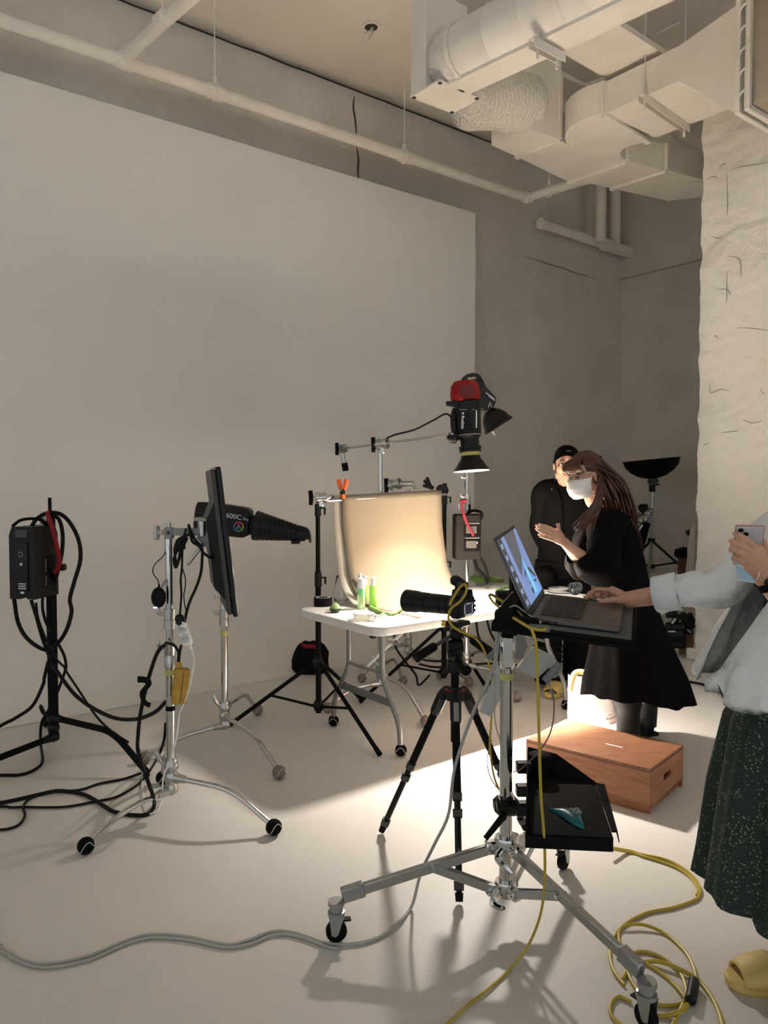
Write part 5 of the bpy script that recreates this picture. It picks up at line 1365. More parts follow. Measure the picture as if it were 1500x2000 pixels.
cable('lamp_cable', [z4(390, 1040, 4.0), z4(392, 1180, 4.0), z4(430, 1310, 4.05), z4(500, 1430, 4.1), z4(585, 1590, 4.13), z4(605, 1700, 4.15)] + [z5(x, y, 4.2) for x, y in ((340, 30), (300, 140), (255, 230), (218, 300), (212, 400))] + [f5(222, 500, 0.02), f5(180, 545), f5(100, 572), f5(-20, 574), f5(-400, 590), f5(-1100, 560)],
      0.008, BC, 'black cable dropping behind the far left pole to the floor')
cable('lamp_cable', [z4(440, 1650, 4.13), z4(405, 1800, 4.1), z5(225, 100, 4.05), z5(170, 210, 4.0), z5(80, 275, 3.95), z5(-30, 340, 3.9), f5(-200, 520), f5(-700, 560)], 0.009, BC, 'black cable curving out of frame left of the far left pole')
# tied vertical cable and the loops on the floor
tc_ = cable('mains_cable', [z6(515, 500, 3.32), z6(455, 545), z6(400, 640), z6(330, 850), z6(290, 1000), z6(245, 1180), z6(205, 1400), z6(185, 1600)] + [z5(720, 430, 3.35), z5(735, 490, 3.34), z5(765, 580, 3.30), z5(800, 680, 3.26)] + [f5(806, 735, 0.012), f5(770, 778), f5(690, 782), f5(600, 765), f5(560, 745), f5(500, 705), f5(440, 675), f5(370, 660), f5(290, 656), f5(180, 680), f5(60, 707), f5(-30, 722), f5(-400, 770), f5(-1100, 740)],
      0.0088, BC, 'black mains cable with a hook tie hanging left of the monitor stand')
tie = MB()
tie.tube([z6(180, 918, 3.28), z6(240, 920, 3.28), z6(310, 930, 3.28)], [0.014, 0.014, 0.013], 8, flat=(1, 0.3), up=V((0, 1, 0)))
tie.tube(catmull([z6(310, 925, 3.28), z6(318, 975, 3.28), z6(265, 1040, 3.28), z6(235, 1090, 3.28), z6(250, 1170, 3.28), z6(285, 1215, 3.28), z6(335, 1235, 3.28)], 5), 0.011, 8, flat=(1, 0.35), up=V((0, 1, 0)))
tie.build('hook_tie', M['blackrub'], tc_)
cable('mains_cable', [f5(-1100, 790), f5(-400, 800), f5(-30, 740), f5(60, 742), f5(120, 740), f5(240, 742), f5(350, 738), f5(480, 715), f5(600, 690), f5(680, 650), f5(745, 600), f5(790, 540, 0.02), z5(830, 470, 3.45), z5(858, 390, 3.42), z5(866, 300, 3.40)], 0.0062, BC, 'black cable along the floor rising behind the monitor stand')
cable('mains_cable', [f5(-1100, 840), f5(-400, 900), f5(-30, 862), f5(40, 855), f5(100, 832), f5(130, 785), f5(122, 740, 0.012), f5(150, 700), f5(220, 672), f5(300, 658, 0.02), f5(420, 650), f5(520, 618), f5(640, 595), f5(740, 562)], 0.0062, BC, 'black cable making an S bend at the floor\'s left edge')

# ================================================================== CABLES AND BOXES ON THE MONITOR STAND
def z7(x, y, Y=3.32): return at(270 + x / 7.5, 1000 + y / 7.5, Y)
cable('monitor_cable', [z7(1150, 690, 3.36), z7(1040, 660), z7(950, 590), z7(890, 500), z7(800, 440), z7(770, 350), z7(740, 190), z7(760, 260), z7(830, 400), z7(900, 480), z7(935, 540), z7(935, 700), z7(915, 900), z7(850, 1100), z7(760, 1300), z7(705, 1480), z7(690, 1580)], 0.0062, BC, 'black cable from the monitor down to the white power strip')
cable('adapter_cable', [z7(700, 240), z7(660, 420), z7(645, 620), z7(640, 800), z7(622, 1000), z7(632, 1200), z7(620, 1400), z7(610, 1500)], 0.0048, BC, 'straight black cable hanging beside the monitor stand pole')
cable('adapter_cable', [z7(645, 820), z7(690, 980), z7(685, 1120), z7(668, 1220), z7(680, 1350), z7(700, 1450)], 0.0026, BC, 'thin wavy black cable between the two hanging cables')
bun = MB()
for k in range(6):
    o_ = 14 * k
    bun.tube(catmull([z7(740 - o_, 330 + 4 * k, 3.31 + .004 * k), z7(640 - o_, 420, 3.31 + .004 * k), z7(575 - o_ * .6, 560, 3.31), z7(520 + o_ * .4, 690, 3.31), z7(545 + 5 * k, 810 - 12 * k, 3.31), z7(580 + 4 * k, 760 - 20 * k, 3.31), z7(640 - o_ * .3, 560, 3.31), z7(720 - o_ * .5, 380, 3.31)], 6), 0.0055, 6)
bun.tube([z7(530, 560, 3.31), z7(680, 500, 3.31)], 0.012, 8)
tag(bun.build('cable_bundle', BC), 'tied bundle of black cable hanging from the monitor arm', 'cable')
cable('puck_cable', [z7(412, 530, 3.36), z7(370, 640, 3.34), z7(250, 760, 3.33), z7(212, 860, 3.33), z7(235, 930, 3.33), z7(290, 1000, 3.33), z7(302, 1080, 3.33)], 0.0022, BC, 'thin curly wire above the round black puck')
pu = z7(300, 1250, 3.31)
pk2 = thing('round_puck', 'round black puck with a small glowing light hanging on the monitor stand', 'puck', pu)
pn = V((-0.55, -0.83, 0.1)).normalized()
MB().lathe(pu - pn * 0.006, pn, [(0, 0.0), (0, 0.040), (0.004, 0.044), (0.010, 0.044), (0.014, 0.040), (0.014, 0)], 30).build('puck_body', M['blackrub'], pk2)
MB().tube([z7(305, 1050, 3.32), z7(306, 1105, 3.32)], [0.003, 0.006], 8).build('cable_boot', M['blackrub'], pk2)
MB().cyl(z7(350, 1100, 3.33), z7(400, 1000, 3.34), 0.006, n=8).build('lug', M['midgrey'], pk2)
MB().ball(z7(248, 1400, 3.295), 0.0045, (2.2, 1, 0.8), 10, 6).build('status_light', emis('puck_light', (0.55, 0.60, 1.0), 3.0), pk2)
# white power strip, plugs and cord
def box_dirs(p, q):
    d = (q - p).normalized(); y = (V((0, -1, 0.15)) - d * V((0, -1, 0.15)).dot(d)).normalized(); return d, y.cross(d), y
s0, s1 = z6(700, 210, 3.30), z6(800, 500, 3.30)
dS, xS, yS = box_dirs(s0, s1)
L = (s1 - s0).length
strip = thing('power_strip', 'white two-socket power strip hanging beside the monitor stand pole', 'power strip', s1)
MB().box((s0 + s1) / 2, (L, 0.046, 0.036), (dS, xS, yS), 0.008).build('strip_body', M['white'], strip)
for t in (0.28, 0.68):
    c = s0.lerp(s1, t) + yS * 0.0185
    sk = MB().lathe(c, yS, [(0, 0.0195), (0.002, 0.0195), (0.002, 0.0175), (-0.004 + 0.004, 0.016), (0.0005, 0.0)], 24).build('socket', M['ltgrey'], strip)
    for e in (-1, 1): MB().cyl(c + xS * 0.006 * e + yS * 0.001, c + xS * 0.006 * e + yS * 0.0022, 0.0022, n=8).build('socket_hole', M['crack'], sk)
pg = MB(); pg.tube([z6(690, 175, 3.27), z6(700, 205, 3.27), z6(720, 215, 3.29)], [0.010, 0.021, 0.021], 14); pg.ball(z6(690, 175, 3.28), 0.020)
pg.build('black_plug', M['black'], strip)
MB().tube([z6(750, 215, 3.27), z6(725, 270, 3.27)], [0.013, 0.015], 12).build('white_plug', M['white'], strip)
MB().tube([z6(815, 500, 3.30), z6(845, 555, 3.30)], [0.009, 0.004], 10).build('cord_boot', M['white'], strip)
cable('white_cable', [z6(842, 550, 3.30), z6(868, 690), z6(845, 860), z6(810, 1010), z6(770, 1150), z6(695, 1330, 3.29), z6(675, 1480, 3.28), z6(650, 1650, 3.27), z6(605, 1800, 3.26)] + [z5(890, 500, 3.26), z5(858, 570, 3.25), z5(850, 640, 3.24)] + [f5(850, 690, 0.012), f5(822, 760), f5(775, 770), f5(752, 700), f5(745, 600), f5(780, 510, 0.02), z5(820, 440, 3.5), z5(862, 370, 3.45)], 0.0036, M['whitecab'], 'thin white cord from the power strip down to the floor and back')
# yellow adapter block
a0_, a1_ = z6(690, 780, 3.30), z6(640, 1210, 3.30)
dA = (a1_ - a0_).normalized(); pA = V((0.55, -0.83, 0)); pA = (pA - dA * pA.dot(dA)).normalized(); xA = dA.cross(pA)
M['yellowbox'] = mat('worn_yellow_wrap', (0.50, 0.30, 0.045), 0.45, noise=(30, (0.36, 0.20, 0.03), 0.8))
ya = thing('power_adapter', 'yellow wrapped power adapter strapped to the monitor stand pole', 'adapter', a1_)
mid = (z6(715, 790, 3.30) + z6(690, 1210, 3.30)) / 2
MB().box(mid, ((a1_ - a0_).length, 0.038, 0.062), (dA, pA, xA), 0.005).build('adapter_body', M['yellowbox'], ya)
MB().box(mid + pA * 0.0193 - xA * 0.0, ((a1_ - a0_).length * 0.92, 0.001, 0.003), (dA, pA, xA)).build('seam', M['dkgrey'], ya)
MB().tube([z6(680, 700, 3.30), z6(685, 750, 3.30), z6(690, 775, 3.30)], [0.010, 0.013, 0.014], 10).build('cable_gland', M['yellowbox'], ya)
cable('adapter_lead', [z6(712, 500, 3.30), z6(700, 560, 3.30), z6(690, 640, 3.30), z6(682, 710, 3.30)], 0.006, BC, 'short black lead into the top of the yellow adapter')
cable('adapter_lead', [z6(520, 470, 3.31), z6(600, 490, 3.29), z6(650, 530, 3.29), z6(680, 600, 3.30), z6(672, 700, 3.31)], 0.006, BC, 'short black lead curling around the pole above the yellow adapter')

# ================================================================== GREY CORD AND YELLOW TETHER CABLES
FG = lambda x, y, z=0.007: onz(x, y, z)
gp = [FG(-900, 1640), FG(-420, 1735), FG(-40, 1835), FG(0, 1850), FG(45, 1876), FG(90, 1883), FG(170, 1868), FG(240, 1840), FG(290, 1826), FG(360, 1829), FG(440, 1845), FG(480, 1838), FG(530, 1820), FG(575, 1822), FG(640, 1843), FG(700, 1842), FG(745, 1828), FG(780, 1800, 0.012)]
up = [at(805, 1768, 2.62), at(822, 1705, 2.58), at(848, 1650, 2.54), at(876, 1590, 2.52), at(888, 1500, 2.50), at(925, 1390, 2.47), at(962, 1310, 2.44), at(970, 1250, 2.42), at(978, 1190, 2.42), at(1003, 1158, 2.45)]
cable('grey_cable', gp + up, 0.0055, M['greycab'], 'long grey cord across the foreground floor rising to the laptop tray')
cable('grey_cable', [FG(-900, 1660), FG(-420, 1745), FG(-40, 1839), FG(0, 1856), FG(45, 1881), FG(95, 1889), FG(175, 1874), FG(250, 1842), FG(300, 1831), FG(370, 1836), FG(440, 1850), FG(490, 1843), FG(535, 1826), FG(580, 1828), FG(640, 1849), FG(660, 1852)], 0.005, M['greycab'], 'second grey cord lying beside the long one at the left floor edge')
cable('thin_grey_cable', [at(1046, 1210, 2.16), at(1025, 1195, 2.2), at(1007, 1183, 2.22), at(993, 1190, 2.24), at(988, 1211, 2.3), at(980, 1230, 2.36), at(974, 1256, 2.38), at(968, 1310, 2.4), at(966, 1400, 2.42), at(978, 1450, 2.45), at(986, 1480, 2.46)], 0.0024, M['greycab'], 'thin grey cable drooping from the laptop tray beside the pole')
yv = [at(1038, 1228, 2.09), at(1047, 1260, 2.08), at(1050, 1330, 2.08), at(1052, 1400, 2.08), at(1054, 1480, 2.08), at(1057, 1560, 2.09), at(1063, 1640, 2.11), at(1064, 1710, 2.16), at(1057, 1780, 2.23), at(1035, 1840, 2.30), FG(1000, 1889, 0.012), FG(950, 1935), FG(905, 1972), FG(840, 2040), FG(700, 2250), FG(650, 2600)]
cable('tether_cable', yv, 0.0042, M['yellowcab'], 'yellow tether cable hanging straight down in front of the rolling stand to the floor')
def zc(x, y, Y=2.15): return at(860 + x / 5.77, 1100 + y / 5.77, Y)
cable('tether_cable', [zc(640, 395, 2.40), zc(700, 430, 2.36), zc(800, 490, 2.30), zc(880, 550, 2.24), zc(945, 620, 2.19)], 0.0042, M['yellowcab'], 'short yellow cable tucked behind the laptop lid')
cable('tether_cable', [zc(640, 400, 2.42), zc(590, 360, 2.42), zc(552, 362, 2.38), zc(580, 420, 2.34), zc(640, 480, 2.28), zc(750, 570, 2.2), zc(880, 650, 2.13), zc(1000, 720, 2.10), zc(1090, 748, 2.10), zc(1175, 750, 2.10), zc(1202, 712, 2.115)], 0.0042, M['yellowcab'], 'yellow cable curving along the near edge of the laptop tray')
def zt(x, y, Y): return at(780 + x / 8.33, 1100 + y / 8.33, Y)
cable('tether_cable', [zt(950, 655, 2.97), zt(1030, 570, 2.96), zt(1085, 470, 2.96), zt(1090, 380, 2.97), zt(1045, 345, 2.97), zt(980, 400, 2.96), zt(900, 520, 2.96), zt(840, 630, 2.96), zt(822, 690, 2.96)], 0.005, M['yellowcab'], 'yellow cable looped over the back of the camera')
cable('tether_cable', [zt(960, 650, 2.96), zt(860, 720, 2.94), zt(805, 820, 2.93), zt(808, 930, 2.93), zt(870, 1030, 2.93), zt(1000, 1110, 2.92), zt(1120, 1160, 2.92), zt(1210, 1195, 2.92)], 0.005, M['yellowcab'], 'yellow cable from the camera down over the tripod head')
cable('tether_cable', [zt(1210, 1195, 2.90), zt(1330, 1330, 2.90), zt(1400, 1480, 2.88), zt(1450, 1620, 2.86), zt(1490, 1760, 2.84), at(961, 1340, 2.80), at(960, 1400, 2.76), at(957, 1460, 2.72), at(966, 1520, 2.68), at(985, 1560, 2.62)], 0.004, M['yellowcab'], 'yellow cable dropping from the tripod handle behind the tripod leg')
cable('thin_red_cable', [at(960, 1445, 2.75), at(952, 1480, 2.72), at(955, 1510, 2.66), at(968, 1535, 2.6), at(985, 1550, 2.56)], 0.0022, mat('dull_pink_cable', (0.30, 0.20, 0.18), 0.5), 'thin pinkish cable looping beside the rolling stand pole')
cable('thin_red_cable', [at(1080, 1345, 2.3), at(1082, 1390, 2.3), at(1075, 1430, 2.28), at(1055, 1465, 2.28), at(1020, 1500, 2.34), at(1003, 1508, 2.44)], 0.0022, mat('dull_red_cable', (0.16, 0.09, 0.085), 0.5), 'thin dark cable swinging from the grey adapter to the pole')
# coil on the floor, right
def zf(x, y, z=0.006): return onz(1150 + x / 3.031, 1340 + y / 3.031, z)
yc = thing('tether_coil', 'yellow tether cable running in an S bend and coiled on the floor at the right', 'cable', zf(400, 1750))
paths = [[(120, 955, .04), (240, 975), (330, 1000), (430, 1020), (520, 1055), (610, 1120), (655, 1190), (655, 1235), (620, 1270), (500, 1312), (400, 1330), (320, 1352), (200, 1420), (135, 1510), (125, 1600), (150, 1690), (210, 1770)],
         [(120, 962, .04), (240, 984), (330, 1010), (430, 1040), (520, 1075), (600, 1130), (645, 1200), (640, 1240)],
         [(330, 1860), (250, 1740), (222, 1650), (250, 1590), (330, 1572), (440, 1610), (540, 1700), (578, 1800), (560, 1870), (500, 1890), (420, 1888), (330, 1870)],
         [(640, 1740), (615, 1650), (560, 1560), (450, 1465), (330, 1415, .014), (230, 1415, .014), (180, 1450), (190, 1530), (270, 1600), (400, 1680), (500, 1760), (570, 1840, .014), (590, 1890)],
         [(195, 1740), (240, 1675), (330, 1635), (420, 1632, .014), (520, 1668, .014), (640, 1735), (720, 1830), (770, 1930), (800, 2040)],
         [(600, 1868), (540, 1925, .014), (450, 1952), (380, 1945), (300, 1900)],
         [(250, 1870), (180, 1840), (135, 1875), (130, 1940), (180, 2000), (260, 2040)],
         [(560, 1880, .014), (520, 1960), (480, 2040)]]
for i, p_ in enumerate(paths):
    MB().tube(catmull([zf(q[0], q[1], q[2] if len(q) > 2 else 0.006) for q in p_], 8), 0.0055 if i not in (4, 5) else 0.0065, 8).build('cable_turn', M['yellowcab'], yc)
fa, fb = zf(625, 1740, 0.018), zf(600, 1870, 0.018)
MB().tube([fa, fa.lerp(fb, 0.06), fa.lerp(fb, 0.94), fb], [0.010, 0.016, 0.016, 0.010], 12).build('cable_connector', M['black'], yc)

# grey adapters hanging under the tray
def z8(x, y, Y=2.60): return at(840 + x / 5.357, 1220 + y / 5.357, Y)
ga = thing('grey_adapter', 'light grey flat adapter box hanging under the laptop tray, right of the pole', 'adapter', z8(1100, 570))
MB().prism([z8(905, 460), z8(1080, 240), z8(1295, 345), z8(1300, 400), z8(1115, 570)], (0.004, 0.03, 0)).build('adapter_body', M['ltgrey'], ga, ang=20)
MB().tube([z8(1195, 590, 2.57), z8(1360, 410, 2.57)], [0.012, 0.015], 10).build('grey_plug', M['midgrey'], ga)
MB().tube(catmull([z8(1370, 400, 2.57), z8(1375, 460, 2.57), z8(1320, 540, 2.57), z8(1265, 560, 2.57), z8(1255, 640, 2.55), z8(1275, 760, 2.5)], 5), 0.003, 6).build('grey_lead', M['greycab'], ga)
o = MB().prism([z8(508, 910, 2.62), z8(640, 965, 2.62), z8(770, 690, 2.66), z8(750, 395, 2.68), z8(690, 400, 2.68), z8(660, 560, 2.66)], (0.005, 0.02, 0)).build('grey_sheath', M['ltgrey'], ang=20)
tag(o, 'light grey flat plastic sheath hanging left of the rolling stand pole', 'sheath')
o = MB().prism([z8(900, 110, 2.66), z8(1000, 150, 2.66), z8(1020, 230, 2.66), z8(960, 340, 2.66), z8(900, 330, 2.66)], (0.003, 0.02, 0)).build('grey_pouch', M['midgrey'], ang=20)
tag(o, 'grey plastic piece under the tray just right of the clamp block', 'plastic piece')

# ================================================================== CABLES UNDER AND BEHIND THE TABLE
for pts, lab in (([(770, 1230), (772, 1262), (790, 1290), (812, 1318), (818, 1338), (840, 1318)], 'black cable drooping from the table edge behind the tripod handle'),
                 ([(930, 1212), (934, 1240), (945, 1262), (965, 1290), (1000, 1310)], 'black cable hanging under the right half of the table, left one'),
                 ([(950, 1206), (958, 1235), (975, 1262), (1000, 1282)], 'black cable hanging under the right half of the table, right one'),
                 ([(818, 1297), (850, 1303), (900, 1300), (960, 1296), (1040, 1302), (1095, 1300)], 'black cable stretched low behind the tripod'),
                 ([(806, 1284), (835, 1290), (860, 1291), (905, 1285), (925, 1279)], 'black cable on the floor far behind the table, upper one'),
                 ([(1040, 1262), (1070, 1266), (1095, 1263), (1105, 1258)], 'black cable behind the rolling stand, upper of four'),
                 ([(1038, 1272), (1070, 1277), (1100, 1273)], 'black cable behind the rolling stand, second of four'),
                 ([(1045, 1282), (1075, 1284), (1100, 1282)], 'black cable behind the rolling stand, third of four'),
                 ([(1050, 1291), (1075, 1294), (1102, 1293)], 'black cable behind the rolling stand, lowest of four')):
    cable('floor_cable', [at(x, y, 5.4) for x, y in pts], 0.008, BC, lab, group='cables behind the table')
cable('floor_cable', [onz(x, y, 0.012) for x, y in ((1205, 1356), (1235, 1357), (1290, 1358), (1330, 1357), (1345, 1348), (1336, 1338))] , 0.011, BC, 'black cable loop on the bright floor below the black dress hem')
cable('floor_cable', [onz(x, y, 0.012) for x, y in ((1345, 1331), (1370, 1336), (1385, 1342), (1420, 1360))], 0.009, BC, 'black cable end on the floor beside the pale wall base')

# ================================================================== SECOND LIGHT AND PACK BEHIND THE LAMP
YB = 5.35
kB = YB / FOC
bst = cstand('pack_stand', 'chrome stand behind the table carrying the grey pack and the second black light', (at(912, 900, YB).x, YB),
    [xy(at(1010, 1200, 5.15)), xy(at(860, 1200, 5.75)), xy(at(985, 1200, 5.95))], [0.20, 0.14, 0.26],
    [(0.12, 0.75, 0.018), (0.74, 1.30, 0.0165), (1.28, zat(800, YB), 0.013)], M['chrome'], M['steel'], M['greyfelt'], collars=[(zat(985, YB), zat(965, YB), 0.024), (zat(938, YB), zat(928, YB), 0.02)])
rl = thing('second_light', 'black light with slotted handle and cone reflector, behind the strobe with the red cover', 'studio light', at(955, 800, YB))
def q2(px, py, d=0.0): return at(px, py, YB + d)
def z9(x, y, d=0.0): return at(860 + x / 8.33, 710 + y / 8.33, YB + d)
# handle plate with a slot, curving down into the body
hp = MB()
outp = [z9(*p, d=-0.03) for p in ((320, 300), (370, 220), (430, 175), (520, 152), (590, 158), (650, 195), (700, 280), (740, 370), (820, 460), (900, 540), (915, 590), (900, 640), (860, 720), (740, 740), (640, 620), (600, 500), (620, 290))]
# split around the slot: top band, side, body
band = MB()
slot_ = ((440, 262), (600, 245), (598, 203), (470, 212), (448, 232))
band.prism([z9(*p, d=-0.03) for p in ((320, 300), (370, 220), (430, 175), (520, 152), (590, 158), (650, 195), (598, 203), (470, 212), (448, 232), (440, 262))], (0, 0.05, 0))
band.prism([z9(*p, d=-0.03) for p in ((320, 300), (440, 262), (600, 245), (598, 203), (650, 195), (700, 280), (640, 300))], (0, 0.05, 0))
band.build('handle_plate', M['black'], rl, ang=25)
MB().prism([z9(*p, d=-0.05) for p in ((560, 300), (700, 280), (740, 370), (820, 460), (900, 540), (915, 590), (900, 640), (860, 720), (740, 760), (660, 700), (600, 560))], (0, 0.10, 0)).build('lamp_body', M['black'], rl, ang=25)
c0_, c1_ = z9(790, 760), z9(960, 1030)
dR = (c1_ - c0_).normalized()
R0 = [(0.0, 10 * kB), (0.01, 13 * kB), (8 * kB, 19 * kB), (18 * kB, 25 * kB), (31 * kB, 29 * kB), (33 * kB, 31 * kB), (37 * kB, 31 * kB), (37 * kB, 28 * kB), (33 * kB, 24 * kB), (14 * kB, 14 * kB), (12 * kB, 0)]
MB().lathe(c0_, dR, R0, 36, cap=False).build('cone_reflector', M['blackg'], rl)
MB().box(z9(825, 785), (0.02, 0.03, 0.03), None, 0.005).build('latch', M['dkgrey'], rl)
un = V((1, 0, -0.75)).normalized(); vn = V((0.75, 0, 1)).normalized()
mk = MB(); e_ = z9(810, 670, -0.053)
mk.tube([e_ + V((-0.012, 0, -0.016)), e_ + V((0, 0, 0.018)), e_ + V((0.010, 0, -0.014))], 0.0025, 5); mk.build('emblem_mark', M['ltgrey'], rl)
for k, (x, y) in enumerate(((790, 520), (820, 560))):
    MB().box(z9(x + 20, y + 5, -0.052), (0.075 - 0.02 * k, 0.001, 0.008), (un, V((0, 1, 0)), vn)).build('lettering', M['midgrey'], rl)
for k in range(3):
    MB().box(z9(840 + 16 * k, 1085 + 14 * k, -0.052 - 0.012 + 0.01 * k), (0.010, 0.002, 0.045), (V((1, 0, 0.3)).normalized(), V((0, 1, 0)), V((-0.3, 0, 1)).normalized())).build('lettering', M['midgrey'], rl)
cable('power_cable', [q2(913, 925), q2(909, 945), q2(912, 965), q2(917, 985), q2(918, 1000)], 0.007, BC, 'black cable running down the chrome pole under the strobe')
rp2 = thing('grey_pack', 'dark grey battery pack with two bays and a faded red strap, behind the table', 'battery pack', q2(909, 1090))
M['packgrey'] = mat('dark_pack_grey', (0.012, 0.010, 0.009), 0.6, spec=0.15)
pkc = (q2(884, 1003) + q2(935, 1090)) / 2 - V((0, 0.06, 0))
pw, ph_ = 51 * kB, 87 * kB
axk = (V((0.99, 0.12, 0)).normalized(), V((-0.12, 0.99, 0)).normalized(), ZX)
MB().box(pkc, (pw, 0.10, ph_), axk, 0.008).build('pack_body', M['packgrey'], rp2)
def kb2(x, z, w, h, m, nm, t=0.006):
    return MB().box(pkc - axk[1] * 0.052 + axk[0] * x + ZX * z, (w, t, h), axk, 0.002).build(nm, m, rp2)
for z in (0.045, -0.055):
    kb2(0.028, z, 0.115, 0.085, M['blackg'], 'bay', 0.006)
    kb2(0.020, z + 0.004, 0.075, 0.050, M['dkgrey'], 'bay_window', 0.010)
    kb2(0.028, z + 0.048, 0.10, 0.006, M['midgrey'], 'bay_rim', 0.010)
kb2(0.062, -0.040, 0.006, 0.016, M['ltgrey'], 'latch', 0.012)
for px in (896, 905): MB().cyl(q2(px, 1004, -.05), q2(px, 985, -.05), 0.006, n=10).build('plug', M['ltgrey'], rp2)
MB().tube(catmull([q2(912, 1003, -.05), q2(925, 997, -.05), q2(940, 1001, -.05), q2(940, 1012, -.05), q2(934, 1016, -.05)], 5), 0.010, 8).build('handle', M['blackrub'], rp2)
tag(MB().tube(catmull([q2(902, 978, -.12), q2(903, 990, -.125), q2(905, 1002, -.13), q2(912, 1022, -.13), q2(920, 1036, -.13), q2(925, 1047, -.13)], 5), 0.012, 8, flat=(0.8, 0.15), up=V((0, 1, 0))).build('strap', M['pinkfab']), 'faded red strap hanging in front of the grey pack behind the table', 'strap')
o = MB().box(q2(905, 978, -.08), (0.045, 0.05, 0.02), None, 0.006).build('strap_knot', M['redfab']); tag(o, 'red strap knot tied to the chrome pole above the grey pack', 'strap')
cable('power_cable', [q2(936, 1088), q2(945, 1100), q2(950, 1115), q2(955, 1135)], 0.009, BC, 'thick black cable dropping right of the grey pack behind the table')
cable('power_cable', [q2(926, 1092), q2(932, 1110), q2(945, 1125), q2(952, 1140)], 0.012, BC, 'black cable pair dropping below the grey pack behind the table')

# ================================================================== BAGS
q = onz(606, 1313)
sb = thing('sandbag', 'black sandbag with red trim standing on the floor left of the table', 'bag', q)
mb = MB()
R = []
kS = q.y / FOC
for i, (z, wx, wy, dx) in enumerate(((0.0, 30, 20, 0), (0.03, 36, 24, 0), (0.09, 37, 25, 0), (0.16, 33, 22, 2), (0.21, 26, 16, 2), (0.235, 18, 8, 1), (0.24, 10, 4, 0))):
    R.append([q + V((dx * kS, 0, z)) + V((cos(a) * wx * kS * (1 + 0.10 * NZ.noise(V((cos(a) * 2, sin(a) * 2, z * 14)))), sin(a) * wy * kS * (1 + 0.12 * NZ.noise(V((cos(a) * 2, sin(a) * 2, z * 11 + 4)))), 0.02 * NZ.noise(V((cos(a) * 3, sin(a) * 3, i)))*(1 if i else 0))) for a in [2 * pi * k / 28 for k in range(28)]])
mb.rings(R); mb.build('bag_body', M['blackfab'], sb, ang=180)
MB().tube(catmull([q + V((-0.06, -0.05, 0.232)), q + V((-0.02, -0.075, 0.220)), q + V((0.03, -0.07, 0.218)), q + V((0.085, -0.05, 0.200))], 5), 0.016, 8, flat=(0.5, 1.0)).build('red_trim', M['redfab'], sb)
MB().tube(catmull([q + V((0.06, -0.065, 0.212)), q + V((0.085, -0.085, 0.15)), q + V((0.07, -0.10, 0.08)), q + V((0.055, -0.10, 0.0))], 5), 0.012, 8, flat=(0.9, 0.25), up=V((0, 1, 0))).build('red_strap', M['redfab'], sb)

YBG = 4.62
M['bagw'] = mat('white_tote', (0.40, 0.385, 0.37), 0.6, bump=(9, 0.4, 0.02))
bg = thing('shopping_bag', 'white shopping bag with a small black mark standing behind the wooden box', 'bag', at(1165, 1424, YBG))
G = []
for i, z in enumerate((1428, 1415, 1395, 1370, 1350, 1333, 1318)):
    t = i / 6
    row = []
    for k in range(28):
        a = 2 * pi * k / 28
        hw_ = (1 - 0.28 * t) * 56; off = -16 * t
        ca = abs(cos(a)) ** 0.6 * (1 if cos(a) >= 0 else -1); sa = abs(sin(a)) ** 0.6 * (1 if sin(a) >= 0 else -1)
        p = at(1166 + off + ca * hw_, z + 6 * (1 - t) * 0, YBG)
        row.append(p + V((0, sa * 0.085 * (1 - 0.55 * t), 0)) + V((0, 0.018 * NZ.noise(V((k * 0.5, t * 5, 2))), 0.01 * NZ.noise(V((k * 0.4, t * 3, 7))) * t)))
    G.append(row)
mb = MB(); mb.rings(G, cap=False); mb.add(G[0], [tuple(range(27, -1, -1))]); mb.build('bag_body', M['bagw'], bg, ang=180)
MB().tube(catmull([at(1113, 1350, YBG - .06), at(1117, 1330, YBG - .05), at(1122, 1316, YBG - .04), at(1133, 1312, YBG - .04), at(1146, 1316, YBG - .05), at(1148, 1330, YBG - .07)], 6), 0.016, 8, flat=(0.35, 1.0)).build('handle', mat('tan_handle', (0.40, 0.21, 0.08), 0.6), bg)
sw = MB(); 
sw.prism([at(x, y, YBG - 0.092) for x, y in ((1183, 1403), (1192, 1403), (1202, 1398), (1206, 1394), (1201, 1402), (1194, 1405), (1184, 1405))], (0, 0.001, 0)); sw.build('print_mark', M['crack'], bg)
rg = [at(1192 + 9 * cos(t), 1398 + 6 * sin(t), YBG - 0.092) for t in [2 * pi * k / 24 for k in range(24)]]
MB().tube(rg, 0.0010, 5, closed=True).build('print_ring', M['midgrey'], bg)
o = MB().box(at(1205, 1426, 4.50), (0.12, 0.10, 0.05), (UX, VX, ZX), 0.01).build('pink_packet', mat('pink_paper', (0.80, 0.50, 0.48), 0.7)); tag(o, 'pink packet on the floor between the white bag and the wooden box', 'packet')

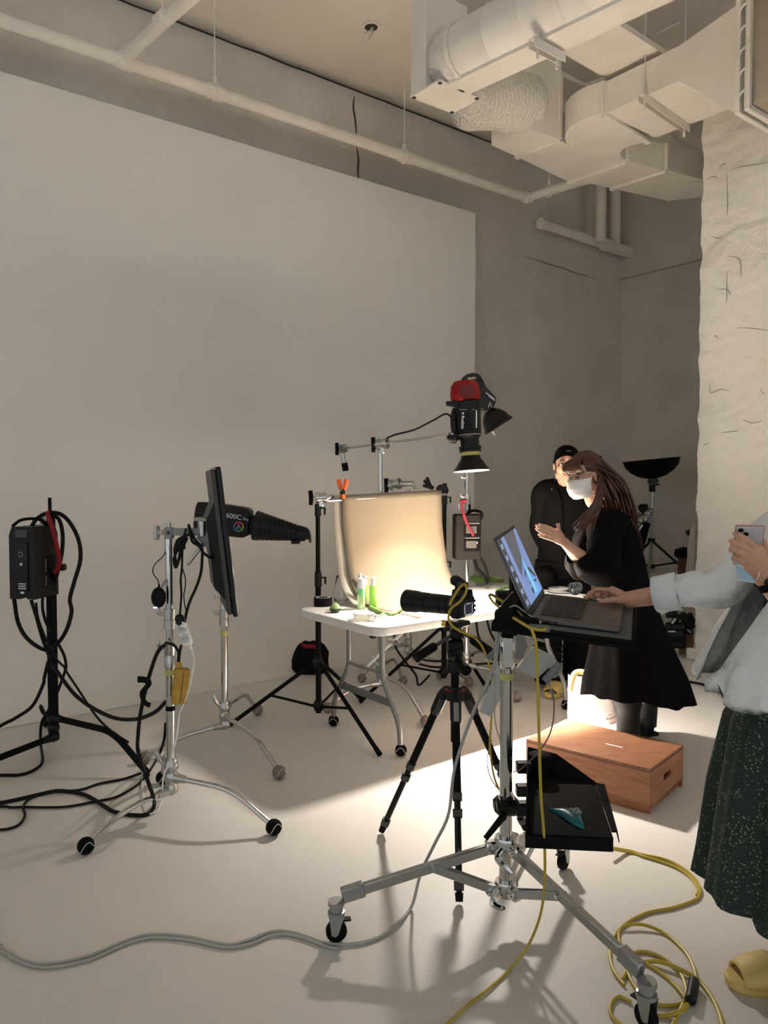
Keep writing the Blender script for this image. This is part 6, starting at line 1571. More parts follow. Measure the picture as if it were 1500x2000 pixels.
# ================================================================== RECESS AT THE BACK RIGHT
pf_ = uv(7.6, 4.9, 0)
pt_ = MB().box(uv(7.48, 4.72, 0.25), (1.90, 2.30, 0.5), (UX, VX, ZX), 0.01).build('low_platform', M['plaster']); tag(pt_, 'low white painted platform in the recess behind the wing wall', 'platform')
YD = 8.55; kD = YD / FOC
dst = thing('dish_stand', 'black stand on the low platform at the back right carrying an upturned dish', 'stand', at(1273, 1113, YD))
b0 = V((at(1273, 1000, YD).x, YD, 0.5))
MB().tube([b0 + ZX * 0.02, V((b0.x, b0.y, zat(1000, YD)))], 0.016, 12).build('pole', M['dullsteel'], dst)
MB().tube([V((b0.x, b0.y, zat(1010, YD))), V((b0.x + 0.006, b0.y, zat(940, YD)))], 0.013, 12).build('pole', M['chrome'], dst)
for z in (1055, 1106): MB().lathe(V((b0.x, b0.y, zat(z + 4, YD))), ZX, [(0, 0.02), (0, 0.04), (0.045, 0.04), (0.045, 0.02)], 12).build('leg_collar', M['black'], dst)
for k, (dx, dy) in enumerate(((0.34, -0.10), (-0.14, -0.34), (-0.15, 0.35))):
    f = b0 + V((dx, dy, 0.012)); c = V((b0.x, b0.y, zat(1055, YD)))
    lg = MB().tube([c, f], 0.014, 8).build('leg', M['black'] if k != 1 else M['dullsteel'], dst)
    MB().tube([V((b0.x, b0.y, zat(1106, YD))), c.lerp(f, 0.75)], 0.011, 6).build('brace', M['black'], lg)
MB().box(V((b0.x, b0.y, zat(952, YD))), (0.06, 0.06, 0.10), None, 0.01).build('clamp', M['black'], dst)
MB().tube([V((b0.x + .02, b0.y, zat(948, YD))), V((b0.x + 0.085, b0.y, zat(946, YD)))], 0.008, 8).build('clamp_knob', M['black'], dst)
dc = at(1275, 934, YD)
dn = V((-0.10, 0.0, 1)).normalized()
bd_ = thing('beauty_dish', 'wide shallow black dish facing upwards on the back right stand', 'reflector', dc)
MB().lathe(dc, dn, [(0, 0.05), (0.004, 0.09), (0.03, 0.16), (0.08, 0.235), (0.14, 0.285), (0.20, 0.302), (0.205, 0.312), (0.210, 0.306), (0.205, 0.298), (0.14, 0.278), (0.08, 0.228), (0.035, 0.15), (0.012, 0.08), (0.012, 0)], 48).build('dish_shell', M['blackm'], bd_)
MB().lathe(dc - dn * 0.075, dn, [(0, 0.0), (0, 0.05), (0.03, 0.05), (0.032, 0.065), (0.05, 0.065), (0.052, 0.05), (0.075, 0.05)], 20).build('mount_ring', M['dkgrey'], bd_)
sps = thing('folded_stand', 'folded grip stand with two chrome heads in a black cover, behind the dish stand', 'stand', V((at(1245, 1100, 8.2).x, 8.2, 0.5)))
MB().tube([V((at(1232, 1100, 8.2).x, 8.2, 0.5)), at(1240, 1080, 8.2), at(1262, 1020, 8.2)], [0.11, 0.12, 0.07], 12, flat=(1, 0.6)).build('cover', M['blackfab'], sps)
MB().tube([at(1246, 1040, 8.1), at(1255, 1025, 8.1)], 0.012, 8).build('rod', M['chrome'], sps)
for x, y in ((1252, 995), (1262, 1003), (1247, 1016), (1256, 1013)):
    MB().lathe(at(x, y, 8.1), V((0.5, -0.6, 0.5)), [(0, 0.02), (0, 0.048), (0.03, 0.052), (0.05, 0.03), (0.07, 0.03), (0.08, 0.02), (0.08, 0)], 12).build('grip_head', M['steel'] if x != 1252 else M['black'], sps)
MB().tube([at(1234, 1003, 8.1), at(1250, 1003, 8.1)], 0.006, 6).build('pin', M['black'], sps)
def zr(x, y, Y): return at(1200 + x / 5.883, 980 + y / 5.883, Y)
o = MB().prism([zr(870, 330, 7.0), zr(922, 250, 7.0), zr(925, 620, 6.9), zr(865, 1500, 6.75), zr(740, 1500, 6.75)], (0.02, 0.05, 0)).build('white_board', mat('pale_board', (0.50, 0.47, 0.43), 0.7), ang=20); tag(o, 'tall pale board leaning against the wing wall', 'board')
br_ = thing('wooden_post', 'dark brown wooden post with a black cap beside the pale leaning board', 'post', zr(780, 1500, 7.1))
MB().prism([zr(750, 600, 7.1), zr(835, 600, 7.1), zr(815, 1500, 7.1), zr(750, 1500, 7.1)], (0, 0.05, 0)).build('post', mat('red_brown_wood', (0.10, 0.035, 0.022), 0.6), br_, ang=20)
MB().prism([zr(725, 600, 7.08), zr(740, 555, 7.08), zr(835, 525, 7.08), zr(840, 640, 7.08), zr(760, 655, 7.08), zr(735, 640, 7.08)], (0, 0.09, 0)).build('cap', M['blackrub'], br_, ang=20)
MB().prism([zr(830, 345, 7.05), zr(872, 320, 7.05), zr(860, 390, 7.05)], (0, 0.04, 0)).build('hook', M['black'], br_, ang=20)
cb = MB().prism([zr(765, 1380, 6.60), zr(905, 1370, 6.60), zr(905, 1700, 6.60), zr(755, 1690, 6.60)], (0.01, 0.04, 0)).build('cardboard_sheet', mat('brown_cardboard', (0.30, 0.20, 0.11), 0.85)); tag(cb, 'brown cardboard standing against the wing wall near the floor', 'cardboard')
cbb = MB().prism([zr(755, 1685, 6.58), zr(905, 1700, 6.58), zr(900, 1830, 6.56), zr(745, 1790, 6.56)], (0.01, 0.05, 0)).build('cardboard_sheet', mat('dull_cardboard', (0.20, 0.15, 0.10), 0.85)); tag(cbb, 'lower duller cardboard piece at the foot of the wing wall', 'cardboard')
jk = thing('clamp_pile', 'tangle of black clamps and handles lying low beside the wing wall', 'clamps', zr(760, 1560, 6.5))
for a, b, r in (((600, 1300), (720, 1290), 0.03), ((680, 1400), (740, 1290), 0.03), ((770, 1290), (890, 1450), 0.035), ((830, 1450), (880, 1510), 0.025), ((600, 1450), (760, 1450), 0.05), ((610, 1520), (760, 1530), 0.06), ((850, 1290), (905, 1400), 0.03)):
    MB().tube([zr(*a, 6.5), zr(*b, 6.5)], r, 8).build('clamp_arm', M['black'], jk)
for a, b in (((660, 1400), (700, 1340)), ((840, 1470), (880, 1500))): MB().tube([zr(*a, 6.46), zr(*b, 6.46)], 0.012, 8).build('clamp_screw', M['steel'], jk)
MB().box(zr(690, 1570, 6.55), (0.18, 0.10, 0.16), None, 0.02).build('clamp_base', M['black'], jk)
MB().box(zr(660, 1490, 6.44), (0.06, 0.01, 0.012), None).build('label_strip', M['ltgrey'], jk)
# ================================================================== PEOPLE
M['skin'] = mat('warm_skin', (0.56, 0.31, 0.21), 0.48, sss=0.06, noise=(16, (0.52, 0.25, 0.17), 0.5))
M['skin2'] = mat('fair_skin', (0.60, 0.36, 0.26), 0.45, sss=0.06, noise=(16, (0.56, 0.29, 0.20), 0.5))
M['lips'] = mat('lips', (0.36, 0.10, 0.09), 0.4)
M['eyew'] = mat('eye_white', (0.70, 0.66, 0.62), 0.2)
M['iris'] = mat('dark_iris', (0.012, 0.007, 0.005), 0.15)
M['nail'] = mat('finger_nail', (0.62, 0.38, 0.32), 0.25)
M['hairb'] = mat('auburn_hair', (0.050, 0.015, 0.007), 0.38, spec=0.6, noise=(30, (0.11, 0.033, 0.013), 0.8, (8, 8, 1)))
M['hairk'] = mat('black_hair', (0.010, 0.008, 0.007), 0.4)
M['cloth'] = mat('black_cotton', (0.0045, 0.0038, 0.004), 0.85, spec=0.12, bump=(120, 0.3, 0.002))
M['satin'] = mat('black_dress_cloth', (0.0050, 0.0040, 0.0042), 0.75, spec=0.06, bump=(14, 0.5, 0.014))
M['tights'] = mat('dark_tights', (0.003, 0.0025, 0.0022), 0.7)
M['shirt'] = mat('white_shirt_cotton', (0.74, 0.77, 0.78), 0.75, spec=0.2, bump=(8, 0.8, 0.05, 8))
M['jeans'] = mat('blue_grey_jeans', (0.085, 0.105, 0.125), 0.85, bump=(180, 0.4, 0.002))
M['slide'] = mat('yellow_rubber', (0.62, 0.46, 0.15), 0.55)
M['maskw'] = mat('white_mask_fabric', (0.84, 0.80, 0.78), 0.8)
M['maskb'] = mat('light_blue_mask_fabric', (0.42, 0.62, 0.80), 0.8)
def floral():
    m = mat('dark_green_print', (0.018, 0.030, 0.024), 0.8, bump=(40, 0.3, 0.004))
    nt = m.node_tree; b = nt.nodes['Principled BSDF']; tc = nt.nodes['Texture Coordinate']
    v = nt.nodes.new('ShaderNodeTexVoronoi'); v.inputs['Scale'].default_value = 105
    n = nt.nodes.new('ShaderNodeTexNoise'); n.inputs['Scale'].default_value = 26; n.inputs['Detail'].default_value = 4
    nt.links.new(tc.outputs['Object'], v.inputs['Vector']); nt.links.new(tc.outputs['Object'], n.inputs['Vector'])
    r = nt.nodes.new('ShaderNodeValToRGB'); r.color_ramp.elements[0].position = 0.20; r.color_ramp.elements[1].position = 0.34
    r.color_ramp.elements[0].color = (0.20, 0.22, 0.17, 1); r.color_ramp.elements[1].color = (0.016, 0.030, 0.023, 1)
    nt.links.new(v.outputs['Distance'], r.inputs[0])
    r2 = nt.nodes.new('ShaderNodeValToRGB'); r2.color_ramp.elements[0].position = 0.40; r2.color_ramp.elements[1].position = 0.52
    nt.links.new(n.outputs['Fac'], r2.inputs[0])
    mx = nt.nodes.new('ShaderNodeMix'); mx.data_type = 'RGBA'
    nt.links.new(r2.outputs[0], mx.inputs[0]); mx.inputs[6].default_value = (0.017, 0.032, 0.025, 1); nt.links.new(r.outputs[0], mx.inputs[7])
    nt.links.new(mx.outputs[2], b.inputs['Base Color'])
    return m
M['floral'] = floral()

def basis(fwd, up=ZX):
    f = V(fwd).normalized(); r = f.cross(up).normalized(); u = r.cross(f).normalized()
    return r, f, u
class Head:
    def __init__(s, c, fwd, up=ZX, k=1.0):
        s.c = V(c); s.r, s.f, s.u = basis(fwd, up); s.k = k
    def p(s, x, y, z): return s.c + (s.r * x + s.f * y + s.u * z) * s.k
    def ax(s): return (s.r, s.f, s.u)
    def body(s, mb):
        k = s.k
        def E(x, y, z, a, b, c): mb.ball(s.p(x, y, z), k, (a, b, c), 18, 12, s.ax())
        E(0, -.012, .030, .074, .092, .084); E(0, .020, -.035, .060, .066, .074); E(0, .054, -.086, .024, .026, .022)
        for e in (-1, 1):
            E(e * .036, .048, -.026, .030, .034, .034); E(e * .076, -.006, -.008, .010, .019, .031); E(e * .048, .01, -.065, .022, .04, .03)
            E(e * .030, .073, .0185, .022, .012, .007); E(e * .011, .090, -.030, .008, .009, .007)
        mb.tube([s.p(0, .074, .014), s.p(0, .088, -.008), s.p(0, .100, -.026)], [.009 * k, .010 * k, .012 * k], 12); mb.ball(s.p(0, .098, -.027), .0118 * k)
        E(0, .079, -.055, .021, .012, .006); E(0, .077, -.066, .019, .012, .006)
        mb.caps([s.p(0, -.025, -.05), s.p(0, -.045, -.14)], [.050 * k, .054 * k])
    def face(s, parent, brow, eyes=True, lips=True, look=(0, 1, 0)):
        for e in (-1, 1):
            c = s.p(e * .031, .0735, .003)
            o = MB().ball(c, .0115 * s.k, (1.25, .8, .62), 14, 10, s.ax()).build('eye', M['eyew'], parent)
            d = (s.r * look[0] + s.f * look[1] + s.u * look[2]).normalized()
            MB().ball(c + d * .0062 * s.k + s.r * look[0] * 0.002, .0062 * s.k, (1, .6, 1), 12, 8, s.ax()).build('iris', M['iris'], o)
            MB().tube(catmull([s.p(e * .016, .0815, .009), s.p(e * .030, .0850, .0125), s.p(e * .044, .0785, .008)], 4), .0022 * s.k, 6).build('eyelid', brow, o)
            MB().tube(catmull([s.p(e * .014, .0855, .020), s.p(e * .030, .0875, .0265), s.p(e * .048, .0765, .021)], 4), [.0030 * s.k] * 8 + [.0012 * s.k], 6).build('eyebrow', brow, parent)
        if lips:
            MB().tube(catmull([s.p(-.021, .083, -.060), s.p(-.009, .0905, -.0565), s.p(0, .0915, -.058), s.p(.009, .0905, -.0565), s.p(.021, .083, -.060)], 4), [.002] + [.0046 * s.k] * 15 + [.002], 8, flat=(1, .75)).build('lips', M['lips'], parent)
            MB().tube(catmull([s.p(-.018, .083, -.0645), s.p(0, .0885, -.0685), s.p(.018, .083, -.0645)], 5), [.002] + [.0045 * s.k] * 9 + [.002], 8).build('lips', M['lips'], parent)
def limb(mb, a, b, c, r): mb.caps([a, b, c], r)
def hand(mb, wrist, fingers, thumb, rp=0.0145, rf=0.0085):
    w = V(wrist)
    for F in fingers:
        mb.caps([w, F[0]], [rp * 1.25, rp])
        mb.caps(F, [rf * 1.12] + [rf] * (len(F) - 2) + [rf * 0.82], 10)
    for A, B in zip(fingers, fingers[1:]):
        mb.caps([w.lerp(A[0], .6), w.lerp(B[0], .6)], rp * 1.0); mb.caps([A[0], B[0]], rp * 0.88)
    mb.caps([w] + list(thumb), [rp * 1.2, rp * 1.05] + [rf * 1.15] * (len(thumb) - 2) + [rf * 0.9], 10)
def nail(p, d, n, parent, s=0.0062):
    x = n.cross(d).normalized()
    MB().ball(p, s, (0.85, 1.25, 0.35), 10, 6, (x, d, n)).build('finger_nail', M['nail'], parent)
def loft(rings, amp=0.0, cnt=7, seed=1.0, n=56, cap=False, gap=None, th=0.0):
    """rings: (centre, ru axis, rv axis, ru, rv, fold weight)"""
    G = []
    for i, (c, A, B, ru, rv, w) in enumerate(rings):
        row = []
        N = n if gap is None else n + 1
        for k in range(N):
            if gap is None: t = 2 * pi * k / n
            else:
                g = gap[i]; t = g[0] + (g[1] - g[0]) * k / n
            f = 1 + amp * w * (0.55 * cos(cnt * t + seed + i * 0.05) + 0.45 * cos((cnt * 1.7) * t // 1 * 0 + int(cnt * 1.7) * t - seed * 2 + i * 0.08)) + 0.35 * amp * w * NZ.noise(V((cos(t) * 3, sin(t) * 3 + seed, i * 0.6)))
            row.append(V(c) + A * (ru * f * cos(t)) + B * (rv * f * sin(t)))
        G.append(row)
    mb = MB()
    if gap is None: mb.rings(G, cap=cap)
    else: mb.sheet(G, th)
    return mb
def sleeve(pts, rr, name, m, parent, amp=.06, cnt=5, seed=1):
    P_ = catmull(pts, 11); n = len(P_); mb = MB(); R = []
    px = None
    for i, p in enumerate(P_):
        d = (P_[min(i + 1, n - 1)] - P_[max(i - 1, 0)]).normalized()
        if px is None: x, y, _ = frame(d)
        else:
            x = (px - d * px.dot(d)).normalized(); y = d.cross(x)
        px = x
        t = i / (n - 1) * (len(rr) - 1); j = min(int(t), len(rr) - 2); r = rr[j] + (rr[j + 1] - rr[j]) * (t - j)
        R.append([p + (x * cos(a) + y * sin(a)) * r * (1 + amp * cos(cnt * a + seed + i * .19) + amp * .5 * sin(2 * a + i * .68 + seed) - amp * 1.5 * abs(NZ.noise(V((cos(a) * 2.2 + i * .09, sin(a) * 2.2 + seed, i * .16)))) * (1 - .5 * t / (len(rr) - 1)) + amp * NZ.noise(V((cos(a) * 2, sin(a) * 2 + seed, i * .35)))) for a in [2 * pi * k / 30 for k in range(30)]])
    mb.rings(R, cap=False); return mb.build(name, m, parent, ang=180)
X3, Y3 = V((1, 0, 0)), V((0, 1, 0))

# ------------------------------------------------------------------ man in the cap, behind the table end
YM = 5.45
def m_(px, py, d=0.0): return at(px, py, YM + d)
man = thing('person', 'person in a black cap and black vest standing at the far end of the table', 'person', onz(1095, 1352), None)
hd = Head(m_(1106, 909, -0.02), (-0.20, -0.97, 0.02), V((0.05, 0, 1)), 1.06)
neck = hd.p(0, -.04, -.15)
mx, my = neck.x, YM + 0.06
fl, fr = V((mx - 0.10, YM + 0.02, 0)), V((mx + 0.12, YM + 0.10, 0))
ch, pel = V((mx, my + .02, 1.26)), V((mx + .0, my + .03, 0.90))
mb = MB(); hd.body(mb)
shl, shr = V((mx - 0.145, my, 1.40)), V((mx + 0.165, my + 0.02, 1.40))
mb.caps([shl, neck - ZX * .03, shr], [.055, .065, .055])
mb.ball(ch, 1, (.15, .10, .19), 20, 14); mb.ball(V((mx, my + .02, 1.05)), 1, (.135, .095, .16), 20, 14); mb.ball(pel, 1, (.15, .11, .12), 20, 14)
for sh_, e in ((shl, -1), (shr, 1)):
    el_ = sh_ + V((e * .02, .07, -.27)); wr = V((mx + e * .04, my + .17, .93))
    limb(mb, sh_, el_, wr, [.048, .040, .027])
    kn = [wr + V((-e * .07, .01, -.02 + .018 * q)) for q in range(4)]
    hand(mb, wr, [[k, k + V((-e * .035, 0, -.01)), k + V((-e * .06, -.012, -.02))] for k in kn], [wr + V((-e * .03, -.03, .02)), wr + V((-e * .06, -.035, .015))])
for f, e in ((fl, -1), (fr, 1)):
    hp_ = V((mx + e * .085, my + .03, .86))
    limb(mb, hp_, V((f.x, my - .01, .47)), V((f.x, f.y + .03, .09)), [.085, .055, .038])
    mb.caps([V((f.x, f.y + .06, .045)), V((f.x - .01, f.y - .12, .035))], [.038, .034])
mb.build('body', M['skin2'], man, remesh=0.005, smoothit=2)
hd.face(man, M['hairk'], look=(-0.15, 1, 0.0))
# vest with pointed cap sleeves
yaw = V((0.96, -0.28, 0)).normalized(); yb = V((0.28, 0.96, 0))
def ctr(z): return V((mx + 0.005, my + .015, z))
vest = loft([(ctr(0.80), yaw, yb, .185, .155, 1), (ctr(0.95), yaw, yb, .18, .15, .8), (ctr(1.12), yaw, yb, .172, .145, .5), (ctr(1.27), yaw, yb, .178, .145, .3), (ctr(1.36), yaw, yb, .195, .14, .2), (ctr(1.42), yaw, yb, .195, .125, .1), (ctr(1.455), yaw, yb, .165, .105, 0), (ctr(1.48), yaw, yb, .105, .088, 0), (ctr(1.50), yaw, yb, .074, .075, 0)], .05, 6, 2.0)
vest.build('vest', M['cloth'], man, ang=180)
for e in (-1, 1):
    a = ctr(1.45) + yaw * (e * .06)
    tip = (m_(1054, 973) if e < 0 else ctr(1.33) + yaw * .28)
    q = [ctr(1.46) + yaw * (e * .07) - yb * .03, tip, ctr(1.18) + yaw * (e * .19) - yb * .05, ctr(1.18) + yaw * (e * .19) + yb * .08, ctr(1.45) + yaw * (e * .08) + yb * .07]
    cap_ = MB(); cap_.add([q[0], q[1], q[2], q[3], q[4], tip + yb * .16], [(0, 1, 5, 4), (0, 2, 1) if e < 0 else (0, 1, 2), (1, 2, 3, 5), (4, 5, 3)])
    cap_.build('cap_sleeve', M['cloth'], man, ang=40)
MB().tube(catmull([ctr(1.47) + yaw * -.055 - yb * .085, ctr(1.38) + yaw * -.02 - yb * .150, ctr(1.25) - yb * .158 + yaw * .0, ctr(1.0) - yb * .162]), 0.005, 6).build('front_placket', M['cloth'], man)
for f, e in ((fl, -1), (fr, 1)):
    loft([(V((f.x, f.y + .03, .045)), X3, Y3, .095, .105, 1), (V((f.x, f.y + .03, .25)), X3, Y3, .095, .10, .8), (V((f.x, my, .50)), X3, Y3, .10, .11, .5), (V((mx + e * .085, my + .02, .80)), X3, Y3, .115, .13, .2), (V((mx + e * .07, my + .02, .92)), X3, Y3, .12, .14, 0)], .06, 5, e * 2.0).build('trousers_leg', M['cloth'], man, ang=180)
def slide_shoe(c, d, parent, L=0.27, w=0.052, sock=None):
    d = V(d).normalized(); s_ = ZX.cross(d)
    def fp(a, b, z): return c + d * a + s_ * b + ZX * z
    def outline(z, g):
        P_ = []
        for k in range(28):
            t = 2 * pi * k / 28; x = cos(t); y = sin(t)
            P_.append(fp(L * .5 * (1 + g) * (abs(x) ** .8) * (1 if x > 0 else -1), (w * (1 + g)) * (abs(y) ** .75) * (1 if y > 0 else -1) * (1.0 + .12 * x), z))
        return P_
    o = MB().rings([outline(0.001, -.04), outline(0.010, .04), outline(0.030, .05), outline(0.036, 0.0)]).build('sole', M['slide'], parent)
    G = []
    for i in range(9):
        a = L * (0.04 + 0.36 * i / 8)
        row = []
        for k in range(15):
            t = pi * k / 14
            hgt = 0.072 - 0.036 * (i / 8) ** 1.6
            row.append(fp(a, cos(t) * w * 1.1 * (1.02 - .25 * (i / 8) ** 3), 0.028 + sin(t) ** .7 * hgt * .9))
        G.append(row)
    MB().sheet(G, -0.007).build('strap', M['slide'], parent, ang=180)
slide_shoe(onz(1087, 1356), (-0.55, -0.83, 0), man, 0.28, 0.055)
slide_shoe(V((fr.x, fr.y - .02, 0)), (0.15, -1, 0), man, 0.28, 0.055)
for sh_, e in ((shl, -1), (shr, 1)):
    el_ = sh_ + V((e * .02, .07, -.27)); wr = V((mx + e * .04, my + .17, .93))
    sleeve([ctr(1.452) + yaw * (e * .06), sh_ + ZX * .012, sh_.lerp(el_, .5), el_, wr], [.062, .078, .066, .058, .045], 'sleeve', M['cloth'], man, .05, 5, e)
# cap
cp = MB(); R = []
for i in range(9):
    t = pi / 2 * i / 8
    R.append([hd.p(cos(a) * .083 * cos(t) ** .8, -.012 + sin(a) * .102 * cos(t) ** .8, .046 + .020 * sin(a) * cos(t) + .086 * sin(t)) for a in [2 * pi * k / 30 for k in range(30)]])
cp.rings(R); cpo = cp.build('cap', M['cloth'], man, ang=180)
G = []
for i in range(6):
    t = i / 5; row = []
    for k in range(13):
        a = RAD(22 + 136 * k / 12)
        row.append(hd.p(cos(a) * (.083 + .010 * t), -.012 + sin(a) * (.100 + .080 * t * sin(a) ** .6), .0455 + .020 * sin(a) - t * (.010 + .045 * cos(a) ** 2)))
    G.append(row)
MB().sheet(G, 0.004).build('brim', M['cloth'], cpo, ang=180)
MB().box(hd.p(-.004, .084, .092), (.034, .002, .008), (hd.r, (hd.f + hd.u * .5).normalized(), (hd.u - hd.f * .5).normalized())).build('embroidery', mat('tan_thread', (0.42, 0.27, 0.10), 0.7), cpo)
sd_ = MB()
for e in (-1, 1): sd_.ball(hd.p(e * .070, -.022, .010), 1, (.014, .045, .045), 14, 10, hd.ax())
sd_.ball(hd.p(0, -.070, -.005), 1, (.068, .035, .055), 16, 10, hd.ax()); sd_.build('hair', M['hairk'], man, ang=180)

# ------------------------------------------------------------------ woman leaning forward with her palms together
YW = 4.10
def w_(px, py, d=0.0): return at(px, py, YW + d)
wom = thing('person', 'woman with long auburn hair, white mask and black dress leaning forward, palms together', 'person', V((w_(1245, 1400).x, YW + .1, 0)))
hw = Head(w_(1142, 930), (-0.80, -0.52, -0.20), V((-0.10, 0, 1)), 1.0)
nk = w_(1172, 990, .02); chw = w_(1196, 1040, .03); wst = w_(1212, 1130, .04); pv = w_(1226, 1195, .05)
dwn = V((-0.80, -0.52, 0)).normalized(); sdw = ZX.cross(dwn)      # sdw points to her left
shn, shf = w_(1193, 1015, -.10), w_(1165, 1008, .20)
eln, elf = w_(1165, 1108, -.16), w_(1135, 1100, .22)
wrn, wrf = w_(1106, 1064, -.10), w_(1104, 1060, .02)
mb = MB(); hw.body(mb)
mb.caps([hw.p(0, -.045, -.13), nk], [.050, .055])
mb.caps([shn, nk + (chw - nk) * .25, shf], [.052, .070, .052])
mb.ball(chw, 1, (.115, .15, .15), 18, 12); mb.ball(wst, 1, (.105, .13, .16), 18, 12); mb.ball(pv, 1, (.13, .16, .13), 18, 12)
limb(mb, shn, eln, wrn, [.045, .038, .026]); limb(mb, shf, elf, wrf, [.045, .038, .026])
tipn = []
for wr, dy, s in ((wrn, -.075, -1), (wrf, -.028, 1)):
    F = []
    for i, (kx, ky, px_, py_, tx, ty) in enumerate(((1088, 1039, 1070, 1031, 1056, 1027), (1086, 1045, 1067, 1036, 1050, 1029), (1086, 1051, 1067, 1043, 1050, 1036), (1087, 1057, 1070, 1052, 1055, 1047))):
        o = s * 0.002 * (i - 1)
        if s > 0: kx, px_, tx, ky, py_, ty = kx - 2, px_ - 2, tx - 3, ky - 3, py_ - 3, ty - 3
        F.append([w_(kx, ky, dy + .002 * s), w_(px_, py_, dy + .004 * -s), w_((px_ + tx) / 2, (py_ + ty) / 2, dy + .008 * -s), w_(tx, ty, dy + .010 * -s)])
    th = [w_(1097, 1046, dy + .004), w_(1092, 1034, dy - s * .004), w_(1088 + (4 if s > 0 else 0), 1024, dy - s * .006)]
    hand(mb, wr, F, th, 0.0125, 0.0078); tipn.append(F)
f1, f2 = V((w_(1243, 1400).x, YW + .14, 0)), V((w_(1262, 1400).x + .12, YW + .36, 0))
hipn = pv + V((.0, -.07, -.05)); hipf = pv + V((.02, .09, -.05))
limb(mb, hipn, V((f1.x - .02, f1.y - .02, .46)), V((f1.x, f1.y, .085)), [.08, .046, .032]); limb(mb, hipf, V((f2.x - .08, f2.y - .06, .46)), V((f2.x, f2.y, .085)), [.08, .044, .030])
for f in (f1, f2): mb.caps([f + ZX * .045, f + V((-.13, -.06, .034))], [.040, .034])
mb.build('body', M['skin2'], wom, remesh=0.004, smoothit=2)
hw.face(wom, M['hairk'], lips=False, look=(0, 1, -.3))
# dress
Ad, Bd = V((0.97, 0.2, 0)).normalized(), V((-0.2, 0.97, 0)).normalized()
def wr_(cx, cy, rx, rv, fw, d=0.04):
    c = w_(cx, cy, d); return (c, Ad, Bd, rx / FOC * YW, rv, fw)
dr = loft([wr_(1244, 1352, 107, .30, 1.0), wr_(1241, 1320, 99, .275, .95), wr_(1236, 1280, 85, .24, .8), wr_(1229, 1235, 72, .205, .6), wr_(1222, 1190, 62, .185, .4), wr_(1213, 1140, 54, .165, .3), wr_(1206, 1090, 50, .16, .25), wr_(1196, 1045, 47, .165, .2), wr_(1187, 1012, 38, .155, .1), wr_(1178, 996, 26, .10, 0), wr_(1172, 985, 17, .062, 0)], .085, 8, 0.7, 72)
for p in dr.v[:72]: p.z += 0.035 * sin(atan(1) * 0 + (p.x - 1.1) * 9) * 0.6 + 0.02 * NZ.noise(V((p.x * 9, p.y * 9, 0)))
dr.build('dress', M['satin'], wom, ang=180)
sleeve([shn + V((.03, 0, .03)), shn.lerp(eln, .45), eln + V((.025, 0, .0)), eln.lerp(wrn, .30) + ZX * -.012, eln.lerp(wrn, .46)], [.085, .082, .098, .082, .048], 'sleeve', M['satin'], wom)
sleeve([shf, shf.lerp(elf, .5), elf, elf.lerp(wrf, .4)], [.085, .08, .095, .05], 'sleeve', M['satin'], wom, seed=3)
for f, kn, hp_ in ((f1, V((f1.x - .02, f1.y - .02, .46)), hipn), (f2, V((f2.x - .08, f2.y - .06, .46)), hipf)):
    mb = MB(); mb.tube(catmull([V((f.x, f.y, .06)), V((f.x, f.y - .005, .25)), kn, kn.lerp(hp_, .5)], 5), [.064] * 5 + [.076] * 5 + [.088] * 5 + [.098], 18); mb.build('legging', M['tights'], wom, ang=180)
    mb = MB(); mb.caps([f + ZX * .05, f + V((-.06, -.03, .045)), f + V((-.15, -.07, .038))], [.052, .046, .038]); mb.box(f + V((-.06, -.03, .010)), (.27, .09, .02), (V((-.92, -.4, 0)).normalized(), V((.4, -.92, 0)).normalized(), ZX), .008); mb.build('shoe', M['blackrub'], wom, ang=180)
# mask with pleats
G = []
for i in range(15):
    v = i / 14; row = []
    z = 0.000 - 0.108 * v
    for k in range(21):
        a = RAD(-72 + 144 * k / 20)
        rr = .082 + .006 * sin(v * pi * 5) * .35
        fy = (.092 + .026 * sin(pi * min(1, v * 1.05)) ** .8 - .030 * max(0, v - .75)) * (1 + .012 * sin(v * pi * 6))
        row.append(hw.p(sin(a) * rr * (1 - .12 * v), cos(a) * fy + .006, z - .004 * abs(sin(a)) * (1 - 2 * v)))
    G.append(row)
msk = MB().sheet(G, 0.0015).build('mask', M['maskw'], wom, ang=50)
for e in (-1, 1):
    MB().tube(catmull([hw.p(e * .068, .035, -.008), hw.p(e * .078, .010, .018), hw.p(e * .085, -.022, .010), hw.p(e * .084, -.024, -.02), hw.p(e * .076, .0, -.05), hw.p(e * .062, .034, -.098)], 4), .0016, 5).build('ear_loop', M['maskw'], msk)
# long hair: scalp shell and locks
hm = MB(); R = []
for i in range(12):
    t = RAD(-38 + 128 * i / 11)
    R.append([hw.p(cos(a) * .088 * cos(t), -.022 + sin(a) * (.104 if sin(a) < 0 else .088) * cos(t), .036 + .098 * sin(t)) for a in [2 * pi * k / 36 for k in range(36)]])
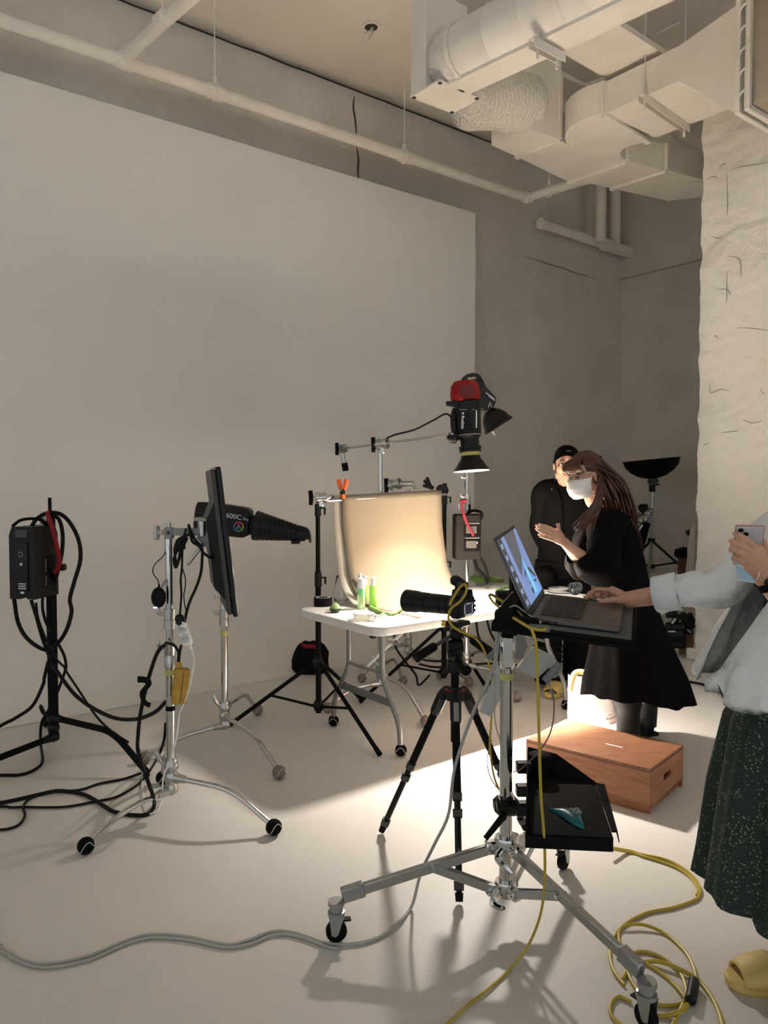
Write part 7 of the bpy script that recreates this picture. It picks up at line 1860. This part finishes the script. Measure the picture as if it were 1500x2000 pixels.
# keep the face open: pull front points of the lower rings back
for i, r in enumerate(R):
    t = -38 + 128 * i / 11
    for k, p in enumerate(r):
        loc = p - hw.c; y = loc.dot(hw.f); x = loc.dot(hw.r); z = loc.dot(hw.u)
        lim = -.005 if z < .03 else (.045 if z < .06 else .2)
        if y > lim: r[k] = p - hw.f * (y - lim)
hm.rings(R); hm.build('hair', M['hairb'], wom, ang=180)
random.seed(11)
lk = MB()
def lock(a, pts, r0): 
    P_ = catmull([a] + pts, 5); n = len(P_)
    lk.tube(P_, [max(.0007, r0 * (0.5 + 0.6 * sin(pi * min(1, .15 + .85 * k / (n - 1))))) if k < n - 1 else .0007 for k in range(n)], 6, flat=(1.0, .55))
ends_back = [(1205, 1068), (1222, 1078), (1238, 1082), (1247, 1072), (1252, 1085), (1232, 1060), (1214, 1050)]
for k in range(110):            # back and near side: long fall over the shoulder blade
    u_ = random.random(); az = RAD(150 + 170 * u_)
    el_ = random.uniform(.1, 1.2)
    a = hw.p(cos(az) * .080 * cos(el_), -.022 + sin(az) * .098 * cos(el_), .036 + .092 * sin(el_))
    s_ = random.random()
    e = w_(1192 + 62 * s_ + random.uniform(-6, 6), 1035 + 48 * s_ + random.uniform(-24, 14), -.10 + .20 * random.random())
    m1 = w_(1168 + 50 * s_, 940 + random.uniform(-6, 10), -.085 + .19 * random.random())
    m2 = w_(1182 + 62 * s_, 995 + random.uniform(-8, 8), -.125 + .24 * random.random())
    lock(a, [m1, m2, m1.lerp(e, .75) + V((.012 * random.uniform(-1, 1), .01, .02)), e], random.uniform(.006, .011))
for k in range(60):            # locks falling in front, beside the mask
    s_ = random.random()
    az = RAD(random.uniform(190, 235)); el_ = random.uniform(.0, .7)
    a = hw.p(-abs(cos(az)) * .083 * cos(el_), -.060 + random.uniform(-.02, .02), .036 + .090 * sin(el_))
    e = w_(1118 + 40 * s_ + random.uniform(-5, 5), 1046 - 22 * s_ + random.uniform(-22, 10), -.15 + .04 * random.random())
    m1 = w_(1168 + 8 * s_, 962 + random.uniform(-6, 8), -.115); m2 = w_(1146 + 22 * s_, 1002 + random.uniform(-8, 8), -.15)
    lock(a, [m1, m2, e], random.uniform(.004, .008))
for k in range(36):            # fringe combed down to the brow and sideways
    s_ = k / 35
    x0 = -.055 + .11 * s_
    a = hw.p(x0 * .6, .030, .120 - .012 * abs(x0) / .05)
    lock(a, [hw.p(x0, .078, .085), hw.p(x0 * 1.12 - .006, .094, .052), hw.p(x0 * 1.2 - .012, .092 - abs(x0) * .3, .026 + random.uniform(-.008, .010))], .0055)
lk.build('hair_locks', M['hairb'], wom, ang=180)

# ------------------------------------------------------------------ person at the right edge: white shirt, green printed dress
def onlap(px, py, n=0.0):
    r = ray(px, py); p0 = LO + LN * n
    return CO + r * ((p0 - CO).dot(LN) / r.dot(LN))
P3 = V((1.235, 2.17, 0))
prs = thing('person', 'person in open white shirt and green printed dress at the right edge, touching the laptop', 'person', P3)
h3 = Head(V((1.20, 2.16, 1.535)), (-0.96, 0.18, -0.20), ZX, 1.0)
nk3 = V((1.235, 2.165, 1.375)); ch3 = V((1.245, 2.17, 1.20)); pv3 = V((1.25, 2.18, 0.83))
shR, shL = at(1536, 1048, 2.32), V((1.25, 1.985, 1.315))
tipI = onlap(1144, 1168, .0075)
wrR = at(1229, 1171, 2.40); elR = at(1402, 1144, 2.27)
wrL = at(1494, 1126, 1.90); elL = at(1570, 1215, 1.90)
mb = MB(); h3.body(mb)
mb.caps([h3.p(0, -.045, -.13), nk3], [.050, .055]); mb.caps([shL, nk3 - ZX * .04, shR], [.050, .068, .050])
mb.ball(ch3, 1, (.11, .15, .17), 18, 12); mb.ball(V((1.25, 2.18, 1.0)), 1, (.10, .13, .16), 18, 12); mb.ball(pv3, 1, (.13, .16, .13), 18, 12)
limb(mb, shR, elR, wrR, [.046, .038, .0265]); limb(mb, shL, elL, wrL, [.046, .040, .029])
# right hand on the laptop
FI = [at(1196, 1153, 2.435), at(1166, 1151, 2.46), at(1152, 1159, 2.475), tipI]
FM = [at(1200, 1155, 2.465), at(1174, 1153, 2.50), at(1160, 1160, 2.52), onlap(1154, 1166, .0075)]
FR = [at(1205, 1159, 2.485), at(1184, 1157, 2.53), at(1174, 1161, 2.55), onlap(1168, 1165, .0075)]
FP = [at(1211, 1164, 2.50), at(1196, 1162, 2.54), at(1189, 1165, 2.555), onlap(1184, 1168, .0075)]
TR = [at(1215, 1172, 2.385), at(1195, 1172, 2.37), onlap(1171, 1175, .011)]
hand(mb, wrR, [FI, FM, FR, FP], TR, .0140, .0083)
# left hand gripping the phone
d0 = 1.90
LI = [at(1481, 1076, d0 - .012), at(1461, 1057, d0 - .024), at(1444, 1046, d0 - .012), at(1437, 1043, d0 + .004)]
LM = [at(1470, 1083, d0 - .014), at(1446, 1066, d0 - .026), at(1430, 1058, d0 - .012), at(1427, 1059, d0 + .006)]
LR_ = [at(1465, 1093, d0 - .012), at(1444, 1080, d0 - .024), at(1430, 1073, d0 - .012), at(1427, 1075, d0 + .006)]
LP_ = [at(1464, 1104, d0 - .006), at(1447, 1094, d0 - .016), at(1435, 1090, d0 - .006), at(1432, 1092, d0 + .008)]
LT = [at(1494, 1098, d0 + .022), at(1496, 1076, d0 + .036), at(1490, 1056, d0 + .042)]
hand(mb, wrL, [LI, LM, LR_, LP_], LT, .0170, .0086)
f3a, f3b = onz(1496, 1927), V((1.22, 2.02, 0))
f3a = V((f3a.x + .02, f3a.y, 0))
limb(mb, pv3 + V((0, .08, -.06)), V((1.20, 2.24, .46)), f3a + V((.075, .0, .085)), [.085, .056, .038]); limb(mb, pv3 + V((0, -.08, -.06)), V((1.24, 2.05, .46)), f3b + V((.08, 0, .085)), [.085, .056, .038])
for f in (f3a, f3b): mb.caps([f + V((.09, 0, .065)), f + V((-.035, 0, .055))], [.036, .030])
mb.build('body', M['skin'], prs, remesh=0.0036, smoothit=2)
h3.face(prs, M['hairk'])
nail(tipI + LN * .0045 + V((-.004, 0, 0)), (FI[3] - FI[2]).normalized(), (LN - (FI[3] - FI[2]).normalized() * .3).normalized(), prs)
nail(TR[2] + LN * .008 + V((-.004, -.003, 0)), (TR[2] - TR[1]).normalized(), (LN - Y3 * .5).normalized(), prs)
for F in (LI, LM, LR_): nail(F[3] + V((-.0065, -.003, .001)), (F[3] - F[2]).normalized(), V((-.8, -.5, .2)).normalized(), prs, .0052)
rgc = LR_[1].lerp(LR_[2], .45); dR_ = (LR_[2] - LR_[1]).normalized(); xr, yr, _ = frame(dR_)
MB().tube([rgc + (xr * cos(t) + yr * sin(t)) * .0098 for t in [2 * pi * k / 20 for k in range(20)]], .0012, 6, closed=True).build('finger_ring', M['chrome'], prs)
# hair
hb3 = MB(); hb3.ball(h3.p(0, -.028, .030), 1, (.088, .098, .100), 22, 14, h3.ax()); hb3.caps([h3.p(0, -.08, .0), h3.p(0, -.09, -.14)], [.07, .05]); hb3.build('hair', M['hairk'], prs, ang=180)
# dress torso + skirt
def c3(z, dx=0.0, dy=0.0): return V((1.245 + dx, 2.175 + dy, z))
dress = loft([(c3(.315, -.02, -.02), X3, Y3, .305, .26, 1.0), (c3(.40, -.015, -.015), X3, Y3, .295, .25, .95), (c3(.60, -.005), X3, Y3, .275, .235, .8), (c3(.80), X3, Y3, .245, .215, .5), (c3(.93), X3, Y3, .185, .18, .25), (c3(1.05), X3, Y3, .150, .165, .1), (c3(1.20), X3, Y3, .135, .165, 0), (c3(1.30), X3, Y3, .105, .14, 0), (c3(1.345), X3, Y3, .07, .09, 0)], .10, 9, 1.3, 90)
for i, p in enumerate(dress.v[:90]):
    p.z += 0.03 * NZ.noise(V((p.x * 8, p.y * 8, 3))) - (0.03 if p.y < 2.02 else 0.0)
dress.build('dress', M['floral'], prs, ang=180)
# jeans, slides
for f, kn in ((f3a, V((1.20, 2.24, .46))), (f3b, V((1.24, 2.05, .46)))):
    loft([(f + V((.070, 0, .062)), X3, Y3, .060, .058, 1), (f + V((.072, 0, .12)), X3, Y3, .056, .054, .8), (f.lerp(kn, .5) + V((.03, 0, .03)), X3, Y3, .066, .064, .4), (kn, X3, Y3, .078, .075, 0), (kn + ZX * .25, X3, Y3, .10, .09, 0)], .05, 4, 1.0).build('jeans_leg', M['jeans'], prs, ang=180)
    slide_shoe(V((f.x, f.y, 0)), (-1, -0.02, 0), prs, 0.265, 0.052)
# open shirt
g0 = [(RAD(24), RAD(330))] * 8
sh3 = []
for z, ru, rv, dx, dy, w in ((.905, .33, .27, -.02, -.03, 1.0), (.97, .31, .26, -.015, -.025, .95), (1.05, .275, .24, -.01, -.015, .7), (1.14, .225, .22, 0, -.005, .45), (1.23, .18, .205, .005, 0, .25), (1.31, .145, .20, .01, 0, .1), (1.365, .115, .165, .01, 0, 0), (1.405, .075, .085, .005, 0, 0)):
    sh3.append((c3(z, dx, dy), -X3, -Y3, ru, rv, w))
gaps = [(RAD(6), RAD(342)), (RAD(8), RAD(340)), (RAD(14), RAD(336)), (RAD(22), RAD(330)), (RAD(30), RAD(324)), (RAD(34), RAD(320)), (RAD(34), RAD(322)), (RAD(40), RAD(320))]
shm = loft(sh3, .085, 11, .4, 80, gap=gaps, th=.0015)
n_ = 81
for i, p in enumerate(shm.v[:n_]): p.z += .03 * NZ.noise(V((p.x * 7, p.y * 7, 1))) - (.02 if p.y < 2.1 else -.02)
sho = shm.build('shirt', M['shirt'], prs, ang=180)
sleeve([shR + V((.02, 0, .015)), shR.lerp(elR, .5) + ZX * .005, elR + V((.01, 0, -.005)), elR.lerp(wrR, .30), elR.lerp(wrR, .62)], [.088, .068, .060, .054, .046], 'sleeve', M['shirt'], sho, .07, 5, 2)
cu0, cu1 = elR.lerp(wrR, .42), elR.lerp(wrR, .70)
dcf = (cu1 - cu0).normalized()
cf = MB(); xq, yq, _ = frame(dcf)
cf.rings([[cu0.lerp(cu1, t) + (xq * cos(a) + yq * sin(a)) * (r * (1 + .05 * cos(3 * a + 1)) + (0.012 if 3.6 < a < 4.6 and t > .5 else 0)) for a in [2 * pi * k / 30 for k in range(30)]] for t, r in ((0, .054), (.05, .059), (.5, .057), (.97, .056), (1.0, .052), (.9, .048))], cap=False)
cf.build('cuff', M['shirt'], sho, ang=180)
sleeve([shL + V((.02, 0, .015)), shL.lerp(elL, .5), elL, elL.lerp(wrL, .38)], [.092, .080, .072, .058], 'sleeve', M['shirt'], sho, .055, 4, 5)
# smart watch on the phone hand
wc = wrL.lerp(elL, .10) - V((0, .030, 0)); wd = (elL - wrL).normalized()
wt_ = thing('wrist_watch', 'black square smart watch with glowing dial on the wrist holding the phone', 'watch', wc)
wn = V((-0.25, -0.95, 0.12)).normalized(); wn = (wn - wd * wn.dot(wd)).normalized(); ws = wd.cross(wn)
wbx = wrL.lerp(elL, .10) + wn * .034
MB().box(wbx, (.042, .036, .011), (wd, ws, wn), .005).build('watch_case', M['blackg'], wt_)
MB().tube([wrL.lerp(elL, .10) + (wn * cos(t) * 1.02 + ws * sin(t)) * .0335 for t in [2 * pi * k / 28 for k in range(28)]], .011, 6, closed=True, flat=(.22, 1.0)).build('watch_band', M['blackrub'], wt_)
for k in range(8):
    t = 2 * pi * k / 8
    MB().box(wbx + wn * .0058 + wd * (.0145 * cos(t)) + ws * (.012 * sin(t)), (.0028, .0028, .0004), (wd, ws, wn)).build('dial_mark', emis('watch_dot', (.55, .55, .55), 1.0) if k == 0 else bpy.data.materials['watch_dot'], wt_)
MB().box(wbx + wn * .0058 - wd * .009 + ws * .001, (.004, .010, .0004), (wd, ws, wn)).build('dial_readout', emis('watch_blue', (.16, .22, .75), 1.2), wt_)
# phone
pc0, pc1, pc2 = at(1446, 1034, d0 + .012), at(1489, 1037, d0 + .026), at(1447, 1062, d0 + .012)
ph = thing('phone', 'white phone with two camera lenses held up in a hand at the right edge', 'phone', at(1467, 1120, d0 + .02))
pX = V((.93, -.36, 0)).normalized(); pZ = V((-.25, -.62, .74)); pZ = (pZ - pX * pZ.dot(pX)).normalized(); pN = pZ.cross(pX) * -1
if pN.y > 0: pN = -pN
M['phoneb'] = mat('pale_phone_glass', (0.62, 0.64, 0.70), 0.12)
pcen = at(1465, 1027, d0 - .004) - pZ * .071
MB().box(pcen, (.064, .144, .0078), (pX, pZ, pN), .0037).build('phone_body', M['phoneb'], ph)
MB().box(pcen - pN * .0005, (.0665, .1465, .006), (pX, pZ, pN), .0028).build('phone_case', mat('pinkish_case', (0.42, 0.22, 0.20), 0.35), ph)
MB().box(pcen + pN * .0046 - pX * .0145 + pZ * .054, (.028, .029, .002), (pX, pZ, pN), .0009).build('camera_bump', mat('phone_bump', (0.58, 0.60, 0.64), 0.2), ph)
for a, b in ((-.0205, .0605), (-.0085, .0475)):
    MB().lathe(pcen + pN * .0052 + pX * a + pZ * b, pN, [(0, .0066), (.0016, .0066), (.0018, .005), (.0018, 0)], 18).build('camera_lens', M['blackg'], ph)
# blue mask hanging from the wrist
G = []
for i in range(9):
    row = []
    for k in range(13):
        u_, v_ = k / 12, i / 8
        p = at(1437, 1104, d0 + .03).lerp(at(1475, 1122, d0 + .0), u_).lerp(at(1441, 1131, d0 + .035).lerp(at(1474, 1137, d0 + .0), u_), v_)
        row.append(p + V((0, -.010 * sin(pi * u_), 0)) + V((0, .0018 * sin(v_ * 26), 0)))
    G.append(row)
bm_ = thing('face_mask', 'light blue pleated face mask dangling below the hand with the phone', 'mask', at(1455, 1137, d0))
MB().sheet(G, .001).build('mask_sheet', M['maskb'], bm_, ang=50)
MB().tube([G[8][k] + V((0, -.001, -.0006)) for k in range(13)], .0016, 6).build('mask_edge', M['maskw'], bm_)
MB().tube(catmull([G[8][12], at(1480, 1128, d0 - .03), at(1484, 1115, d0 - .02), G[0][12]], 5), .001, 5).build('ear_loop', M['maskw'], bm_)
